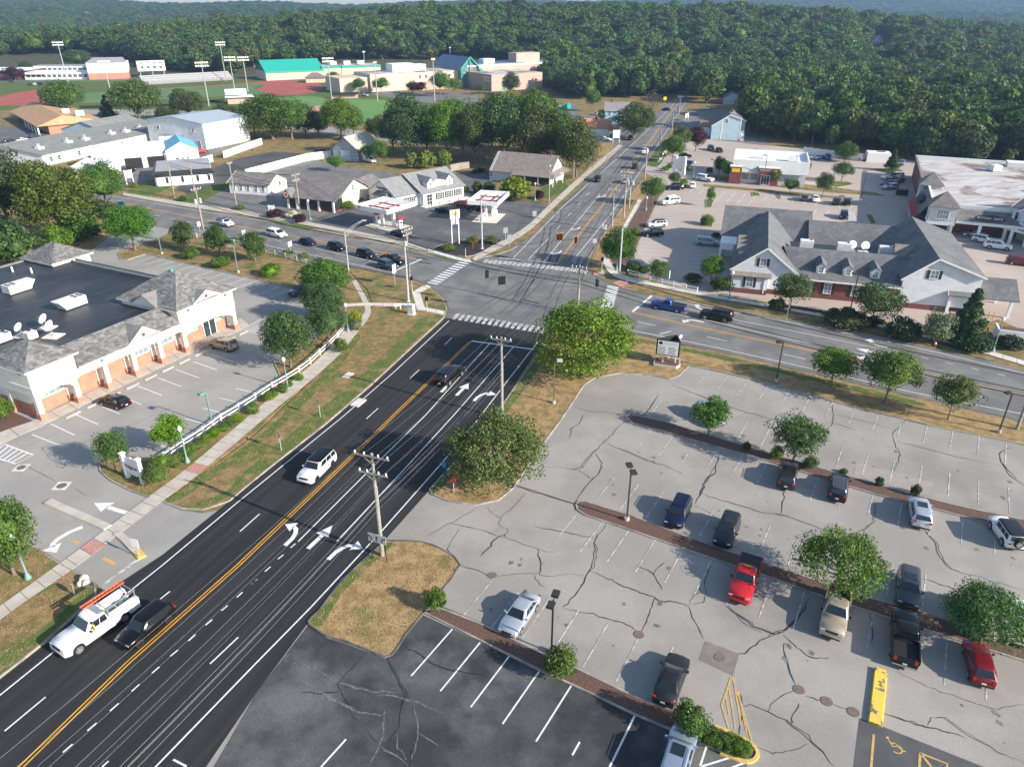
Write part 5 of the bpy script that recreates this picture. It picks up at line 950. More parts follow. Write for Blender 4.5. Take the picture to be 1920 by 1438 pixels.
b.win(3.1,-.91,2.15,1.05,1.7,shut=1,m=M_pane2)
q=MB();q.box(5.5,5.7,-1.0,-.9,.3,3.2);q.build('downspout',M_trimw,b.r)
for x in(12.9,16.0,20.4,24.2):b.win(x,.29,1.95,1.05,1.75,shut=1,m=M_pane2,rows=3)
q=MB();q.box(-2.2,0,3,4.2,5.5,6.6);
for y in(6.5,9.5,12.5):
 q=MB();q.box(.6,2.4,y-.8,y+.8,4.9,5.9);dm=q.build('dormer',C,b.r)
 for sg in(-1,1):b.slab('roof',M_sht,[(.2,y,6.75),(4.2,y,6.75),(3.0,y+sg*1.0,5.75),(.2,y+sg*1.0,5.75)],.08,dm)
 # side gable of the right wing towards the roof pit
q=MB();q.add([(27.0,9,5.0),(27.0,13,5.0),(27.0,13,6.1),(27.0,11,7.6),(27.0,9,6.1),(29.5,9,5),(29.5,13,5),(29.5,13,6.1),(31.3,11,7.6),(29.5,9,6.1)],[(0,1,2,3,4),(0,4,9,5),(1,6,7,2)]);dm=q.build('dormer',C,b.r,fixn=True)
for e in(8.6,13.4):b.slab('roof',M_sht,[(26.7,11,7.75),(31.0,11,7.75),(29.2,e,6.0),(26.7,e,6.0)],.08,dm)
# porch at the left side and canopy at the right
q=MB();q.box(-3.0,.2,14.5,20,3.0,4.3);q.build('porch_beam',M_trimw,b.r);[b.box('porch_post',M_trimw,-3.0,-2.6,y,y+.4,0,3.0)for y in(14.5,19.4)]
b.gwall('drive_canopy',M_trimw,38.4,44.0,-.6,7.5,3.0,3.25,5.4,'x');b.gable(M_shg,34.5,44.0,-.6,7.5,3.25,5.4,'x',.35,trim=M_trimw)
for x,y in((43.3,-.4),(43.3,6.8),(34.4,-.5)):b.box('canopy_post',M_trimw,x,x+.45,y,y+.45,0,3.1)
b.box('brick_base',M_brr,34.4,38.3,1.2,1.5,0,1.0)
for x in(40.6,41.3):q=MB();q.cyl(0,0,0,1.1,.09,n=10);o=put('bollard',q.mesh('bollard',M_yel),None,b.W(x,-1.2,.03));tag(o,'yellow bollard at the canopy post of the clapboard building, %s one'%('left' if x<41 else 'right'),'bollard')
for x,l in((12.2,'white rooftop unit left in the roof pit of the clapboard building'),(18.6,'white rooftop unit by the dishes in the roof pit of the clapboard building'),(25.6,'white rooftop unit beside the dormer in the roof pit')):hvac(l,b.W(x,12.0,4.95),b.an,2.6,1.6,1.9,False,1)
dish('left blue white satellite dish in the roof pit',b.W(20.2,13.5,4.95),b.an-1.4,1.1);dish('right blue white satellite dish in the roof pit',b.W(22.4,13.6,4.95),b.an-1.4,1.1)
# - fuel station store
b=Bld('fuel_station_store','white fuel station store with grey gabled roofs and two front dormers','shop',(793,387),ang=44)
b.gwall('wall',M_clapw,0.3,13.6,0,15,0,3.3,6.9,'x');b.gable(M_shl,0.3,13.6,0,15,3.3,6.9,'x',.5,trim=M_trimw);b.gwall('wall',M_clapw,-6.6,.3,1.9,14,0,3.2,6.4,'x');b.gable(M_shl,-6.6,.0,1.9,14,3.2,6.4,'x',.4,trim=M_trimw)
for x in(3.5,9.6):
 q=MB();q.box(x-1.1,x+1.1,.9,4,3.9,5.4);q.add([(x-1.1,.9,5.4),(x+1.1,.9,5.4),(x,.9,6.5),(x-1.1,5,5.4),(x+1.1,5,5.4),(x,5,6.5)],[(0,1,2),(1,4,5,2),(2,5,3,0)]);dm=q.build('dormer',M_clapw,b.r)
 for sg in(-1,1):b.slab('roof',M_shl,[(x,.6,6.62),(x,6.6,6.62),(x+sg*1.35,4.6,5.3),(x+sg*1.35,.6,5.3)],.08,dm)
 b.win(x,.89,4.8,.6,.8,par=dm)
b.box('sign_band',M_trimw,4.6,8.5,1.2,3.0,4.0,5.2);text('sign_lettering','Cumberland',.5,flat('grey_lettering',(.25,.25,.27)),b.r,(6.55,1.17,4.8),(math.pi/2,0,0),.03)if 0 else text('sign_lettering','Food Mart',.6,flat('grey_lettering',(.25,.25,.27)),b.r,(6.55,1.17,4.8),(math.pi/2,0,0),.03,shear=.2)
text('sign_lettering','Food Mart',1.0,flat('black_lettering',(.02,.02,.025)),b.r,(-6.66,8.0,4.3),(math.pi/2,0,-math.pi/2),.04,shear=.25)
for x in(5.6,8.6,11.6):b.win(x,-.01,1.75,1.5,1.6,shut=1,style=3,rows=3)
b.win(2.2,-.01,1.35,1.6,2.5,style=2,rows=3);b.win(-3.0,1.89,1.6,4.4,1.5,style=7,rows=3)
q=MB();q.box(-8.3,-6.6,4.0,9.5,0,2.7);q.build('side_entry',M_clapw,b.r);b.hip(M_shg,-8.3,-6.4,4.0,9.5,2.75,3.9,.35);b.win(-8.31,5.4,1.5,.9,1.6,'l',shut=1);b.win(-8.31,8.0,1.5,.9,1.6,'l',shut=1)
for i,x in enumerate((1.5,4.2,7.4,10.4)):q=MB();q.cyl(0,0,0,1.2,.08,n=8);o=put('bollard',q.mesh('bollard',M_trim if 'M_trim' in globals()else M_dark),None,b.W(x,-1.6,.05));tag(o,'thin bollard on the kerb before the store, %s from the left canopy'%ORD[i],'bollard','bollards before the fuel store')
pv=MB();pv.box(-1,14.5,-2.2,0,.03,.14);o=pv.build('shop_kerb',M_concw);o.location=b.o;o.rotation_euler=(0,0,b.an);struct(o)
def canopy(label,A,ang,L,W,h,posts,isl):
 c=Bld('fuel_canopy',label,'fuel canopy',A,ang=ang);fw=.95
 for nm,(x0,x1,y0,y1)in{'a':(-L/2,L/2,-W/2,-W/2+.15),'b':(-L/2,L/2,W/2-.15,W/2),'c':(-L/2,-L/2+.15,-W/2+.15,W/2-.15),'d':(L/2-.15,L/2,-W/2+.15,W/2-.15)}.items():c.box('fascia',M_trimw,x0,x1,y0,y1,h,h+fw)
 c.box('deck',M_wroof,-L/2+.15,L/2-.15,-W/2+.15,W/2-.15,h+.1,h+.2)
 for i in range(int(L/.55)):
  x=-L/2+.4+i*.55;q=MB();q.bar((x,W/2-.2,h+.85),(x,W/2-1.0,h+.2),.09);q.build('brace',M_trimw,c.r)
 for i in range(int(W/.55)):
  y=-W/2+.4+i*.55;q=MB();q.bar((-L/2+.2,y,h+.85),(-L/2+1.0,y,h+.2),.09);q.build('brace',M_trimw,c.r)
 red=flat('red_steel',(.40,.06,.035),.6);flat('dark_red_steel',(.16,.02,.018),.6)
 for y in(-W*.18,W*.18):c.box('roof_beam',MATS['dark_red_steel'],-L*.38,L*.38,y-.09,y+.09,h+.2,h+.45)
 for x in(-L*.2,L*.2):c.box('roof_beam',red,x-.17,x+.17,-W*.26,W*.30,h+.45,h+.55)
 for x,y in posts:c.box('post',M_trimw,x-.35,x+.35,y-.3,y+.3,.0,h)
 q=MB();q.box(-isl[0]/2,isl[0]/2,-isl[1]/2,isl[1]/2,.03,.06);o=put('concrete_pad',q.mesh('concrete_pad',M_concw),c.r)
 return c
def shell(par,loc,rot,s):
 for k,(sc,m,d)in enumerate(((1.0,flat('emblem_red',(.62,.06,.03),.5),.0),(.86,flat('emblem_yellow',(.85,.5,.02),.5),.03))):
  mb=MB();n=28;pts=[(0,-.55*sc)]
  for i in range(n+1):
   a=math.pi*(1.08-1.16*i/n);rr=sc*(.92+.06*abs(math.sin(i*math.pi/4)));pts.append((rr*math.cos(a)*.98,-.05+rr*math.sin(a)*.9))
  mb.add([(p[0]*s,-d-.02,p[1]*s)for p in pts],[(0,i+1,i)for i in range(1,n+1)]);put('emblem',mb.mesh('emblem',m),par,loc,rot)
 for i in range(5):
  a=R(40+25*i);mb=MB();mb.bar((0,-.06,-.42*s),(.68*s*math.cos(a),-.06,-.05*s+.62*s*math.sin(a)),.025*s,.01);put('emblem_rib',mb.mesh('emblem_rib',flat('emblem_red',(.62,.06,.03),.5)),par,loc,rot)
c1=canopy('white fuel canopy with red roof beams nearest the store side entry',(726,424),34-68,9.6,9.6,4.3,[(-1.6,.2),(1.9,.2)],(9,6));shell(c1.r,(-3.6,-4.82,4.8),(0,0,0),.5)
c2=canopy('white fuel canopy with red roof beams nearest the north road',(917,409),54-68,7.2,11.0,4.3,[(-.6,-1.0),(.6,2.0)],(6,9));shell(c2.r,(3.62,-3.5,4.8),(0,0,math.pi/2),.5)
def pump(label,c,x,y):
 t=thing('fuel_pump',label,'fuel pump',c.W(x,y,.05),c.an);q=MB();q.box(-.3,.3,-.5,.5,0,1.75);q.build('cabinet',M_trimw,t);q=MB();q.box(-.31,.31,-.35,.35,1.1,1.5);q.build('display',M_dark,t);q=MB();q.box(-.34,.34,-.75,.75,2.05,2.4);q.box(-.05,.05,-.05,.05,1.7,2.1);q.build('sign_topper',flat('pump_red',(.6,.02,.06),.5),t);q=MB();q.tube([(.32,.4,1.3),(.6,.5,.8),(.55,.55,.3),(.35,.45,.9)],.03,6);q.build('hose',M_dark,t)
 q=MB();q.tube([(-.9,-.4,0),(-.9,-.4,1.0),(-.9,.4,1.0),(-.9,.4,0)],.06,8);q.build('guard_rail',M_trimw,t)
pump('fuel pump with red topper left under the near canopy',c1,-3.4,.6);pump('fuel pump with red topper right under the near canopy',c1,3.9,.2);pump('fuel pump with red topper under the far canopy by its front post',c2,-.6,-3.0);pump('fuel pump with red topper under the far canopy by its rear post',c2,.6,3.8)
# - office, cafe, low house, barn
b=Bld('office_house','brown roofed office house with a porch beside the north road','house',(918,338),ang=-24)
b.gwall('wall',M_clapg,0,18.5,0,12,0,3.0,7.2,'x');b.gable(M_sht,1.2,18.5,0,12,3.0,7.2,'x',.5,trim=M_trimw);b.gable(M_sht,-.3,1.0,1.5,12,3.0,6.2,'x',.3);b.slab('porch_roof',M_sht,[(7.5,-2.2,2.6),(20.6,-2.2,2.6),(20.0,0,3.3),(7.5,0,3.3)],.12);b.slab('porch_roof',M_sht,[(18.6,-.2,3.4),(20.8,-2.2,2.6),(20.8,11,2.6),(18.6,11,3.4)],.12)
for x in(7.7,11.7,15.8,20.2):b.box('porch_post',M_trimw,x,x+.25,-2.0,-1.75,0,2.5)
b.box('painted_porch_shade',flat('dark_glazing_and_shade',(.03,.03,.03),.3),7.6,18.4,-.1,-.02,.4,2.6);b.win(18.52,6,4.9,.8,1.6,'r');b.win(.6,-.01,1.8,.7,1.4)  # near-black panel under the porch roof has the porch shade painted in
b=Bld('cafe','cream cafe with a large taupe roof, glazed porch and red round sign','cafe',(533,390),ang=-21)
b.gwall('wall',M_cream,2.0,15.0,3.6,15.5,0,3.2,6.6,'x',9.0);b.slab('roof',M_shd,[(.6,-.4,2.9),(15.6,-.4,2.9),(15.6,9.0,6.75),(.6,9.0,6.75)],.16);b.slab('roof',M_shd,[(.6,9.01,6.75),(15.6,9.01,6.75),(15.6,16,3.2),(.6,16,3.2)],.16)
b.box('glazed_wall',flat('dark_glazing_and_shade',(.03,.03,.03),.3),1.4,14.9,.6,3.7,.5,2.75);b.box('plinth_wall',M_brr,1.3,15.0,.5,3.7,0,.5)
for x in(1.0,3.6,6.8,10.0,14.2):b.box('post',M_trimw,x,x+.45,.1,.5,0,2.9)
b.gwall('entry_gable',M_shg,.2,3.0,-.6,2.5,2.7,2.8,5.0,'y');q=MB();q.lathe([(.001,0),(.75,0),(.75,.1),(.001,.12)],18,axis='y',c=(1.6,-.72,3.55));sg=q.build('round_sign',flat('sign_red',(.55,.05,.03),.5),b.r);q=MB();q.lathe([(.4,0),(.62,.0)],18,axis='y',c=(1.6,-.76,3.55));q.build('sign_ring',M_trimw,sg)
b.gwall('rear_wing',M_cream,7.5,14.6,12,24,0,2.9,4.6,'y');b.gable(M_shd,7.5,14.6,13,24,2.9,4.6,'y',.3);b.win(15.02,8.6,4.5,.8,1.3,'r');b.gable(M_shd,13.6,15.0,3.5,12,3.0,5.6,'x',.1,trim=M_trimw)if 0 else None
q=MB();q.box(14.6,17.8,16,21.5,1.0,1.15);[q.box(14.7,17.8,y,y+.08,1.15,2.0)for y in(16,21.4)];q.box(17.7,17.8,16,21.5,1.15,2.0);q.build('rear_deck',M_trimw,b.r)
b=Bld('low_office','low white office with a dark brown roof left of the cafe','house',(432,362),ang=-16)
b.gwall('wall',M_clapw,0,12.0,0,9,0,2.8,4.9,'x');b.gable(M_shd,0,12.0,0,9,2.8,4.9,'x',.4,trim=M_trimw)
for x in(1.4,3.6,5.8,8.2,10.4):b.win(x,-.01,1.6,.8,1.4,rows=2)
b.win(12.02,5.6,2.2,.8,1.2,'r')
b=Bld('barn','weathered grey blue barn with a pale mossy roof','barn',(626,300),ang=-22)
b.gwall('wall',M_barn,0,9.6,0,13,0,3.6,7.4,'y');b.gable(mat('pale_barn_roof',(.36,.37,.30),(.42,.43,.37),scale=.5,rough=.95,fine=.1),0,9.6,0,13,3.6,7.4,'y',.4,trim=flat('brown_rake',(.2,.12,.1)));q=MB();q.box(3.0,6.8,-.06,0,0,3.1);dr=q.build('barn_door',mat('pale_barn_door',(.42,.5,.55),(.33,.4,.45),scale=2,rough=.9),b.r);q=MB();[q.box(x,x+.1,-.1,-.06,0,3.1)for x in(3.0,4.85,6.7)];q.build('door_batten',M_barn,dr);b.win(4.8,-.01,6.2,.6,.5,rows=1,style=1,m=M_dark)
# - service yard buildings
b=Bld('steel_shed','tall white steel shed with a blue grey low roof and two bay doors','warehouse',(388,281),ang=64.7)
M_std=siding('white_steel_cladding',(.74,.75,.76),.4,.25)
b.gwall('wall',M_std,0,21.5,0,27.5,0,8.6,10.2,'x');b.gable(M_steelb,0,21.5,0,27.5,8.6,10.2,'x',.3);
for y in(9.5,16.0):q=MB();q.box(-.06,0,y,y+4.0,0,4.0);dr=q.build('bay_door',M_dark,b.r);q=MB();q.box(-.12,-.06,y,y+4.0,2.6,4.2);q.build('rolled_door',flat('pale_door',(.5,.56,.6)),dr)
for y in(5.0,22.0):b.win(-.01,y,6.2,1.2,1.2,'l',style=1,rows=1)
b.win(-.01,3.2,1.4,1.6,2.6,'l',style=2,rows=1,m=M_pane2)
b=Bld('long_hall','long white hall with a grey shingle roof carrying many small vents','commercial building',(84,312),B=(330,258))
b.gwall('wall',M_clapw,0,62,0,22,0,3.4,5.6,'x',18);b.gable(M_shl if 0 else mat('green_grey_shingle',(.19,.20,.185),(.23,.235,.22),scale=.5,rough=.9,fine=.15,fscale=4),0,62,0,22,3.4,5.6,'x',.4,rp=18);b.gable(MATS['green_grey_shingle'],40,62,14,34,4.2,7.2,'x',.3);b.gwall('wall',M_clapb,40,62,15,34,0,4.2,7.0,'x')
for i,x in enumerate((5,17,23.5,36,42,50,58)):
 t=thing('roof_vent_unit','white hooded vent unit, %s from the near end of the long grey roof'%ORD[i],'roof vent',b.W(x,6.0+(i%2)*.8,4.1),b.an,'vent units on the long grey roof');q=MB();q.box(-1.1,1.1,-.9,.9,-.2,.8);q.build('base',M_hvac,t);q=MB();q.box(-.6,.6,.2,.8,.8,1.7);q.build('hood',M_metal,t)
for x in(3,6,14,20,27,33,47,52,56):b.win(x,-.01,1.7,1.0,1.4)
b=Bld('service_garage','white garage with open bays and a blue gabled annex','garage',(183,322),ang=27)
b.gwall('wall',M_clapw,-.5,20,0,14,0,4.3,6.6,'x');b.gable(flat('pale_metal_roof',(.62,.64,.66),.5),-.5,20,0,14,4.3,6.6,'x',.3)
b.gwall('wall',M_clapw,20,29.5,-1.5,14,0,4.8,7.2,'y');b.gable(flat('light_blue_roof',(.16,.42,.55),.6),20,29.5,-1.5,14,4.8,7.2,'y',.25)
for x in(8.0,14.4):q=MB();q.box(x,x+4.9,-.06,0,.05,3.2);q.build('open_bay',M_dark,b.r)
q=MB();q.box(21.5,27.5,-1.56,-1.5,.05,3.4);dr=q.build('bay_door',M_trimw,b.r);[b.win(x,-1.57,2.2,.8,.4,par=dr,rows=1,style=1)for x in(23,24.6,26.2)]
b.slab('awning',M_blue,[(3.0,-1.3,2.2),(5.6,-1.3,2.2),(5.6,0,3.2),(3.0,0,3.2)],.05);b.win(-.51,7,5.1,1.4,.9,'l',rows=4,style=1,m=M_metal)
b=Bld('small_shop','small white flat roofed shop with a blue awning behind the tall trees','shop',(142,336),ang=8)
b.box('wall',M_clapw,0,9.5,0,12,0,3.6);b.slab('roof',M_wroof,[(-.4,-.4,3.7),(9.9,-.4,3.7),(9.9,12.4,4.0),(-.4,12.4,4.0)],.2);b.slab('awning',M_blue,[(5.0,-1.3,2.4),(7.6,-1.3,2.4),(7.6,0,3.4),(5.0,0,3.4)],.05);q=MB();q.box(5.6,7.0,-.06,0,.05,2.3);q.build('door',M_dark,b.r);[b.win(-.01,y,2.0,1.1,1.3,'l')for y in(2,4.5,7,9.5)]
b=Bld('clinic','low white clinic with a dark hipped front roof and flat grey roof behind','clinic',(294,351),ang=22)
b.box('wall',M_clapw,0,15,0,20,0,3.1);b.slab('roof',mat('grey_flat_roof',(.36,.36,.37),(.30,.30,.31),scale=.4,rough=.9),[(.2,1.5,3.75),(14.8,1.5,3.75),(14.8,19.5,3.75),(.2,19.5,3.75)],.2);b.slab('mansard',M_shut,[(-.7,-.7,2.9),(15.7,-.7,2.9),(14.9,.6,4.0),(.1,.6,4.0)],.12);b.slab('mansard',M_shut,[(-.7,-.7,2.9),(.1,.6,4.0),(.1,20,4.0),(-.7,20.7,2.9)],.12)
for x in(3,7,11,14):b.win(x,-.01,1.6,.7,1.6,rows=1,style=1)
for y in(3,6,13,16):b.win(-.01,y,1.6,.7,1.6,'l',rows=1,style=1)
q=MB();q.box(-.08,0,9,10.4,.05,2.4);q.build('door',M_dark,b.r)
b=Bld('orange_roof_store','brick store with an orange brown roof and an arcade front','shop',(105,252),ang=40)
b.box('wall',M_brk,-2,18,-.0,22,0,3.6);M_or=mat('orange_brown_shingle',(.42,.25,.13),(.48,.30,.16),scale=.6,rough=.9,fine=.12,fscale=4);b.slab('roof',M_or,[(-6,-1,3.4),(-6,60,3.4),(4,60,6.6),(4,1,6.6)],.2);b.slab('roof',M_or,[(4,1.0,6.6),(4,60,6.6),(19,60,3.5),(19,-1,3.5)],.2);b.slab('roof',M_or,[(-6,-1,3.4),(4,1.0,6.6),(19,-1,3.5)],.2)
b.box('wall',flat('dark_storefront',(.05,.045,.045),.3),-1.5,17,22,60,0,3.4)
for y in(.5,7,14,21,28):b.box('arcade_post',M_trimw,-5.8,-5.3,y,y+.5,0,3.3)
hvac('rooftop unit on the orange roof, left of the pair',b.W(8,16,5.6),b.an,3,2,1.8,False,1);hvac('rooftop unit on the orange roof, right of the pair',b.W(11,6,5.2),b.an,3.4,2.2,2.2,False,1)
# - fast food restaurant
b=Bld('fast_food_restaurant','grey fast food restaurant with red brick entrance and white flat roof','restaurant',(1374,343),ang=-17.4)
ML=MATS.get('pale_metal_slope')or mat('pale_metal_slope',(.47,.49,.46),(.43,.45,.43),scale=.3,rough=.6,fine=.04)
b.box('wall',M_clapg,0,19.2,0,17,0,3.4);b.slab('roof_slope',ML,[(-.5,-.9,3.3),(19.7,-.9,3.3),(19.9,1.6,6.2),(-.7,1.6,6.2)],.15);b.box('parapet',M_trimw,-.7,19.9,1.6,1.9,3.4,6.35);b.box('parapet',M_trimw,-.7,19.9,19.0,19.3,3.0,6.3);b.box('parapet',M_trimw,-.7,-.4,1.9,19.0,3.0,6.3);b.box('parapet',M_trimw,19.6,19.9,1.9,19.0,3.0,6.3)
b.slab('flat_roof',M_wroof,[(-.4,1.9,5.4),(19.6,1.9,5.4),(19.6,19,5.4),(-.4,19,5.4)],.15)
b.box('brick_entrance',M_brr,6.6,12.0,-1.2,1.5,0,4.7);b.box('entrance_cap',M_trimw,6.5,12.1,-1.3,1.5,4.7,4.95);b.box('brick_pier',M_brr,-1.2,2.0,-1.4,1.5,0,4.7);b.box('pier_cap',M_trimw,-1.3,2.1,-1.5,1.5,4.7,4.95)
text('lettering',"McDonald's",.62,M_trimw,b.r,(8.3,-1.23,4.2),(math.pi/2,0,0),.02)
q=MB();yl=flat('golden_yellow',(.85,.5,.01),.5)
for cx in(10.45,11.05):
 pts=[(cx-.3+.6*t,-1.28,3.1+1.2*math.sin(math.pi*(.08+.84*t))**.7)for t in np.linspace(0,1,13)];q.tube(pts,.085,8)
q.build('golden_arches',yl,b.r)
q=MB();q.box(-.7,1.5,-1.5,-1.4,3.3,4.3);q.build('yellow_sign',yl,b.r);text('sign_lettering','OPEN 24 HOURS',.3,M_dark,b.r,(.4,-1.52,3.8),(math.pi/2,0,0),.01)if 0 else None
b.win(3.2,-.01,2.0,1.9,1.6,style=4,rows=4);b.win(5.4,-.01,2.0,1.9,1.6,style=4,rows=4);b.win(8.6,-1.21,1.5,2.2,2.6,style=3,rows=1);b.win(14.4,-.01,1.9,1.5,.8,style=2,rows=1,m=M_pane2);b.win(17.0,-.01,1.4,1.0,2.2,style=1,rows=1,m=flat('grey_door',(.3,.32,.33)))
b.win(15.6,-.01,1.4,.9,2.2,style=1,rows=1,m=flat('grey_door',(.3,.32,.33)))
hvac('rooftop unit behind the parapet of the restaurant',b.W(15.5,8,5.42),b.an,3,2,1.5,False,2);hvac('low rooftop unit left on the restaurant roof',b.W(6,10,5.42),b.an,3,1.2,.7,False,1)
# - shopping plaza
b=Bld('shopping_plaza','brick shopping plaza with a weathered pale flat roof and arcade towers','shopping plaza',(1728,425),ang=66)
b.box('wall',M_brr,-3,60,-75,0,0,5.6);b.slab('flat_roof',M_grav,[(-3,-75,5.75),(60,-75,5.75),(60,0,5.75),(-3,0,5.75)],.12);b.box('parapet',M_trimw,59.6,60.2,-75,.3,5.6,6.2);b.box('parapet',M_sht,14,59.6,-.2,.3,5.6,6.1);b.box('fascia',M_trimw,-3.4,-3,-75,-1.2,5.2,6.4)
b.slab('arcade_roof',M_shd,[(-8.0,-34,4.0),(-8.0,-5.4,4.0),(-4.0,-5.4,5.6),(-4.0,-34,5.6)],.15);b.slab('arcade_floor',M_conc,[(-8.4,-60,.14),(-8.4,0,.14),(-3,0,.14),(-3,-60,.14)],.12);b.box('arcade_beam',M_trimw,-8.0,-7.6,-34,-5.4,3.3,3.9)
for y in(-10.5,-16.5,-23.0,-29):b.box('arcade_post',M_trimw,-8.0,-7.4,y,y+.6,0,3.4)
def ptower(x0,y0,w,d):
 b.box('tower',M_clapg,x0,x0+w,y0,y0+d,3.2,6.6);b.box('tower_band',M_trimw,x0-.1,x0+w+.1,y0-.1,y0+d+.1,2.7,3.3);b.hip(M_shd,x0,x0+w,y0,y0+d,6.6,9.4,.5)
 for x in(x0+.1,x0+w-.6):
  for y in(y0+.1,y0+d-.6):b.box('tower_post',M_trimw,x,x+.5,y,y+.5,0,2.8)
 b.win(x0-.02,y0+d/2,5.0,2.2,1.9,'l',style=4,rows=2,m=M_pane2);b.win(x0+w/2,y0+d+.02,5.0,1.4,1.6,'b',m=M_pane2)
ptower(-8.2,-5.2,5.0,5.2);ptower(14.5,-3.6,4.6,4.6)
b.slab('storefront_slope',M_shg,[(-3,1.6,3.4),(14.4,1.6,3.4),(14.4,-.6,6.4),(-3,-.6,6.4)],.15);b.box('storefront_wall',M_dark,-3,14.4,.02,.3,0,3.3);b.box('storefront_cap',M_trimw,-3,14.5,-1.0,-.55,6.2,6.6)
for i in range(6):
 x=-2.6+i*2.85;b.slab('awning',M_awn,[(x,2.9,2.5),(x+2.7,2.9,2.5),(x+2.7,1.5,3.6),(x,1.5,3.6)],.05);b.box('storefront_post',M_trimw,x,x+.25,2.3,2.55,0,2.6)
q=MB();q.lathe([(.001,0),(1.0,0),(1.0,.1),(.001,.12)],20,axis='z');ov=q.build('oval_sign',M_dark,b.r);ov.location=(6,1.15,5.0);ov.rotation_euler=(math.pi/2+.62-1.2,0,math.pi);ov.scale=(3.0,1.1,1)
text('sign_lettering','Village Liquor',.5,M_trimw,ov,(0,0,.2),(0,0,0),.01)if 0 else None
q=MB();n=24;q.prism([(2.9*math.cos(6.283*i/n)**1*(1 if abs(math.cos(6.283*i/n))<.8 else 1),.75*math.sin(6.283*i/n))for i in range(n)],0,.12);ov=q.build('oval_sign',flat('sign_black',(.03,.03,.03),.5),b.r);ov.location=(-7.2,-11.6,4.75);ov.rotation_euler=(math.pi/2-.38,0,-math.pi/2);text('sign_lettering','DUTCAN . DOCS',.62,M_trimw,ov,(0,0,.14),(0,0,0),.02)
b.gable(M_shg,-10.5,-4.0,-26,-20,3.9,6.2,'x',.3,trim=M_trimw)
for i,(x,y,l)in enumerate(((20,-26,'white rooftop unit in the middle of the pale plaza roof'),(24,-30,'second white rooftop unit in the middle of the pale plaza roof'),(45,-18,'white duct box left at the rear of the pale plaza roof'),(44,-34,'white duct box right at the rear of the pale plaza roof'),(26,-44,'white rooftop unit at the right of the pale plaza roof'),(55,-42,'tall rear rooftop unit first on the plaza roof'),(55,-48,'tall rear rooftop unit second on the plaza roof'),(55,-54,'tall rear rooftop unit third on the plaza roof'))):hvac(l,b.W(x,y,5.77),b.an+.4,3.4,2.2,1.7 if i<5 else 2.4,False,2)
q=MB();q.box(53,57,-40,-22,5.8,7.0);o=q.build('roof_duct',M_trimw);o.location=b.o;o.rotation_euler=(0,0,b.an);tag(o,'long white duct housing along the rear of the plaza roof','duct')
sb=Bld('shop_row','two storey pale blue shop row with a white sign band and columns','shop row',(1866,455),ang=-63)
sb.box('wall',M_clapb,0,40,3,16,3.6,7.4);sb.box('wall',M_clapg,.5,40,6,16,0,3.6);sb.box('sign_band',M_trimw,-.3,40,1.6,3.0,2.7,3.9);sb.gable(M_shg,0,40,3,16,7.4,10.2,'x',.4,trim=M_trimw)
for x0 in(2.2,12.5):sb.gwall('bay',M_clapb,x0,x0+6,2.4,3.2,3.9,7.2,9.6,'y');sb.gable(M_sht,x0,x0+6,2.4,7,7.2,9.6,'y',.35,trim=M_trimw);[sb.win(x0+1.2+i*1.2,2.39,5.6,.8,1.9,rows=1,style=1)for i in range(4)]
for x in(0,4.6,9.2,13.8,18.4):sb.box('column',M_trimw,x,x+.6,1.7,2.3,0,2.8)
for x in(1.0,10.5,20.0):sb.win(x,2.99,5.6,.7,1.7,rows=1,style=1)
for x in(4,8.5,12.5,17):sb.win(x,5.99,1.6,2.6,2.2,rows=1,style=2)
text('band_lettering','MARKET',.7,flat('navy_lettering',(.02,.03,.12)),sb.r,(4.2,1.57,3.3),(math.pi/2,0,0),.03);q=MB();q.box(8.2,10.4,1.5,1.6,2.95,3.65);q.build('band_logo',flat('crimson',(.45,.03,.08)),sb.r)
# - far buildings
b=Bld('field_house','large field house with a bright teal metal roof','sports hall',(500,152),ang=31)
b.gwall('wall',M_bry,0,40,0,26,0,5.5,5.6,'x');b.gwall('gable_wall',flat('dark_teal_cladding',(.06,.14,.13),.6),.05,39.9,.1,25.9,5.4,5.6,12.0,'x');b.gable(M_teal,0,40,0,26,5.5,12,'x',.4);b.box('roof_band',M_teal,-.3,40.3,-.4,-.2,4.6,5.6)
b=Bld('pavilion','small hipped roof pavilion beside the field house','pavilion',(574,156),ang=10);b.box('wall',M_bry,0,12,0,8,0,3);b.hip(M_shd,0,12,0,8,3,6,.8)
b=Bld('school','brick high school with a glazed green gabled atrium and flat roofs','school',(922,172),ang=32)
b.box('gym_wall',M_brt,0,36,0,30,0,9);b.slab('gym_roof',M_grav,[(0,0,9.1),(36,0,9.1),(36,30,9.1),(0,30,9.1)],.15);b.box('side_wall',mat('painted_shade_brick',(.34,.26,.22),(.3,.23,.2),scale=.6),-.1,0,.0,30,0,9.0)  # darker brick overlay paints shade into the colour of this side face
b.box('wing_wall',M_brt,0,70,30,62,0,12);sl=b.slab('solar_roof',flat('pale_solar_roof',(.38,.45,.55),.25),[(2,31,12.2),(68,31,12.2),(68,61,12.2),(2,61,12.2)],.15)
for i in range(14):q=MB();q.box(4+i*3,6.6+i*3,34,58,12.3,12.6);q.build('solar_row',flat('solar_panel',(.20,.27,.40),.15),sl)
b.box('penthouse',M_brt,40,58,36,46,12,18);b.box('penthouse',M_trimw,18,26,40,46,12,15);b.box('fascia',M_trimw,0,70,29.6,30,11.4,12.3)
text('wall_lettering','East Lyme\nHigh School',1.7,M_trimw,b.r,(-.14,5,6.5),(math.pi/2,0,-math.pi/2),.03)
q=MB();q.box(-.16,-.1,7.0,9.5,0,3);q.build('teal_door',M_teal,b.r);b.win(8,-.01,1.5,2.4,2.6,m=M_teal,rows=1)
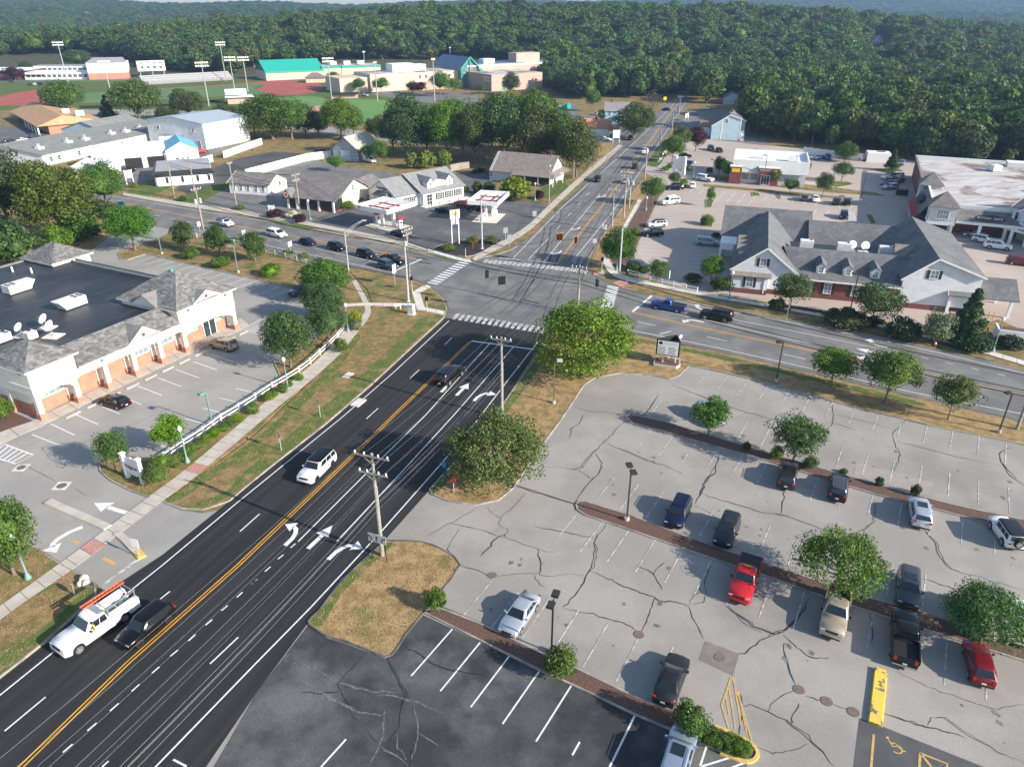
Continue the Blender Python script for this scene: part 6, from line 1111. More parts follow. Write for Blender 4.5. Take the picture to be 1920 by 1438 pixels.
b.gwall('atrium',flat('atrium_glass',(.10,.2,.22),.15,spec=.7),-4,8,30,66,0,11,17,'y');[b.slab('atrium_roof',flat('blue_solar_glass',(.07,.10,.19),.12,spec=.8),S,.2)for S in([(-4.6,29,10.8),(-4.6,66,10.8),(2,66,17.2),(2,29,17.2)],[(2,29,17.21),(2,66,17.21),(8.6,66,10.8),(8.6,29,10.8)])]
for p,q_ in(((-4.6,29,10.8),(2,29,17.2)),((2,29,17.2),(8.6,29,10.8)),((-4,29.5,0),(-4,29.5,11)),((2,29.5,0),(2,29.5,16)),((8,29.5,0),(8,29.5,11)),((-4,29.5,8),(8,29.5,8))):q=MB();q.bar(p,q_,.6);q.build('atrium_frame',M_teal,b.r)
b.hip(M_teal,2,12,20,30,5.5,11,.8)
b.box('west_wing',M_bry,-62,-4,34,60,0,9.5);b.slab('west_roof',M_grav,[(-62,34,9.6),(-4,34,9.6),(-4,60,9.6),(-62,60,9.6)],.15);b.box('west_low_wing',M_brt,-34,-4,28,34,0,4.2);[b.win(x,33.99,7,1.6,1.6)for x in(-30,-26,-20,-14,-10)];b.box('west_wall',M_bry,-80,-62,36,60,0,8.0)
b.box('penthouse',M_wroof,-44,-30,42,52,9.6,14);b.box('penthouse',M_wroof,-30,-20,46,54,9.6,13)
b=Bld('school_annex','long flat school annex with a teal roof edge beyond the field house','school wing',(606,147),ang=26);b.box('wall',M_bry,0,42,0,20,0,6);b.box('roof_edge',M_teal,-.2,42.2,-.2,20.2,6,7.4);b.slab('roof',M_grav,[(0.2,.2,7.5),(41.8,.2,7.5),(41.8,19.8,7.5),(.2,19.8,7.5)],.05)
for x in(10,20,30):hvac('rooftop unit on the teal edged school annex, %s in its row'%{10:'first',20:'middle',30:'last'}[x],b.W(x,10,7.5),b.an,5,3,2.5,False,1)
b=Bld('old_school','white school hall with a brick base and grey roof left of the bleachers','school',(168,150),ang=22);b.box('base',M_brk,0,25,0,22,0,4);b.box('wall',M_trimw,0,25,.1,22,4,10.5);b.slab('roof',mat('grey_flat_roof',(.36,.36,.37),(.30,.30,.31),scale=.4,rough=.9),[(-.3,-.3,10.6),(25.3,-.3,10.6),(22,22,12.6),(3,22,12.6)],.3)
b=Bld('old_school_wing','long low white school wing with many windows','school wing',(48,150),ang=6);b.box('wall',M_trimw,0,48,0,14,0,4.4);b.slab('roof',M_wroof,[(-.3,-.3,4.5),(48.3,-.3,4.5),(48.3,14,5.0),(-.3,14,5.0)],.2);[b.win(2.4+i*3.4,-.01,2.3,2.4,1.8,style=3)for i in range(14)];b.box('upper_wing',M_trimw,-4,42,24,36,0,7);b.slab('roof',mat('grey_flat_roof',(.36,.36,.37),(.30,.30,.31),scale=.4,rough=.9),[(-4.3,23.6,7.1),(42.3,23.6,7.1),(42.3,36,7.1),(-4.3,36,7.1)],.2);[b.win(0+i*3.4,23.99,5,2.4,1.6,style=3)for i in range(12)]
b=Bld('school_entry','flat roofed school entry with a white roof at the left edge','school wing',(-40,150),ang=4);b.box('wall',M_brr,0,34,0,24,0,6);b.slab('roof',M_wroof,[(-1,-3,6.2),(35,-3,6.2),(35,24,6.2),(-1,24,6.2)],.3);b.box('canopy',M_trimw,34,46,-4,2,3.4,4.0)
b=Bld('yellow_house','small yellow gabled house among the trees behind the old school','house',(186,116),ang=20);b.gwall('wall',M_cream,0,14,0,12,0,6,10,'x');b.gable(M_sht,0,14,0,12,6,10,'x',.4)
b=Bld('blue_house','pale blue house with a grey roof beside the north road','house',(1133,233),ang=-8);b.gwall('wall',siding('sky_blue_clapboard',(.32,.56,.74)),0,12,0,9,0,5.4,8.4,'x');b.gable(M_shl,0,12,0,9,5.4,8.4,'x',.4);[b.win(x,-.01,z,.9,1.4)for x in(2,6,10)for z in(1.6,4.2)];q=MB();q.box(2.2,3.0,4.2,5.0,7.5,9.6);q.build('chimney',M_brr,b.r);b.gable(M_shl,2.5,6,-2.2,0,2.5,3.6,'y',.2)
b=Bld('orange_cottage','white cottage with an orange shingle roof and a brick chimney','house',(1060,255),ang=-10);b.gwall('wall',M_trimw,0,17,0,9,0,3.2,6,'x');b.gable(mat('orange_shingle',(.50,.21,.12),(.56,.27,.16),scale=.7,rough=.9,fine=.12),0,17,0,9,3.2,6,'x',.4);b.slab('porch_roof',MATS['orange_shingle'],[(16.8,-2.4,2.6),(20.4,-2.4,2.6),(20.4,8,2.6),(16.8,8,3.6)],.12);[b.box('porch_post',M_trimw,x,x+.25,-2.2,-1.95,0,2.5)for x in(17,20)];q=MB();q.box(11,12,4,5,5.4,7.4);q.build('chimney',M_brr,b.r);b.win(8,-.01,1.6,1,1.4)
b=Bld('pale_blue_house','pale blue gabled house with white trim behind the fast food lot','house',(1332,262),ang=-13);b.gwall('wall',M_clapb,0,10.5,0,9,0,5.0,9.0,'y',6.2,ze2=7.6);b.gable(M_shg,0,10.5,0,9,5.0,9.0,'y',.3,rp=6.2,ze2=7.6,trim=M_trimw);b.win(5.2,-.01,6.8,.9,1.2);q=MB();q.box(3.4,3.7,-.06,0,0,6.5);q.box(10.2,10.5,-.06,0,0,7.5);q.build('corner_board',M_trimw,b.r)
q=MB();[q.box(10.8,12.2,-1+i*.35,-.65+i*.35,i*.22,i*.22+.12)for i in range(14)];q.build('outside_stair',M_trimw,b.r);b.gwall('rear_wing',M_clapb,2.5,12.5,10,19,0,5.8,8.8,'y');b.gable(M_shg,2.5,12.5,10,19,5.8,8.8,'y',.4,trim=M_trimw);b.gwall('side_wing',M_trimw,-4,1.5,9,16,0,3.4,4.8,'x');b.gable(mat('rusty_roof',(.27,.14,.09),(.31,.17,.12),scale=.8),-4,1.5,9,16,3.4,4.8,'x',.3)
b=Bld('blue_shed','small pale blue shed house behind the gabled blue house','house',(1356,196),ang=-10);b.gwall('wall',M_clapb,0,9,0,8,0,3.4,5.6,'y');b.gable(M_shd,0,9,0,8,3.4,5.6,'y',.4)
hz_=G(1640,112);b=Bld('hillside_house','white house with a dark roof standing alone in the forest','house',(1626,118),ang=15);b.r.location.z=8.5;b.gwall('wall',M_clap,0,13,0,14,0,9,13.5,'y');b.gable(M_shd,0,13,0,14,9,13.5,'y',.6,trim=M_trimw);[b.win(x,-.01,7,1.6,2)for x in(3,6.5,10)]
# - sports ground fittings
b=Bld('bleachers','long grey stepped bleachers along the red running track','bleachers',(270,160),B=(424,151))
for i in range(8):q=MB();q.box(0,58 if 1 else 0,i*1.0,i*1.0+1.0,0,1.2+i*.55);q.build('bench_row',flat('bench_metal',(.36,.36,.37),.6)if i%2 else flat('bench_riser',(.22,.22,.23),.8),b.r)
q=MB();[q.box(x,x+.12,-.1,0,0,2.2)for x in range(0,58,2)];q.box(0,58,-.1,0,2.1,2.2);q.build('front_rail',M_metal,b.r)
b=Bld('press_box','white press box on legs above the bleachers','press box',(262,146),ang=30);b.box('cabin',M_trimw,0,18,0,5,4,10.5);[b.win(x,-.01,6.4,1.8,1.6)for x in(3,7,11,15)];[b.win(x,-.01,9.2,1.8,.9)for x in(3,7,11,15)];[b.box('leg',M_metal,x,x+.4,1,1.4,0,4)for x in(1,9,16.5)]
b=Bld('scoreboard_hut','small hut with a white numbered board beside the sports field','scorer hut',(428,196),ang=24);b.box('wall',M_brt,0,12,0,7,0,3.4);b.slab('roof',M_wroof,[(-1,-1.5,3.5),(13,-1.5,3.5),(13,8,3.5),(-1,8,3.5)],.3);q=MB();q.box(-.5,10,2,2.4,4.2,7.0);bd=q.build('board',M_trimw,b.r);[text('board_number',s,1.6,M_dark,bd,(x,1.97,5.6),(math.pi/2,0,0),.02)for s,x in(('101',2),('139',5),('82',8.2))]
b=Bld('dugout','dark roofed dugout beside the ball field','dugout',(622,186),ang=8);b.box('wall',M_brt,0,14,1.5,4,0,2.4);b.slab('roof',M_dark,[(-.4,-.5,2.5),(14.4,-.5,2.5),(14.4,4.4,2.9),(-.4,4.4,2.9)],.2)
FL=[((128,158),80),((210,184),116),((392,200),118),((424,152),80),((441,176),108),((465,172),108),((622,186),110),((708,190),118),((816,210),112),((686,148),98),((540,130),104),((740,120),96),((845,128),90)]
for i,(p,t)in enumerate(FL):
 q=G(*p);h=HT(p[0],p[1],t);big=i in(0,1,2,3,4,5,6)
 o=thing('floodlight_mast','tall double row floodlight mast '+'behind the old school wing,before the left end of the bleachers,before the middle of the field,behind the right end of the bleachers,behind the scorer hut,right of the scorer hut,beside the dugout'.split(',')[i]if big else 'slim lamp mast '+'before the right school lot,rising from the grove,at the teal edged annex,behind the field house,behind the school lot trees,behind the glazed atrium'.split(',')[i-7],'floodlight mast',q,0.5,'floodlight masts of the sports ground' if big else 'slim lamp masts of the school');m=MB();m.cyl(0,0,0,h,.35,.18,8);m.build('mast',M_metal,o)
 for z in((h-.3,h-1.8)if big else(h-.2,)):
  w=3.2 if big else 1.0;m=MB();m.box(-w,w,-.12,.12,z-.1,z+.1);m.build('crossbar',M_metal,o)
  for k in range(6 if big else 2):m=MB();x=-w+w*2*(k+.5)/(6 if big else 2);m.box(x-.35,x+.35,-.5,-.1,z,z+.7);m.build('lamp',M_trimw,o)

# = vehicles
def paint(name,c,metal=0.0,rough=0.3,coat=0.45):return flat('paint_'+name,c,rough=rough,metal=metal,coat=coat,spec=0.35)
PAINT=dict(white=paint('white',(0.74,0.74,0.73)),black=paint('black',(0.006,0.006,0.007),rough=.2,coat=.2),silver=paint('silver',(0.50,0.53,0.57),.5),grey=paint('grey',(0.075,0.08,0.085),.4),dgrey=paint('dark_grey',(0.022,0.023,0.025),.2,coat=.25),navy=paint('navy',(0.006,0.010,0.034),.1,coat=.25),blue=paint('blue',(0.015,0.06,0.30),.2),red=paint('red',(0.42,0.012,0.016),.0),maroon=paint('maroon',(0.16,0.008,0.014),.2),tan=paint('tan',(0.42,0.36,0.28),.4),pblue=paint('pale_blue',(0.33,0.40,0.49),.5),dblue=paint('slate_blue',(0.06,0.085,0.13),.4),gold=paint('gold_beige',(0.36,0.29,0.22),.4),olive=flat('paint_army',(0.22,0.22,0.19),0.8))
M_glass=flat('car_glass',(0.012,0.017,0.02),rough=0.06,spec=0.7,coat=0.5)
M_tyre=flat('tyre_rubber',(0.015,0.015,0.016),rough=0.85);M_rim=flat('alloy_rim',(0.45,0.45,0.47),rough=0.35,metal=0.7);M_drim=flat('black_rim',(0.03,0.03,0.032),rough=0.35,metal=0.4)
M_trim=flat('black_plastic',(0.018,0.018,0.019),rough=0.6);M_lamp=flat('headlamp_lens',(0.62,0.64,0.66),rough=0.1,spec=0.8,coat=1);M_tail=flat('tail_lamp_lens',(0.36,0.012,0.012),rough=0.2,coat=.8)
M_chrome=flat('chrome',(0.6,0.6,0.62),rough=0.15,metal=1.0);M_plate=flat('licence_plate',(0.6,0.62,0.66),rough=0.5);M_seat=flat('car_seat',(0.08,0.075,0.07),rough=0.8)
# kind: L, W, H, wheel radius, front axle, rear axle, profile of the lower body (x from tail 0 to nose 1, height), cabin (ws base, roof front, roof rear, rear glass base), belt, half width fraction at roof
KIND=dict(sedan=dict(L=4.75,W=1.82,H=1.45,r=.325,ax=(.80,.205),prof=[(0,.60),(.015,.86),(.05,.98),(.17,1.03),(.30,1.0),(.70,.96),(.80,.90),(.94,.79),(.985,.72),(1,.56)],cab=(.715,.54,.30,.13),belt=.97,rw=.74,pil=(.43,.50),win=3),suv=dict(L=4.65,W=1.88,H=1.70,r=.36,ax=(.805,.20),prof=[(0,.62),(.012,.95),(.03,1.08),(.10,1.10),(.70,1.08),(.78,1.05),(.93,.98),(.985,.90),(1,.62)],cab=(.745,.60,.085,.02),belt=1.08,rw=.78,pil=(.33,.50),win=3),bigsuv=dict(L=5.25,W=2.02,H=1.90,r=.40,ax=(.81,.215),prof=[(0,.65),(.01,1.0),(.02,1.18),(.10,1.20),(.68,1.20),(.76,1.18),(.95,1.1),(.988,1.02),(1,.66)],cab=(.73,.615,.05,.012),belt=1.19,rw=.82,pil=(.31,.49),win=3),hatch=dict(L=4.3,W=1.78,H=1.50,r=.325,ax=(.80,.19),prof=[(0,.60),(.015,.9),(.04,1.02),(.12,1.02),(.70,.98),(.80,.92),(.94,.82),(.985,.74),(1,.56)],cab=(.74,.56,.16,.025),belt=.99,rw=.75,pil=(.36,.52),win=3),van=dict(L=5.1,W=1.98,H=1.78,r=.34,ax=(.81,.21),prof=[(0,.6),(.01,.95),(.02,1.06),(.68,1.05),(.80,.98),(.94,.86),(.985,.76),(1,.56)],cab=(.80,.60,.05,.015),belt=1.05,rw=.80,pil=(.30,.52),win=3),pickup=dict(L=5.75,W=2.0,H=1.92,r=.41,ax=(.83,.215),prof=[(0,.62),(.008,.8),(.02,.82),(.375,.82),(.385,1.22),(.66,1.22),(.72,1.2),(.95,1.14),(.988,1.06),(1,.66)],cab=(.70,.60,.405,.385),belt=1.22,rw=.80,pil=(.49,.50),win=2),jeep=dict(L=4.3,W=1.88,H=1.86,r=.41,ax=(.80,.205),prof=[(0,.65),(.005,1.1),(.70,1.12),(.74,1.12),(.97,1.05),(.99,.9),(1,.65)],cab=(.68,.64,.02,.006),belt=1.12,rw=.92,pil=(.30,.47),win=3),)
def interp(P,x):
 if x<=P[0][0]:return P[0][1]
 for(a,b),(c,d)in zip(P,P[1:]):
  if x<=c:return b+(d-b)*(x-a)/max(1e-9,c-a)
 return P[-1][1]
CM={}
def car_meshes(kind):
 if kind in CM:return CM[kind]
 k=KIND[kind];L,W,H,r=k['L'],k['W'],k['H'],k['r'];X=lambda f:(f-.5)*L;ra=r+.07;zb0=0.24 if kind in('sedan','hatch','van')else.30
 st=set(np.linspace(0,1,27));[st.add(p[0])for p in k['prof']]
 for a in k['ax']:
  for t in np.linspace(-1,1,11):st.add(min(1,max(0,a+t*ra/L)))
 st=sorted(st);hw=W/2;M={};mb=MB();n=13
 for f in st:
  x=X(f);zt=interp(k['prof'],f);e=max(0,(abs(x)-(L/2-.65))/.65);w=hw*(1-.13*e*e-(.02 if f<.5 else.0));zb=zb0+.12*e**3
  for a in k['ax']:
   d=abs(x-X(a));
   if d<ra:zb=max(zb,min(zt-.12,r+math.sqrt(max(0,ra*ra-d*d))-.02))
  hh=zt-zb;cw=.72 if f>k['cab'][0]or kind=='pickup' else.8
  half=[(w*.82,zb),(w*.975,zb+.05*hh),(w,zb+.35*hh),(w*.995,zb+.62*hh),(w*.965,zb+.86*hh),(w*(.9 if hh>.2 else.94),zb+hh*.985)]
  ring=[(-y,z)for y,z in half]+[(0,zt+.018)]+[(y,z)for y,z in half[::-1]]
  for y,z in ring:mb.v.append((x,y,z))
 for i in range(len(st)-1):
  for j in range(n-1):mb.f.append((i*n+j,i*n+j+1,(i+1)*n+j+1,(i+1)*n+j));mb.m.append(0)
  mb.f.append((i*n+n-1,i*n,(i+1)*n,(i+1)*n+n-1));mb.m.append(1)
 mb.f.append(tuple(range(n))[::-1]);mb.m.append(0);o=(len(st)-1)*n;mb.f.append(tuple(range(o,o+n)));mb.m.append(0)
 # cabin: rings from belt to roof
 c=[X(v)for v in k['cab']];z0,z1=k['belt']-.03,H-.05;wb,wr=hw*.95,hw*k['rw'];ch=.13
 def ring(t,ins=0.0):
  xf,xr=c[0]+(c[1]-c[0])*t,c[3]+(c[2]-c[3])*t;w=wb+(wr-wb)*t;xf-=ins;xr+=ins;w-=ins;q=ch*(1+.6*t)*(1-ins*2)
  return[(xf,w-q),(xf-q*1.1,w),(xr+q,w),(xr,w-q),(xr,-w+q),(xr+q,-w),(xf-q*1.1,-w),(xf,-w+q)],z0+(z1-z0)*t
 cb=MB();R8=[]
 for t,ins,dz in((0,0,0),(.5,0,0),(.93,0,0),(1,.03,.0),(1,.14,.03),(1,.34,.05)):
  P,z=ring(t,ins);R8.append(len(cb.v));cb.v+=[(x,y,z+dz)for x,y in P]
 for a,b in zip(R8,R8[1:]):
  for j in range(8):cb.f.append((a+(j+1)%8,a+j,b+j,b+(j+1)%8));cb.m.append(0)
 cb.f.append(tuple(range(R8[-1]+7,R8[-1]-1,-1)));cb.m.append(0)
 M['body']=mb.mesh('body',[PAINT['white'],M_trim],True);M['cabin']=cb.mesh('cabin',PAINT['white'],True)
 rf=MB()
 P,z=ring(.965,-.012);Q,z2=ring(1,.0);S,z3=ring(1,.15);U,z4=ring(1,.34)
 rf.v=[(x,y,z)for x,y in P]+[(x,y,z2+.018)for x,y in Q]+[(x,y,z3+.055)for x,y in S]+[(x,y,z4+.075)for x,y in U]
 for a in(0,8,16):
  for j in range(8):rf.f.append((a+(j+1)%8,a+j,a+8+j,a+8+(j+1)%8));rf.m.append(0)
 rf.f.append(tuple(range(31,23,-1)));rf.m.append(0);M['roof']=rf.mesh('roof_panel',PAINT['black'],True)
 def pt(t,side,fx):
  xf,xr=c[0]+(c[1]-c[0])*t,c[3]+(c[2]-c[3])*t;w=wb+(wr-wb)*t+.014;return(xr+(xf-xr)*fx,side*w,z0+(z1-z0)*t)
 g=MB();t0,t1=.12,.9;xf0,xf1=c[0]+(c[1]-c[0])*t0+.016,c[0]+(c[1]-c[0])*t1+.016;w0,w1=(wb+(wr-wb)*t0)-ch*.9,(wb+(wr-wb)*t1)-ch*1.2
 za,zb_=z0+(z1-z0)*t0,z0+(z1-z0)*t1
 g.quad((xf0,-w0,za),(xf0,w0,za),(xf1,w1,zb_),(xf1,-w1,zb_));M['windshield']=g.mesh('windshield',M_glass)
 g=MB();t0=.2;xr0,xr1=c[3]+(c[2]-c[3])*t0-.016,c[3]+(c[2]-c[3])*t1-.016;za=z0+(z1-z0)*t0;w0=wb+(wr-wb)*t0-ch*1.2
 g.quad((xr0,w0,za),(xr0,-w0,za),(xr1,-w1,zb_),(xr1,w1,zb_));M['rear_window']=g.mesh('rear_window',M_glass)
 xs=[.055,.30,.575,.885]if k['win']==3 else[.07,.42,.86]
 M['side']=[]
 for s in(1,-1):
  for a,b in zip(xs,xs[1:]):
   g=MB();gap=.012;q=[pt(.15,s,a+gap),pt(.15,s,b-gap),pt(.86,s,b-gap),pt(.86,s,a+gap)]
   g.quad(*(q if s<0 else q[::-1]));M['side'].append(g.mesh('side_window',M_glass))
 tw=.24 if r>.38 else.215
 t=MB();t.lathe([(r*.62,-tw/2),(r*.93,-tw/2),(r,-tw*.36),(r,tw*.36),(r*.93,tw/2),(r*.62,tw/2)],20,axis='y');t.lathe([(0.01,0.0),(r*.63,0.0)],20,axis='y',c=(0,.0,0));M['tyre']=t.mesh('wheel',M_tyre,True)
 t=MB();t.lathe([(r*.66,tw*.5),(r*.60,tw*.51),(r*.56,tw*.3)],20,axis='y')
 for i in range(5):
  a=6.283*i/5;t.bar((math.cos(a)*r*.1,tw*.44,math.sin(a)*r*.1),(math.cos(a)*r*.6,tw*.46,math.sin(a)*r*.6),.16*r/.33*.75,.03,up=(0,1,0))
 t.lathe([(0.005,tw*.5),(r*.16,tw*.47),(r*.18,tw*.3)],10,axis='y');M['rim']=t.mesh('rim',M_rim,False)
 zn=interp(k['prof'],.985)
 def lamp(f0,f1,y0,y1,zc,h,m,nm):
  q=MB();
  for s in(1,-1):
   pass
  x0,x1=X(f0),X(f1);q.box(min(x0,x1),max(x0,x1),y0,y1,zc-h/2,zc+h/2);return q.mesh(nm,m)
 zl=.70 if kind in('sedan','hatch','van')else(.98 if kind=='pickup' else.84 if kind!='jeep' else.86)
 zl=zn-.085
 M['lamp']=[lamp(.95,.993,s*hw*.52 if s>0 else-hw*.835,hw*.835 if s>0 else-hw*.52,zl,.13,M_lamp,'headlight')for s in(1,-1)]
 zt_={'pickup':1.0,'sedan':.84,'hatch':.88,'jeep':.9}.get(kind,1.0)
 M['tail']=[lamp(-.002,.03,hw*.60 if s>0 else-hw*.845,hw*.845 if s>0 else-hw*.60,zt_,.17 if kind!='pickup' else.34,M_tail,'tail_light')for s in(1,-1)]
 q=MB();q.box(X(.985),X(1.003),-hw*.46,hw*.46,zl-.13,zl+.05);q.box(X(.98),X(1.004),-hw*.7,hw*.7,.34,.46);M['grille']=q.mesh('grille',M_trim)
 q=MB();q.box(X(-.004),X(.02),-hw*.82,hw*.82,.32,.46);M['bumper']=q.mesh('rear_bumper',M_trim)
 q=MB();q.box(X(-.008),X(0),-.16,.16,.55 if kind!='suv' else.62,.68 if kind!='suv' else.75);M['plate']=q.mesh('licence_plate',M_plate)
 M['mirror']=[]
 for s in(1,-1):
  q=MB();xm=c[0]-.30;q.box(xm-.06,xm+.07,min(s*hw*.98,s*(hw+.17)),max(s*hw*.98,s*(hw+.17)),k['belt']-.02,k['belt']+.13);M['mirror'].append(q.mesh('mirror',PAINT['black']))
 q=MB();xm=(c[1]+c[2])/2;q.box(xm+.05,c[1]-.25,-wr*.6,wr*.6,H-.02,H+.03);M['sunroof']=q.mesh('sunroof',M_glass)
 q=MB()
 for s in(1,-1):q.bar((c[1]-.3,s*(wr-.09),H+.045),(c[2]+.25,s*(wr-.09),H+.045),.04)
 M['rails']=[q.mesh('roof_rail',M_chrome)]
 CM[kind]=M;return M
def oset(o,m,i=0):
 o.material_slots[i].link='OBJECT';o.material_slots[i].material=m;return o
def vehicle(kind,col,rear,front,label,cat='car',z=0.75,roof=None,rim=None,sun=False,rails=False,far=False,name='parked_car',heading=None,bed=None,mirror=None):
 k=KIND[kind];M=car_meshes(kind);a,b=V2(G(rear[0],rear[1],z)),V2(G(front[0],front[1],z));d=b-a;c=(a+b)/2;an=math.atan2(d.y,d.x)if heading is None else R(heading)
 t=thing(name,label,cat,(c.x,c.y,0.035),an);p=PAINT[col];L,W,H,r=k['L'],k['W'],k['H'],k['r'];X=lambda f:(f-.5)*L
 oset(put('body',M['body'],t),p);oset(put('cabin',M['cabin'],t),p)
 put('windshield',M['windshield'],t);put('rear_window',M['rear_window'],t)
 for m in M['side']:put('side_window',m,t)
 for ax in k['ax']:
  for s in(1,-1):
   w=put('wheel',M['tyre'],t,(X(ax),s*(W/2-.115),r),(0,0,0 if s>0 else math.pi));q=put('rim',M['rim'],w)
   if rim:oset(q,rim)
 if roof:oset(put('roof_panel',M['roof'],t),PAINT[roof])
 for m in M['lamp']:put('headlight',m,t)
 for m in M['tail']:put('tail_light',m,t)
 if not far:
  put('grille',M['grille'],t);put('rear_bumper',M['bumper'],t);put('licence_plate',M['plate'],t)
  for m in M['mirror']:oset(put('mirror',m,t),PAINT[mirror or(col if col not in('tan',)else 'black')])
 if sun:put('sunroof',M['sunroof'],t)
 if rails:put('roof_rail',M['rails'][0],t)
 if kind=='pickup':
  hw=W/2
  for s in(1,-1):
   q=MB();y0,y1=(hw-.12,hw-.012)if s>0 else(-hw+.012,-hw+.12);q.box(X(.012),X(.386),y0,y1,.80,1.22);oset(q.build('bed_side',PAINT['white'],t),p)
  q=MB();q.box(X(.004),X(.02),-hw*.9,hw*.9,.55,1.20);oset(q.build('tailgate',PAINT['white'],t),p)
  q=MB();q.box(X(.02),X(.385),-hw*.87,hw*.87,.835,.86);q.build('bed_liner',M_trim,t)
  if bed=='cover':
   q=MB();q.box(X(.01),X(.39),-hw*.93,hw*.93,1.2,1.245);q.build('bed_cover',M_trim,t)
  q=MB();q.box(X(-.03),X(.005),-hw*.85,hw*.85,.48,.62);q.build('rear_step_bumper',M_chrome,t)
 return t
V=vehicle
v=V('bigsuv','white',(613,858),(576,894),'white large SUV with black roof driving on the fresh asphalt',roof='black',rim=M_drim,name='white_suv')
V('suv','black',(301,1148),(245,1194),'black SUV driving beside the white utility truck',rim=M_drim,name='black_suv')
V('bigsuv','black',(831,712),(855,694),'black SUV driving away in the left turn lane near the tree shadow',rails=True,name='black_suv')
V('sedan','silver',(991,1125),(958,1172),'silver sedan with dark windows parked beside the mulch bed',name='silver_sedan')
V('sedan','dgrey',(1248,1300),(1270,1240),'dark grey sedan with sunroof parked by the brown drain patch',sun=True,name='grey_sedan')
V('suv','pblue',(1258,1460),(1282,1378),'pale blue SUV with roof rails cut by the bottom edge',sun=True,rails=True,name='blue_suv')
V('pickup','red',(1408,1052),(1386,1118),'red pickup truck with an amber light bar on its cab','pickup',name='red_pickup',mirror='black')
V('suv','navy',(1282,938),(1262,980),'navy blue SUV parked beside the island lamp post',rails=True,name='navy_suv')
V('suv','dgrey',(1372,972),(1355,1014),'dark grey SUV with sunroof nose to the middle mulch bed',sun=True,name='grey_suv')
V('pickup','tan',(1574,1112),(1560,1182),'tan pickup truck parked half under the green tree','pickup',name='tan_pickup')
V('pickup','black',(1697,1230),(1697,1160),'black pickup truck with an open bed and red tail lights','pickup',name='black_pickup')
V('hatch','maroon',(1843,1268),(1830,1212),'dark red hatchback parked below the wide low tree',name='red_hatchback')
V('suv','grey',(1704,1072),(1703,1130),'blue grey SUV with sunroof facing the mulch bed',sun=True,name='grey_suv')
V('suv','dgrey',(1474,908),(1480,872),'black SUV with glass roof beneath the upper bed tree',sun=True,rails=True,name='black_suv')
V('suv','black',(1570,930),(1575,894),'black SUV with grey roof box facing the upper mulch bed',rails=True,roof='grey',name='black_suv')
V('suv','silver',(1728,978),(1722,940),'silver crossover with a dark glass roof by two small shrubs',sun=True,name='silver_crossover')
V('jeep','white',(1900,1014),(1876,980),'white open style off-roader with black hard top and spare wheel',roof='dgrey',name='white_offroader',cat='off-roader')
V('suv','white',(1905,1140),(1915,1196),'white SUV cut by the right edge beside the wide tree',sun=True,name='white_suv')
V('suv','gold',(1823,1120),(1846,1190),'brownish SUV mostly hidden under the wide low tree',name='brown_suv')
V('suv','pblue',(1324,762),(1334,794),'pale car hidden behind the small tree in the upper bed',name='pale_car',heading=-70)
V('hatch','black',(236,757),(192,745),'black hatchback parked at the pharmacy walk',name='black_hatchback')
V('suv','gold',(440,650),(397,640),'beige SUV parked by the pharmacy entrance',name='beige_suv')
V('suv','grey',(575,540),(553,548),'dark car in the shade of the tree cluster',name='dark_car')
Q=[('suv','white',(407,414),(436,421),'white SUV with black roof coming along the cross road alone','black'),('van','white',(502,434),(536,442),'white minivan behind the queue of dark cars',None),('hatch','navy',(561,449),(594,457),'dark blue hatchback in the queue right before the white minivan',None),('suv','black',(616,458),(648,467),'black SUV in the middle of the queue, below the left canopy',None),('suv','black',(670,471),(704,481),'black SUV in the queue next behind the dark pickup',None),('suv','dblue',(710,491),(745,503),'dark blue SUV first at the stop line beside the dark pickup',None)]
for kd,c,a,b,l,rf in Q:V(kd,c,a,b,l,roof=rf,name='queueing_car')
V('pickup','black',(718,482),(757,493),'dark pickup truck first at the stop line in the inner lane','pickup',name='dark_pickup')
V('pickup','blue',(1280,578),(1228,569),'bright blue pickup truck waiting at the east stop line','pickup',name='blue_pickup',bed='cover')
V('bigsuv','black',(1367,595),(1321,587),'black large SUV waiting behind the blue pickup',name='black_suv')
V('suv','black',(1123,331),(1117,340),'dark SUV coming down the north road toward the junction',name='dark_suv',far=True)
V('suv','silver',(1171,344),(1176,333),'silver car driving up the north road',name='silver_car',far=True)
V('jeep','dgrey',(1189,316),(1193,307),'dark off-roader driving up the north road',name='dark_offroader',far=True,cat='off-roader')
V('pickup','white',(1207,290),(1213,279),'white pickup driving up the north road near the green verge','pickup',name='white_pickup',far=True)
V('hatch','black',(1258,206),(1240,204),'dark car crossing the far end of the north road',name='dark_car',far=True)
V('sedan','black',(818,391),(848,396),'black sedan in front of the grey roofed store',name='black_sedan')
V('sedan','maroon',(855,379),(878,385),'dark red sedan at the corner of the grey roofed store',name='red_sedan')
V('suv','black',(880,389),(908,389),'black SUV under the right canopy',name='black_suv')
V('sedan','black',(734,433),(768,441),'black sedan at the pumps of the left canopy',name='black_sedan')
V('sedan','black',(904,318),(888,321),'black car parked in the shade left of the brown roofed office',name='black_car',far=True)
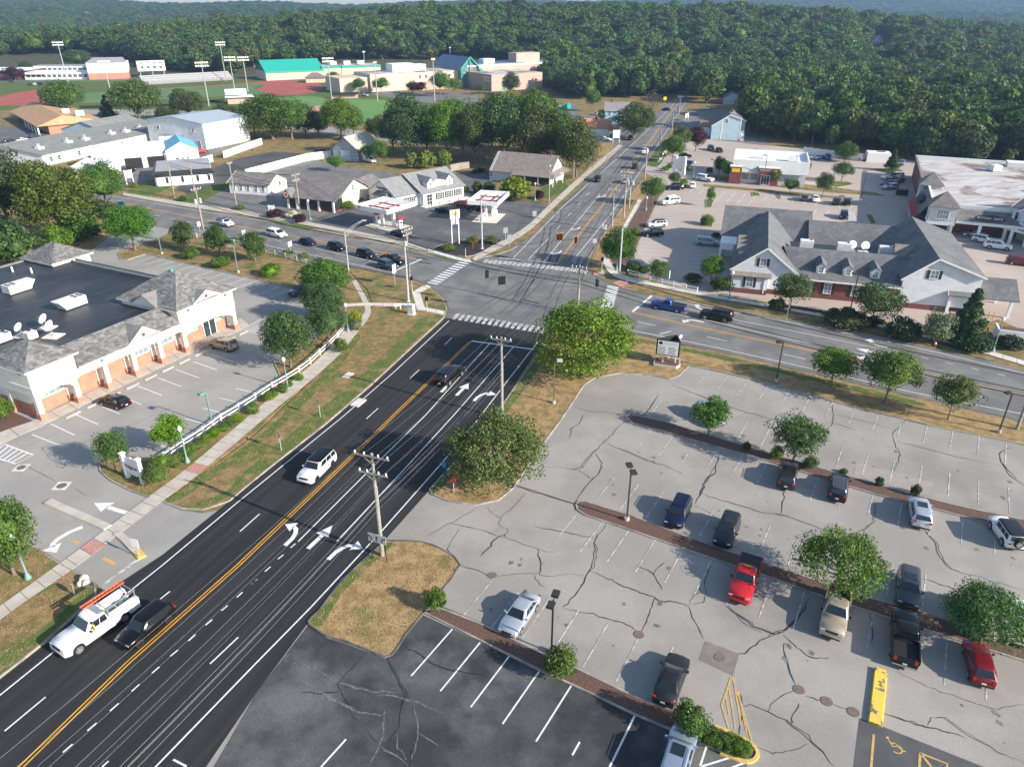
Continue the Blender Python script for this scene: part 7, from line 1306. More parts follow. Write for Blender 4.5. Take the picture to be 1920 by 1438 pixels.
NE=[('suv','grey',(1180,495),(1216,501),'grey SUV behind the clipped hedge at the junction corner',1,0),('suv','black',(1240,436),(1208,437),'black SUV at the lower left side of the tan lot',0,0),('suv','white',(1250,419),(1213,421),'white SUV with black roof next above the black SUV in the tan lot',0,'black'),('bigsuv','white',(1274,376),(1238,380),'white large SUV with roof rails alone by the round dark tree',1,0),('van','black',(1280,351),(1249,351),'black estate car by the bright shrub tree',0,0),('hatch','white',(1299,351),(1298,342),'white hatchback seen head on near the entry',0,0),('bigsuv','white',(1310,333),(1334,337),'white SUV driving along the entry lane',0,0),('van','pblue',(1307,452),(1347,455),'silver blue wagon beside the clapboard building porch',1,0),('hatch','black',(1274,291),(1296,292),'black hatchback by the kerb of the fast food lot',0,0),('suv','dgrey',(1329,275),(1337,281),'dark SUV left of the pair by the fast food corner',0,0),('hatch','black',(1345,279),(1353,284),'black car right of the pair by the fast food corner',0,0),('suv','dgrey',(1433,328),(1450,331),'dark SUV behind a young tree before the fast food front',0,0),('suv','black',(1495,317),(1478,322),'black car at the right end of the fast food front',0,0),('suv','grey',(1509,374),(1510,367),'dark grey SUV beside the white sedan by the drive lane',0,0),('sedan','white',(1527,368),(1531,376),'white sedan beside the dark grey SUV by the drive lane',0,0),('suv','dgrey',(1569,381),(1568,374),'dark car left of the pair in the tan lot',0,0),('suv','black',(1588,382),(1589,374),'black SUV right of the pair in the tan lot',0,0),('suv','black',(1582,398),(1583,409),'black SUV parked by the white hatching',0,0),('sedan','silver',(1545,293),(1527,296),'silver sedan by the white fence',0,0),('suv','blue',(1551,292),(1554,298),'blue SUV next to the silver sedan by the white fence',0,0),('suv','pblue',(1612,292),(1614,300),'pale blue car beside the white enclosure',0,0),('hatch','pblue',(1693,301),(1690,309),'pale blue hatchback at the forest edge',0,0),('suv','white',(1748,311),(1762,315),'white car behind the plaza roof edge',0,0),('hatch','white',(1692,327),(1679,331),'white car nearest the wall in the plaza row',0,0),('sedan','maroon',(1676,342),(1654,345),'dark red sedan in the plaza row',0,0),('suv','silver',(1682,349),(1656,351),'silver SUV at the near end of the plaza row',0,0),('sedan','dblue',(1693,336),(1676,340),'slate blue car by the plaza wall',0,0),('sedan','silver',(1843,438),(1808,437),'silver sedan before the plaza arcade',0,0),('suv','white',(1830,446),(1862,452),'white crossover between the silver sedan and a white SUV',0,0),('bigsuv','white',(1850,458),(1892,463),'white large SUV before the two storey shop row',1,0),('suv','maroon',(1895,488),(1930,492),'dark red SUV cut by the right edge',0,0)]
for kd,c,a,b,l,rl,rf in NE:V(kd,c,a,b,l,rails=bool(rl),roof=rf or None,far=a[0]<1600 and a[1]<400)
V('jeep','white',(1682,330),(1650,333),'white off-roader with black top in the plaza row',roof='black',far=True,cat='off-roader')
V('pickup','blue',(1297,306),(1268,303),'blue pickup behind the white plaza sign','pickup',name='blue_pickup',far=True)
FARC=[('sedan','white',(1124,259),(1146,261),'white sedan beside the orange roofed cottage'),('suv','black',(1185,256),(1179,262),'black SUV parked under the roadside tree'),('suv','white',(1325,233),(1326,248),'white van beside the pale blue house'),('suv','silver',(1414,285),(1432,287),'silver SUV behind the fast food roof'),('suv','white',(1330,200),(1324,206),'white car in the shade under the road trees'),('suv','black',(292,297),(304,300),'black SUV in the garage yard'),('suv','white',(312,292),(326,293),'white SUV in the garage yard'),('suv','white',(352,280),(366,282),'white car left of the red pickup in the yard'),('sedan','dblue',(54,256),(72,252),'blue car before the orange roofed store'),('sedan','white',(48,261),(30,264),'white sedan parked before the orange roofed store'),('suv','black',(10,266),(26,264),'black SUV left of the white sedan at the store'),('suv','dgrey',(132,291),(144,288),'dark SUV behind the small white shop'),('suv','black',(234,316),(248,318),'black SUV outside the open garage bays'),('hatch','dblue',(220,382),(232,386),'dark blue car emerging behind the loose tree on the cross road'),('suv','silver',(678,178),(690,179),'silver SUV driving in the school lot'),('sedan','grey',(55,158),(62,158),'grey car at the old school'),('sedan','white',(64,158),(70,158),'white car at the old school'),('suv','black',(73,158),(78,158),'black car at the old school'),('suv','grey',(10,152),(34,153),'dark car before the old school entry'),('pickup','dgrey',(604,284),(590,288),'dark truck behind the army vehicle'),('suv','white',(688,299),(700,302),'white car under the trees by the barn'),('suv','white',(1117,214),(1126,212),'white car behind the blue house lot tree')]
for kd,c,a,b,l in FARC:V(kd,c,a,b,l,far=True)
V('pickup','white',(332,272),(346,275),'white pickup behind the yard tree','pickup',far=True,name='white_pickup')
V('pickup','red',(362,286),(384,283),'red pickup by the white yard fence','pickup',far=True,name='red_pickup')
V('jeep','olive',(576,293),(600,292),'olive grey army vehicle with big wheels by the white fence','army vehicle',far=True,name='army_vehicle')
# extras on special vehicles
for o in list(COL.objects):
 l=o.get('label')
 if l and l.startswith('red pickup truck with an amber'):
  q=MB();q.box(-.25,-.1,-.32,.32,1.95,2.03);q.build('light_bar',flat('amber_lens',(0.7,0.28,0.01),rough=.3),o)
  q=MB();q.box(-2.75,-.72,-.92,.92,1.2,1.26);q.build('bed_cover',M_trim,o)
 if l and 'spare wheel' in l:
  w=put('wheel',CM['jeep']['tyre'],o,(-2.28,0,1.05),(0,0,math.pi/2));put('rim',CM['jeep']['rim'],w)
  # - utility truck with ladder racks
a,b=V2(G(231,1132,.9)),V2(G(122,1207,.9));d=(b-a).normalized();an=math.atan2(d.y,d.x);M=car_meshes('pickup')
c=a.lerp(b,.5);ut=thing('utility_truck','white utility truck with an orange ladder on its service body rack','utility truck',(c.x,c.y,.035),an)
SC_=1.1;Wt=2.05
for nm in('body','cabin'):oset(put(nm,M[nm],ut,scale=SC_),PAINT['white'])
for nm in('windshield','rear_window','grille'):put(nm,M[nm],ut,scale=SC_)
for m in M['side']:put('side_window',m,ut,scale=SC_)
for m in M['lamp']:put('headlight',m,ut,scale=SC_)
for m in M['tail']:put('tail_light',m,ut,scale=SC_)
for m in M['mirror']:put('mirror',m,ut,scale=SC_)
for ax in KIND['pickup']['ax']:
 for s in(1,-1):
  w=put('wheel',M['tyre'],ut,((ax-.5)*5.75*SC_,s*(1.1-.12),.41*SC_),(0,0,0 if s>0 else math.pi),SC_);put('rim',M['rim'],w)
x0,x1=-3.25,-.72
for s in(1,-1):
 q=MB();y0,y1=(.68,1.12)if s>0 else(-1.12,-.68);q.box(x0,x0+.75,y0,y1,.55,1.55);q.box(x0+.75,x0+1.75,y0,y1,1.02,1.55);q.box(x0+1.75,x1,y0,y1,.55,1.55);so_=q.build('service_locker',PAINT['white'],ut)
 for h in(.35,1.25,2.1):
  q=MB();yy=s*1.125;q.box(x0+h,x0+h+.12,min(yy,yy+s*.02),max(yy,yy+s*.02),1.25,1.31);q.build('locker_latch',M_trim,so_)
q=MB();q.box(x0,x1,-.68,.68,.8,.86);q.build('load_bed',M_trim,ut)
q=MB();q.box(x0-.03,x0,-1.08,1.08,.5,1.3);q.build('tailgate',M_chrome,ut)
q=MB()
for xx in(-.75,-3.1):
 for s in(1,-1):q.bar((xx,s*.95,1.5),(xx,s*.95,2.25),.06)
 q.bar((xx,-.98,2.25),(xx,.98,2.25),.06)
for s in(1,-1):q.bar((x0,s*.95,2.25),(-.4,s*.95,2.25),.05)
q.build('ladder_rack',flat('rack_paint',(0.25,0.25,0.26),.5),ut)
q=MB();q.box(-.55,-.1,-.8,.8,2.13,2.2);q.build('cab_light_bar',flat('light_bar',(0.25,0.28,0.32),.3),ut)
def ladder(y,z,xa,xb,mt,lab):
 t=thing('ladder',lab,'ladder',ut.matrix_basis@Vector(((xa+xb)/2,y,z)),an);h=(xb-xa)/2
 for s in(1,-1):q=MB();q.bar((-h,s*.2,0),(h,s*.2,0),.06,.1);q.build('rail',mt,t)
 n=int((xb-xa)/.33)
 for i in range(n):q=MB();xx=-h+.15+i*.33;q.bar((xx,-.2,0),(xx,.2,0),.045);q.build('rung',mt,t)
for i,y in enumerate((-.72,)):ladder(y,2.36,-3.3,.3,flat('ladder_orange',(0.75,0.12,0.05),.5),'orange extension ladder on the rack of the white utility truck')
q=MB();[q.box(xx,xx+.42,.05,.5,.86,1.35+(.1 if i%2 else 0))for i,xx in enumerate((-2.9,-2.35,-1.7,-1.2))];tl=thing('tool_case','green grey tool cases lying in the bed of the white utility truck','tool case',ut.matrix_basis@Vector((0,0,0)),an);q.build('case',flat('tool_case_green',(0.12,0.2,0.17),.6),tl)
q=MB();q.lathe([(.001,0),(.22,0),(.24,.3),(.2,.42),(.001,.44)],12);bk=put('water_cooler',q.mesh('water_cooler',PAINT['white'],True),None,ut.matrix_basis@Vector((-2.95,-.2,.86)));tag(bk,'white round water cooler in the rear of the utility truck bed','cooler')
# driver leaning an arm on the window of the utility truck
def person_driver():
 me=bpy.data.meshes.new('person');J=[(0,0,1.05),(0,0,1.28),(.0,0,1.5),(.02,0,1.6),(.04,0,1.68),(.05,0,1.84),(0,.19,1.48),(.12,.33,1.28),(.32,.36,1.3),(.42,.34,1.31),(0,-.19,1.48),(.14,-.25,1.25),(.38,-.15,1.25)]
 ed=[(0,1),(1,2),(2,3),(3,4),(4,5),(2,6),(6,7),(7,8),(8,9),(2,10),(10,11),(11,12)];rad=[.17,.15,.17,.06,.09,.08,.075,.055,.042,.035,.075,.055,.04]
 me.from_pydata(J,ed,[]);o=put('person',me);o.modifiers.new('skin','SKIN');o.modifiers.new('sub','SUBSURF').levels=1
 for i,r in enumerate(rad):me.skin_vertices[0].data[i].radius=(r,r)
 dg=bpy.context.evaluated_depsgraph_get();m2=bpy.data.meshes.new_from_object(o.evaluated_get(dg));bpy.data.objects.remove(o)
 vest=flat('hi_vis_yellow',(0.45,0.62,0.03),.8);skin=flat('skin',(0.45,0.27,0.19),.6);m2.materials.clear();m2.materials.append(vest);m2.materials.append(skin)
 for p in m2.polygons:
  c_=p.center;p.material_index=1 if c_.z>1.58 or(abs(c_.y)>.2 and c_.z<1.4)else 0;p.use_smooth=True
 return m2
pm=person_driver();pr=put('person',pm,None,ut.matrix_basis@Vector((.55,.93,.1)),an);tag(pr,'driver in a bright yellow vest leaning on the window of the utility truck','person')
q=MB();q.lathe([(.105,1.76),(.1,1.85),(.06,1.92),(.001,1.93)],12,c=(.05,0,0));q.build('hair',flat('dark_hair',(0.04,0.03,0.02),.8),pr)

# = poles, lamps, signals, signs, fences
M_wood_p=mat('weathered_pole_wood',(.32,.29,.25),(.24,.21,.18),scale=2,rough=.95,fine=.2,fscale=9,stretch=(6,6,.5,0));M_gpole=flat('galvanised_pole',(.55,.57,.58),.45,.4);M_bpole=flat('dark_bronze_pole',(.035,.03,.028),.5);M_tpole=flat('teal_painted_pole',(.16,.27,.25),.5);M_ins=flat('white_insulator',(.6,.6,.6),.3);M_wire=flat('bright_wire',(.34,.35,.36),.5,.5);M_cab=flat('dark_cable',(.02,.02,.022),.6);M_globe=flat('white_globe',(.8,.8,.78),.3)
def top_of(base,topv):return HT(base[0],base[1],topv)
PO={}
def upole(key,base,topv,label,arms=((-.5,2.6),),rot=0.0,trafo=0,lean=0,lamp=False):
 h=top_of(base,topv);t=thing('utility_pole',label,'utility pole',G(*base),R(rot));m=MB();m.cyl(0,0,-.2,h,.19,.13,10);m.build('pole',M_wood_p,t)
 for dz,w in arms:
  m=MB();m.box(-w/2,w/2,-.2,-.08,h+dz-.07,h+dz+.07);m.bar((-w*.3,-.14,h+dz),(0,-.14,h+dz-.7),.05);m.bar((w*.3,-.14,h+dz),(0,-.14,h+dz-.7),.05);a=m.build('crossarm',M_wood_p,t)
  for x in(-w*.46,-w*.2,w*.2,w*.46):m=MB();m.lathe([(.03,0),(.09,.05),(.06,.12),(.1,.18),(.03,.3)],8,c=(x,-.14,h+dz+.07));m.build('insulator',M_ins,a)
 for i in range(trafo):m=MB();m.lathe([(.01,0),(.3,.02),(.3,.9),(.2,.98),(.01,1.0)],12,c=((-.55,.55)[i%2],0,h-3.2));m.build('transformer',M_gpole,t)
 m=MB();m.tube([(.16,0,0),(.17,0,h*.7)],.05,6);m.build('conduit',M_gpole,t);PO[key]=(t,h,R(rot));return t
upole('a',(717,1043),850,'wooden utility pole with two crossarms at the tip of the dry grass island',((-.25,3.4),(-2.0,2.8)),-20)
upole('b',(941,785),632,'wooden utility pole with one crossarm beside the street corner tree',((-.3,2.6),),-20);upole('c',(1083,588),497,'wooden utility pole behind the large spreading tree at the junction',((-.5,2.6),(-1.4,2.2)),-25)
upole('d',(768,522),428,'utility pole with a cluster of white equipment beside the west crosswalk',((-.4,3.2),(-1.2,2.4)),60,1);upole('e',(389,469),352,'leaning utility pole with transformers between two egg shaped trees',((-.4,2.4),),60,2);upole('f',(366,362),290,'utility pole with one side arm behind the cross road',((-.4,2.6),),60);upole('g',(328,372),287,'utility pole beside the clinic lawn',((-.5,1.2),),60);upole('h',(444,390),304,'utility pole at the left entry of the cafe lot',((-.4,1.6),),60);upole('i',(564,409),324,'utility pole with two crossarms before the cafe',((-.6,2.4),(-1.8,2.2)),60)
upole('j',(1146,442),355,'utility pole with a yellow disc on the right kerb of the north road',((-.3,2.4),),-16);upole('k',(1169,410),322,'utility pole with two crossarms, second along the north road',((-.3,2.4),(-1.2,2.2)),-16);upole('l',(1179,392),322,'utility pole with transformers, third along the north road',((-.5,1.2),),-16,2);upole('m',(1208,345),272,'utility pole at the mouth of the tan lot entry',((-.3,2.6),),-16);upole('n',(1235,301),236,'utility pole on the green verge by the north road',((-.3,2.6),),-16);upole('o',(1259,250),205,'utility pole beyond the green verge',((-.4,2.6),),-16);upole('p',(1272,220),180,'farthest utility pole at the dark end of the north road',((-.4,2.6),),-16)
upole('q',(1029,381),308,'pole with a lamp head before the brown roofed office',((-.6,.8),),70);upole('r',(1075,335),267,'plain pole before the roundest grove tree',((-.5,.6),),70);upole('s',(1906,806),700,'utility pole cut by the right edge on the verge',((-.3,1.0),),10);upole('t',(1228,158),150,'utility pole far up the hill road',((-.3,3),),-16)if 0 else None
def wire(name,label,group,p,q,sag,r,m,n=14):
 p,q=Vector(p),Vector(q);pts=[p.lerp(q,i/n)-Vector((0,0,sag*4*(i/n)*(1-i/n)))for i in range(n+1)];mb=MB();mb.tube([x-p for x in pts],r,4,cap=False);o=put(name,mb.mesh(name,m),None,p);tag(o,label,'overhead wire',group);return o
def pt_(k,x,dz):t,h,r=PO[k];return Vector((t.location.x+x*math.cos(r),t.location.y+x*math.sin(r),h+dz))
out=G(150,1700);oz=Vector((-36.5,16,0))
for x,dz,r in((-1.6,.0,.022),(-.6,.0,.02),(.6,0,.02),(1.6,0,.022),(-1.2,-1.75,.018),(1.2,-1.75,.018),(0,-3.0,.02),(.3,-4.4,.03),(.2,-5.0,.035),(0,-5.4,.03),(.15,-5.8,.03)):
 r*=.27;e=pt_('a',x,dz);f=pt_('b',x*.8,dz+.05 if dz>-2 else dz+.6);s_=Vector((e.x-(f.x-e.x)*1.25,e.y-(f.y-e.y)*1.25,e.z));lv='top' if dz>-1 else 'middle' if dz>-2.5 else 'lower'
 wire('overhead_wire',lv+' level wire from the bottom edge to the two armed pole',lv+' wires before the two armed pole',s_,e,.5,r,M_wire);wire('overhead_wire',lv+' level wire between the two armed pole and the street corner pole',lv+' wires between the two near poles',e,f,.5,r,M_wire);wire('overhead_wire',lv+' level wire from the street corner pole to the pole behind the tree',lv+' wires over the crosswalk',f,pt_('c',x*.7,dz-.1 if dz>-2 else dz+.4),.5,r,M_wire if dz>-2 else M_cab)
ch=['c','j','k','m','n','o','p']
for k1,k2 in zip(ch,ch[1:]):
 for x,dz,r,m in((-1.1,-.2,.016,M_wire),(0,.1,.016,M_wire),(1.1,-.2,.016,M_wire),(.1,-2.6,.05,M_cab),(.1,-3.3,.06,M_cab)):wire('overhead_wire',('upper wire' if dz>-1 else 'thick lower cable')+' along the north road, %s span from the junction'%ORD[ch.index(k1)],('upper wires' if dz>-1 else 'lower cables')+' of north road span '+ORD[ch.index(k1)],pt_(k1,x,dz),pt_(k2,x,dz),.5,r,m)
wa=['f','e','d']
for k1,k2 in(('e','d'),('d','c'),('c','s'),('i','d'),('h','i'),('g','h')):
 for x,dz,r in((-.5,-.4,.03),(.4,-.5,.03),(.1,-2.4,.05),(.1,-3.1,.06)):wire('overhead_wire',('upper' if dz>-1 else 'lower')+' dark cable '+{'ed':'above the egg shaped trees','dc':'crossing the junction','cs':'above the east road','id':'from the cafe to the junction','hi':'before the cafe lot','gh':'before the low office lot'}[k1+k2],('upper' if dz>-1 else 'lower')+' cables '+{'ed':'above the egg shaped trees','dc':'crossing the junction','cs':'above the east road','id':'from the cafe','hi':'before the cafe lot','gh':'before the low office'}[k1+k2],pt_(k1,x,dz),pt_(k2,x,dz),.9,r,M_cab)
 # span wires and traffic signals
def steelpole(key,base,topv,label,arm=None):
 h=top_of(base,topv);t=thing('signal_pole',label,'signal pole',G(*base));m=MB();m.cyl(0,0,.1,h,.2,.13,10);m.build('pole',M_gpole,t);m=MB();m.lathe([(.42,0),(.42,.12),(.25,.16),(.2,.3)],10);m.build('base',M_gpole,t);PO[key]=(t,h,0);return t
steelpole('S1',(766,566),463,'tall white steel signal pole beside the control cabinet');steelpole('S2',(904,467),375,'tall steel signal pole in the black planting bed');steelpole('S3',(1161,517),428,'tall white steel signal pole at the picket fence corner')
for a_,b_ in(('S1','S3'),('S1','S2'),('S2','S3'),('S1','c'),('S3','c')):wire('span_wire','span wire carrying the traffic signals over the junction','signal span wires',pt_(a_,0,-.8),pt_(b_,0,-.8 if b_!='c' else-2.6),.6,.035,M_cab)
def signal(label,px,z,face,yellow,n=1,dz=0.0):
 p=G(px[0],px[1],z);t=thing('traffic_signal',label,'traffic signal',p,R(face));bm_=flat('signal_yellow',(.72,.34,.01),.5);bk=flat('signal_black',(.012,.012,.013),.5)
 for i in range(n):
  o=(i-(n-1)/2)*.62;m=MB();m.box(o-.23,o+.23,-.12,.16,-.62,.62);h=m.build('housing',bk,t);m=MB();m.box(o-.3,o+.3,.0,.03,-.7,.7);m.build('backplate',bm_ if yellow else bk,h)
  for k,zz in enumerate((.4,0,-.4)):m=MB();m.lathe([(.15,0),(.17,-.22),(.15,-.22),(.12,-.02),(.001,-.02)],10,axis='y',c=(o,-.12,zz));m.build('visor',bk if not yellow else flat('lens_red_dark',(.16,.02,.015),.4),h)
 m=MB();m.bar((0,0,.62),(0,0,1.0),.06);m.build('hanger',bk,t);return t
signal('yellow framed double signal over the left turn lane of the north road',(1050,444),6.0,14,True,2);signal('yellow framed single signal over the yellow line of the north road',(1080,450),6.0,14,True)
signal('black single signal hanging over the west side of the junction',(913,514),5.8,195,False);signal('black double signal hanging over the middle of the junction',(941,526),5.8,195,False,2);signal('black signal seen from its side near the right kerb',(1119,531),5.4,100,False);signal('upper yellow signal before the black planting bed',(890,448),5.8,100,True);signal('lower yellow signal before the black planting bed',(886,460),5.2,100,True)
def pedsig(label,base,topv):
 h=top_of(base,topv);t=thing('pedestrian_signal',label,'pedestrian signal',G(*base));m=MB();m.cyl(0,0,0,h,.07,n=8);m.cyl(0,0,0,.3,.16,.12,8);m.build('post',M_gpole,t);m=MB();m.box(-.25,.25,-.28,.05,h-.3,h+.3);m.box(-.25,.25,.1,.35,h-.25,h+.25);m.build('signal_head',flat('signal_black',(.012,)*3,.5),t)
pedsig('pedestrian signal beside the utility pole at the west crosswalk',(773,547),522);pedsig('pedestrian signal on the corner lawn by the control cabinet',(801,585),560);pedsig('pedestrian signal at the corner of the curved sidewalk',(1128,510),486);pedsig('pedestrian signal at the picket fence end by the east crosswalk',(1175,529),513);pedsig('short pedestrian post at the tip of the black planting bed',(873,482),461)
t=thing('control_cabinet','white traffic control cabinet beside the tall steel signal pole','cabinet',G(772,590),R(-25));m=MB();m.box(-.5,.5,-.35,.35,.1,1.7);m.build('cabinet',M_trimw,t);m=MB();m.box(-.56,.56,-.41,.41,1.7,1.8);m.build('lid',M_hvac,t);m=MB();m.box(-.7,.7,-.55,.55,0,.12);m.build('plinth',M_concw,t)
t=thing('barricade','white folding barricade on the corner footpath','barricade',G(747,581),R(20));m=MB();[m.bar((x,s*.35,0),(x,0,1.1),.06)for x in(-.4,.4)for s in(-1,1)];m.build('leg',M_trimw,t);m=MB();m.box(-.55,.55,-.05,.05,.75,1.05);m.build('board',M_trimw,t)
t=thing('marker_post','short yellow marker post beside the white barricade','marker post',G(756,586));m=MB();m.box(-.08,.08,-.05,.05,0,.8);m.build('post',M_yel,t)
# lamps
def lamp(kind,label,base,topv,rz=0,group=None):
 h=top_of(base,topv);t=thing('street_lamp',label,'lamp post',G(*base),R(rz),group)
 if kind=='globe':
  m=MB();m.lathe([(.28,0),(.28,.35),(.2,.4),(.2,.6),(.1,.75),(.08,h*.5),(.06,h-.2)],10);m.build('post',M_tpole,t,True);m=MB();m.lathe([(.08,h-.2),(.14,h-.1),(.24,h+.05),(.24,h+.2),(.12,h+.42),(.001,h+.5)],12);m.build('globe',M_globe,t,True)
 else:
  pm=M_tpole if kind=='shoe' else M_bpole if kind!='single' else flat('grey_bronze',(.12,.1,.085),.5);m=MB();m.bar((0,0,.3),(0,0,h),.13,.13);m.build('post',pm,t);m=MB();m.cyl(0,0,0,.45,.26,n=10);m.build('footing',M_conc,t)
  for s in((-1,1)if kind=='double' else(1,)):m=MB();m.bar((0,0,h-.05),(0,s*.5,h),.07);m.box(-.28,.28,s*.62-.34,s*.62+.34,h-.02,h+.2);m.build('lamp_head',pm if kind!='single' else flat('pale_lamp_head',(.45,.43,.4),.5),t)
 return t
lamp('double','dark double headed lamp post in the middle mulch bed',(1175,976),880,10);lamp('double','dark lamp post rising behind the large round shrub',(1034,1224),1125,160);lamp('single','grey lamp post with one pale head on the dry verge',(1038,757),677,-90);lamp('flat','thin dark lamp post on the verge left of three young trees',(1455,716),642,100);lamp('flat','thin dark lamp post on the verge by the right edge',(1872,812),737,100)
lamp('shoe','teal lamp post at the rail fence facing the pharmacy',(399,798),735,150);lamp('shoe','teal lamp post at the left end behind the pharmacy roof',(22,502),467,100);lamp('shoe','teal lamp post by the spreading tree on the pharmacy lawn',(304,477),430,100);lamp('shoe','teal lamp post right of the middle clipped shrub',(447,512),462,100);lamp('shoe','teal lamp post beside the tree cluster island',(576,562),510,100)
for l,bs,tv in(('teal globe lamp behind the monument sign hedge',(352,868),806),('teal globe lamp at the rail fence middle',(540,729),676),('teal globe lamp before the tree left of the sidewalk corner',(54,1086),1010),('teal globe lamp beside the ornamental grasses',(653,622),574),('globe lamp at the left end of the clapboard building front',(1367,561),513),('globe lamp beside the white trough wall',(1861,660),600),('white globe lamp before the cafe entrance',(582,412),378),('white globe lamp by the road near the right canopy',(1003,376),346),('globe lamp by the road side of the small junction tree',(1156,508),468),('globe lamp on the tan lot side of the round dark tree',(1211,395),372),('globe lamp at the curved walk by the green verge',(1240,320),290),('slim globe lamp before the fast food entrance',(1428,345),318),('slim globe lamp left of the fast food entrance',(1300,335),306)):lamp('globe',l,bs,tv)
lamp('flat','tall black lamp post before the brick wall of the clapboard building',(1590,600),514,90);lamp('flat','tall lamp post on the drive lane by the plaza',(1613,377),322,90);lamp('flat','tall lamp post before the fast food corner',(1334,342),300,90);lamp('flat','tall lamp post between young trees before the fast food door',(1430,348),292,90);lamp('flat','tall lamp behind the plaza roof at the forest edge',(1752,306),280,90)
t=lamp('flat','silver street lamp with a long raised arm by the queue of cars',(654,510),437,0);h=top_of((654,510),437);[bpy.data.objects.remove(o)for o in list(t.children)if o.name.startswith(('lamp_head','post'))];m=MB();m.cyl(0,0,.3,h,.14,.09,8);m.tube([(0,0,h-.8),(1.6,.5,h+.9),(3.4,1.0,h+2.0)],.06,6);m.tube([(0,0,h),(1.6,.5,h+1.3),(3.3,1.0,h+2.1)],.05,6);m.build('post',M_gpole,t);m=MB();m.box(3.2,4.0,.85,1.3,h+1.95,h+2.15);m.build('lamp_head',M_gpole,t)
# fences: every post and rail on its own
def railfence(label,posts,h=1.05,rails=(.45,.9),m=M_trimw,w=.13):
 P=[G(*p)for p in posts];t=thing('rail_fence',label,'fence',P[0]);o=P[0]
 for p in P:q=p-o;a=MB();a.box(q.x-w/2,q.x+w/2,q.y-w/2,q.y+w/2,0,h);a.box(q.x-w*.7,q.x+w*.7,q.y-w*.7,q.y+w*.7,h,h+.06);a.build('post',m,t)
 for p,q in zip(P,P[1:]):
  for z in rails:a=MB();a.bar(p-o+Vector((0,0,z)),q-o+Vector((0,0,z)),.06,.14);a.build('rail',m,t)
def sub(pts,n):
 out=[]
 for(a,b),(c,d)in zip(pts,pts[1:]):out+=[(a+(c-a)*i/n,b+(d-b)*i/n)for i in range(n)]
 return out+[pts[-1]]
railfence('white two rail fence with square posts along the pharmacy hedge row',[(309,864),(346,839),(383,815),(416,791),(449,771),(481,751),(512,730),(538,715),(562,700),(583,684),(601,667),(617,652),(634,635),(645,620),(651,606)]);railfence('white two rail fence along the cross road side of the pharmacy lawn',[(370,447),(392,450),(414,454),(440,459),(470,466),(499,475),(516,480),(536,485),(557,490),(575,496),(592,502),(620,512),(640,524)],rails=(.5,.95));railfence('white picket like rail fence at the corner of the clapboard building',[(1177,515),(1198,521),(1219,527),(1241,533),(1263,538),(1286,545),(1307,549)],.95)
def board_fence(label,pts,h,m=M_trimw,wd=2.4):
 P=[V2(G(*p))for p in pts];t=thing('board_fence',label,'fence',(P[0].x,P[0].y,0));o=P[0]
 for a,b_ in zip(P,P[1:]):
  d=b_-a;n=max(1,int(d.length/wd));
  for i in range(n):p,q=a+d*i/n-o,a+d*(i+1)/n-o;k=MB();k.bar((p.x,p.y,h/2),(q.x,q.y,h/2),.06,h);k.build('panel',m,t);k=MB();k.box(p.x-.08,p.x+.08,p.y-.08,p.y+.08,0,h+.12);k.build('post',m,t)
board_fence('long white board fence between the clinic lot and the gravel yard',[(462,333),(520,317),(576,302),(622,296)],2.3);board_fence('white board fence before the steel shed, left piece',[(357,317),(400,303)],2.2);board_fence('white board fence before the steel shed, right piece',[(420,297),(455,284),(492,271)],2.2);board_fence('white board fence behind the fast food lot',[(1506,290),(1560,297),(1616,303)],2.4);board_fence('dark wooden board fence behind the store',[(845,322),(862,318),(880,316)],2.0,M_wood_p);board_fence('green board fence by the cottage drive',[(1047,208),(1062,206),(1070,203)],2.4,M_teal);board_fence('dark mesh fence along the lower edge of the sports field',[(150,204),(250,201),(330,200),(420,190)],1.2,M_dark,6)
t=thing('bin_enclosure','white walled bin enclosure with a dark roof opening near the plaza','enclosure',G(1624,304),R(-17));m=MB();m.box(0,7,0,.2,0,2.8);m.box(6.8,7,.2,5,0,2.8);m.box(0,.2,.2,5,0,2.8);m.box(.2,6.8,4.8,5,0,2.8);m.build('wall',M_trimw,t);m=MB();m.box(.1,6.9,.1,4.9,2.82,2.9);r_=m.build('roof',M_wroof,t);m=MB();m.box(3.0,5.6,2.4,4.2,2.9,2.93);m.build('roof_opening',M_dark,r_)
t=thing('dumpster','black waste container on the plaza walk','dumpster',G(1690,366),R(-20));m=MB();m.box(-1.4,1.4,-.8,.8,.15,1.4);m.build('container',M_dark,t);m=MB();m.box(-1.45,1.45,-.85,.85,1.4,1.5);m.build('lid',M_shut,t)
# signs
def post_sign(label,base,topv,w,h,face,m,pm=None,cat='road sign',rnd_=False,two=False):
 H=top_of(base,topv);t=thing('road_sign',label,cat,G(*base),R(face));k=MB();[k.bar((x,0,0),(x,0,H),.07)for x in((-w*.35,w*.35)if two else(0,))];k.build('post',pm or M_gpole,t);k=MB()
 if rnd_:k.lathe([(.001,0),(w/2,0),(w/2,.03),(.001,.03)],8,axis='y',c=(0,-.08,H-w/2))
 else:k.box(-w/2,w/2,-.08,-.045,H-h,H)
 k.build('sign_panel',m,t);return t
SB=flat('sign_back',(.34,.35,.36),.5,.4);SW=flat('sign_white',(.75,.75,.74),.5)
sp=post_sign('round backed traffic sign standing above the utility truck',(141,1117),1094,.8,.8,120,SB,rnd_=True);post_sign('white sign panel on the tip of the curved concrete kerb',(262,1046),1010,.75,.9,-15,SW);post_sign('lane sign seen from behind on the long verge',(528,846),808,.6,.9,120,SB);post_sign('thin post with grey sign on the upper part of the verge',(601,783),748,.5,.8,120,SB)
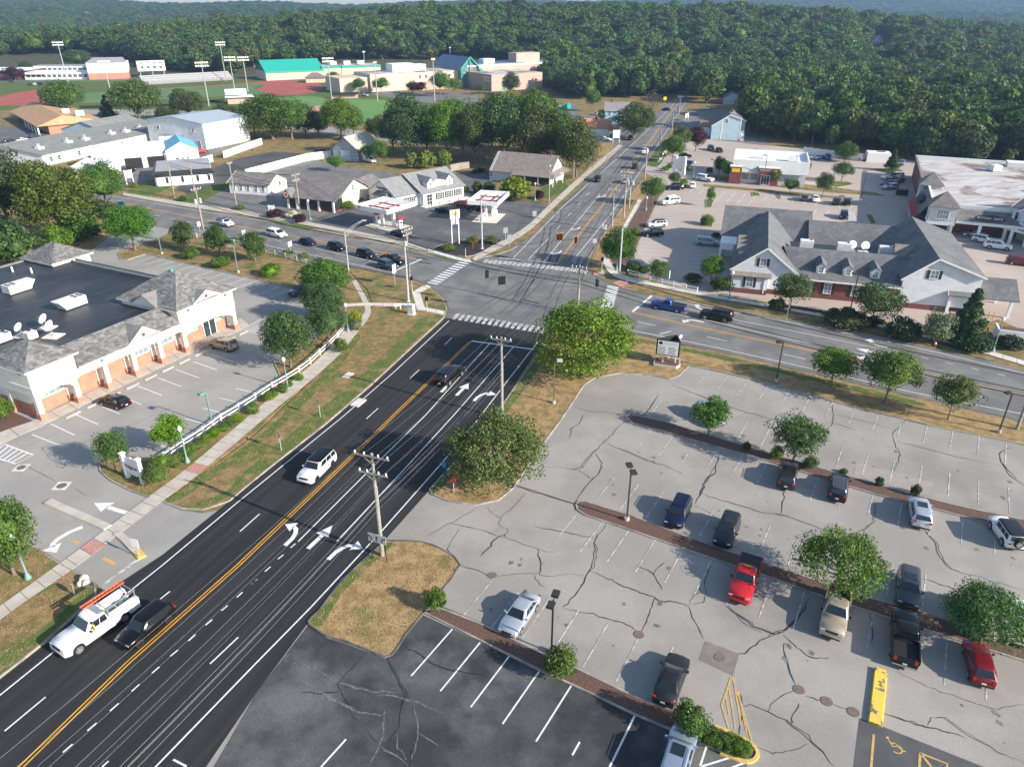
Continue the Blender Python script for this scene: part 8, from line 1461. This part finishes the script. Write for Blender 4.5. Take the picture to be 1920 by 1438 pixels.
post_sign('blue rectangular sign below the broad tree at the lot entrance',(838,905),882,.6,.5,-30,flat('sign_blue',(.02,.07,.4),.5),M_bpole);post_sign('bright blue small sign half under the broad tree',(834,893),866,.5,.7,-30,flat('sign_light_blue',(.03,.25,.55),.5),M_bpole);post_sign('red octagonal stop sign at the lot entrance beside the broad tree',(851,925),893,.7,.7,30,flat('sign_red',(.55,.05,.03),.5),rnd_=True)
for l,bs,tv,w,h,f in(('group of white route signs near the dark blue SUV',(741,537),496,1.0,1.6,60),('white lane sign standing on the grass above the queue',(546,478),453,1.0,1.0,60),('white sign before the leftmost egg tree by the road',(375,434),416,.8,1.0,60),('white sign right of the middle egg tree',(459,452),432,.9,1.0,60),('white sign on the east sidewalk by the front tree',(1474,603),566,.7,.9,75),('white sign on the east sidewalk before the juniper',(1667,636),602,.7,.9,75),('pair of white signs at the end of the corner picket fence',(1252,544),508,.8,1.4,70),('small white sign on the verge behind the directory sign',(1275,640),628,.5,.5,30),('white speed sign on the right kerb of the north road',(1132,458),421,.9,1.1,-15),('white sign low on the right kerb near the junction',(1114,480),448,.8,.9,-15),('grey double sign on the island verge by the store corner',(955,464),440,.9,1.8,15),('grey sign behind the double sign by the store corner',(948,450),427,1.0,1.2,15),('grey sign on the lawn by the road near the right canopy',(1002,409),396,1.0,1.2,15),('yellow diamond sign far up the north road',(1246,196),182,1.6,1.6,0),('green street sign on the green verge',(1233,300),279,.9,.5,0)):
 post_sign(l,bs,tv,w,h,f,SB if l.startswith('grey')else flat('sign_yellow',(.75,.6,.02),.5)if 'yellow' in l else M_teal if 'green street' in l else SW)
H=3.0;t=thing('lane_control_sign','grey three panel lane control sign at the foot of the two armed utility pole','road sign',G(712,1052),R(-22));m=MB();[m.bar((x,0,0),(x,0,3.1),.07)for x in(-.75,.75)];m.build('post',M_bpole,t)
for i,k in enumerate('LSR'):
 x=(i-1)*.62;m=MB();m.box(x-.29,x+.29,-.08,-.04,2.2,3.1);p_=m.build('sign_panel',flat('sign_grey',(.42,.42,.44),.5),t);m=MB();d={'L':-.16,'S':0,'R':.16}[k];m.bar((x-d*.5,-.09,2.35),(x-d*.5,-.09,2.7),.07,.02,up=(0,1,0));m.bar((x-d*.5,-.09,2.7),(x+d,-.09,2.78 if d else 2.9),.07,.02,up=(0,1,0));m.tri((x+d*1.1-.12,-.092,2.72),(x+d*1.1+.12,-.092,2.72),(x+d*1.1,-.092,2.98));m.build('arrow',M_dark,p_)
a_,b_=G(241,896),G(270,908);an=math.atan2((b_-a_).y,(b_-a_).x);L_=(b_-a_).length;t=thing('monument_sign','white two post sign with a red script name at the pharmacy entrance','sign',a_,an)
for x in(0,L_):m=MB();m.box(x-.2,x+.2,-.2,.2,0,3.1);m.box(x-.28,x+.28,-.28,.28,3.1,3.2);m.build('post',M_trimw,t)
m=MB();m.prism([(.2,1.0),(.8,.75),(L_-.8,.75),(L_-.2,1.0),(L_-.2,2.7),(L_/2,3.0),(.2,2.7)],0,.14);pn=m.build('sign_panel',flat('sign_pale',(.72,.75,.78),.5),t);pn.rotation_euler=(math.pi/2,0,0);pn.location=(0,.07,0);text('lettering','Walgreens',.62,flat('script_red',(.35,.01,.04),.5),pn,(L_/2,1.75,.16),(0,0,.0),.01,shear=.3,bold=.01)
a_=G(1236,693);t=thing('directory_sign','black framed white directory sign on a stone bordered bed at the corner','sign',G(1250,684),R(-20));m=MB();m.prism([(-1.7,-1.2),(1.5,-1.2),(1.9,-.2),(1.7,1.5),(-.8,1.9),(-1.9,.9)],0,.42);m.build('stone_bed',M_conc,t);m=MB();m.prism([(-1.5,-1.0),(1.35,-1.0),(1.7,-.2),(1.5,1.3),(-.75,1.65),(-1.65,.8)],.42,.46);m.build('mulch',M_mulch,t)
m=MB();[m.bar((x,y,.4),(x,y,1.8),.16)for x,y in((-.6,-.2),(1.1,.1),(0,1.2))];m.build('post',M_trimw,t)
m=MB();m.bar((-1.6,-.5,2.85),(.7,1.75,2.85),.12,2.3);m.bar((1.6,-.5,2.85),(.75,1.75,2.85),.12,2.3);m.build('sign_frame',M_dark,t)
for rz,pos in((0,(0,-.55,0)),):
 m=MB();m.box(-1.55,1.55,-.08,.08,1.7,4.0);f_=m.build('sign_frame',M_dark,t);f_.location=pos;f_.rotation_euler=(0,0,rz);
 if rz==0:m=MB();m.box(-1.42,1.42,-.1,-.08,1.83,3.87);m.build('sign_face',SW,f_)
 if rz==0:
  m=MB();[m.box(-1.35+(i%2)*1.4,-1.35+(i%2)*1.4+1.15-.1*(i%3),-.106,-.1,1.95+(i//2)*.2,2.03+(i//2)*.2)for i in range(12)];m.build('listing_bar',flat('ink',(.12,.14,.18),.6),f_);m=MB();m.add([(x,-.106,z)for x,z in((-1.3,3.3),(-.75,3.3),(-.75,3.6),(-.95,3.78),(-1.1,3.78),(-1.3,3.6))],[tuple(range(6))]);m.build('house_emblem',M_dark,f_);m=MB();[m.box(-.6,1.3,-.106,-.1,z,z+.12)for z in(3.35,3.6)];m.build('title_bar',flat('ink_pale',(.45,.49,.54),.6),f_)
def two_post(label,A,B,h,z0,m,cat='sign',w=.2):
 a,b=G(*A),G(*B);L=(b-a).length;t=thing('sign',label,cat,a,math.atan2((b-a).y,(b-a).x));[(lambda k:(k.box(x-w/2,x+w/2,-w/2,w/2,0,h),k.build('post',M_trimw,t)))(MB())for x in(0,L)];k=MB();k.box(w/2,L-w/2,-.06,.06,z0,h-.1);pn=k.build('sign_panel',m,t);return t,pn,L
t,pn,L=two_post('white fuel price sign with a yellow shell emblem in the planting bed',(848,460),(861,458),7.2,4.4,SW,w=.16);k=MB();k.box(-.3,L+.3,-.12,.12,5.6,7.4);k.build('sign_box',SW,t);shell(t,(L/2,-.14,6.5),(0,0,0),.62);k=MB();[k.box(.15,L-.15,-.075,-.065,z,z+.05)for z in(4.75,5.1)];k.build('price_divider',flat('pale_red',(.6,.3,.3),.6),pn)
two_post('white plaza sign on two thick posts at the tan lot entry',(1264,327),(1281,329),5.4,1.6,SW,w=.9);two_post('white sign panel on posts before the orange roofed cottage',(1149,268),(1161,268),4.6,1.6,SW);two_post('white cafe sign board in the roadside bed',(506,405),(516,405),2.6,.8,SW);two_post('white shop sign with dark lettering panel before the loose tree',(239,350),(252,348),4.4,2.2,SW);two_post('white sign of the brown roofed office',(1044,344),(1055,344),3.0,.9,SW);two_post('white sign at the driveway of the pale blue house',(1284,228),(1290,226),3.2,1.4,SW)
t=thing('trough_wall','white low trough wall holding a mulch bed near the right edge','planter',G(1866,640),R(-22));m=MB();m.box(0,7,0,.25,0,1.9);m.box(0,.25,.25,3,0,1.9);m.build('wall',M_trimw,t);m=MB();m.box(.25,7,.25,3,0,1.5);m.build('mulch',M_mulch,t)
t=thing('fire_hydrant','red fire hydrant with a white top on the east sidewalk verge','fire hydrant',G(1752,651));m=MB();m.lathe([(.18,0),(.18,.06),(.13,.1),(.13,.5),(.17,.52),(.17,.58)],10);m.tube([(-.25,0,.42),(.25,0,.42)],.07,8);m.build('body',flat('hydrant_red',(.5,.03,.03),.4),t);m=MB();m.lathe([(.17,.58),(.13,.72),(.05,.8),(.001,.82)],10);m.build('bonnet',M_trimw,t)
# loose pieces
def block(name,label,cat,px,h,m,w,z=.03):
 P=[G(*p)for p in smooth_px(px,4)];mb=MB();c=P[0];mb.kerb([(p.x-c.x,p.y-c.y)for p in P],w,h,z);return tag(put(name,mb.mesh(name,m),None,c),label,cat)
block('median_kerb','long concrete median strip in the pharmacy driveway','median',[(90,941),(130,959),(170,976),(203,991)],.18,M_conc,.95);block('median_kerb','curved concrete median beyond the sidewalk in the driveway','median',[(219,1000),(236,1014),(248,1027),(255,1033)],.18,M_conc,.8);block('yellow_kerb','yellow painted end of the curved driveway median','kerb',[(256,1034),(262,1041),(267,1047)],.17,MATS['yellow_kerb_paint'],.8)
yb=mat('chipped_yellow_paint',(.78,.52,.07),(.70,.47,.08),scale=2,rough=.8,c3=(.16,.14,.11),scale3=1.7,lo3=.54,hi3=.58);block('yellow_kerb','chipped yellow painted concrete kerb block in the pale lot','kerb',[(1651,1257),(1648,1290),(1644,1325),(1640,1360)],.22,yb,.95)
for i,(u,v,r)in enumerate(((158,1090,.42),(163,1098,.36),(152,1098,.28))):
 g=np.random.default_rng(i);bm=bmesh.new();bmesh.ops.create_icosphere(bm,subdivisions=2,radius=r);[setattr(v_,'co',v_.co*(1+.18*math.sin(5*v_.co.x+i)*math.cos(4*v_.co.y)))for v_ in bm.verts];me=bpy.data.meshes.new('rock');bm.to_mesh(me);bm.free();me.materials.append(mat('pale_rock',(.62,.56,.46),(.5,.45,.37),scale=3,rough=.9));o=put('rock',me,None,G(u,v)+Vector((0,0,r*.75)));tag(o,('largest pale boulder','middle pale boulder','smallest pale boulder')[i]+' on the lawn corner by the driveway','rock')
for l,p,s in(('pale concrete catch basin slab on the kerb of the fresh road',(672,756),1.0),('grey utility pad in the grass of the long verge',(653,705),.8)):o=G(*p);m=MB();m.box(-s,s,-s*.6,s*.6,.02,.16);x=put('basin_slab',m.mesh('basin_slab',M_concw),None,o,R(68));tag(x,l,'slab')
t=thing('box_truck','white box truck with a red and black swoosh in the garage yard','truck',G(314,278),R(18));m=MB();m.box(-3.6,2.0,-1.25,1.25,1.0,3.9);bx=m.build('cargo_box',M_trimw,t);m=MB();m.box(2.0,4.0,-1.1,1.1,.6,2.6);m.build('cab',M_trimw,t);m=MB();m.box(3.96,4.03,-1.0,1.0,1.6,2.4);m.box(2.6,3.6,-1.13,-1.1,1.6,2.3);m.build('cab_window',M_glass,t)
for x in(-2.4,3.0):
 for s in(-1,1):put('wheel',CM['pickup']['tyre'],t,(x,s*1.0,.42),(0,0,0 if s>0 else math.pi))
t.rotation_euler=(0,0,R(198));m=MB();m.tube([(-.4+1.5*math.cos(a),1.27,2.2+.9*math.sin(a))for a in np.linspace(2.6,5.6,12)],[.1+.25*math.sin(math.pi*i/11)for i in range(12)],6);m.build('swoosh',flat('swoosh_red',(.55,.02,.08),.5),bx);m=MB();m.box(-1.4,.4,1.26,1.3,1.9,2.9);m.build('logo_patch',M_dark,bx)

# = tufts standing in the near grass
g=np.random.default_rng(4);V_=[]
def inside(P,x,y):
 c=np.zeros(len(x),bool);n=len(P)
 for i in range(n):
  (a,b),(d,e)=P[i],P[(i+1)%n];k=((b>y)!=(e>y))&(x<(d-a)*(y-b)/(e-b+1e-12)+a);c^=k
 return c
for px,dens in(([(715,1024),(790,1019),(830,1034),(860,1061),(824,1110),(791,1151),(758,1191),(723,1230),(647,1201),(584,1170),(604,1143),(646,1087)],26),([(806,918),(876,842),(938,766),(1004,675),(1095,724),(1050,792),(990,874),(960,915),(890,946),(830,934)],16),([(306,940),(480,818),(600,704),(696,600),(828,592),(776,646),(696,720),(608,796),(518,866),(430,938),(380,954)],15),([(190,885),(300,872),(330,880),(300,930),(240,918)],14),([(0,1165),(140,1070),(176,1100),(95,1194),(0,1265)],18),([(0,1080),(84,1042),(106,1056),(0,1128)],16)):
 P=gp(px);xs=[p[0]for p in P];ys=[p[1]for p in P];A=(max(xs)-min(xs))*(max(ys)-min(ys));n=int(A*dens)
 x=g.uniform(min(xs),max(xs),n);y=g.uniform(min(ys),max(ys),n);k=inside(P,x,y);x,y=x[k],y[k];n=len(x);a=g.uniform(0,6.28,n);h=g.uniform(.04,.13,n);w=g.uniform(.025,.06,n);L=g.normal(0,.06,(n,2))
 c=np.stack([x,y,np.full(n,.10)],1);dx=np.stack([np.cos(a)*w,np.sin(a)*w,np.zeros(n)],1);top=c+np.stack([L[:,0],L[:,1],h],1)
 V_.append(np.stack([c-dx,c+dx,top],1).reshape(-1,3))
V_=np.concatenate(V_);n=len(V_)//3;me=bpy.data.meshes.new('grass');me.vertices.add(3*n);me.vertices.foreach_set('co',V_.astype(np.float32).ravel());me.loops.add(3*n);me.loops.foreach_set('vertex_index',np.arange(3*n,dtype=np.int32));me.polygons.add(n);me.polygons.foreach_set('loop_start',np.arange(n,dtype=np.int32)*3);me.update()
me.materials.append(mat('grass_blade',(0.31,0.22,0.11),(0.16,0.15,0.055),scale=0.45,rough=.9,fine=.15,fscale=8,island=.2,lo=.45,hi=.68));struct(put('grass',me),'stuff')

# = air
m=bpy.data.materials.new('haze_air');m.use_nodes=True;nt=m.node_tree;nt.nodes.clear();o_=nt.nodes.new('ShaderNodeOutputMaterial');pv=nt.nodes.new('ShaderNodeVolumePrincipled');pv.inputs['Color'].default_value=(.42,.64,1.0,1);pv.inputs['Density'].default_value=0.00017;pv.inputs['Anisotropy'].default_value=0.3;nt.links.new(pv.outputs[0],o_.inputs['Volume'])
mb=MB();mb.box(-5400,5400,-400,5800,-2,190);hz=mb.build('haze',m);struct(hz,'stuff')
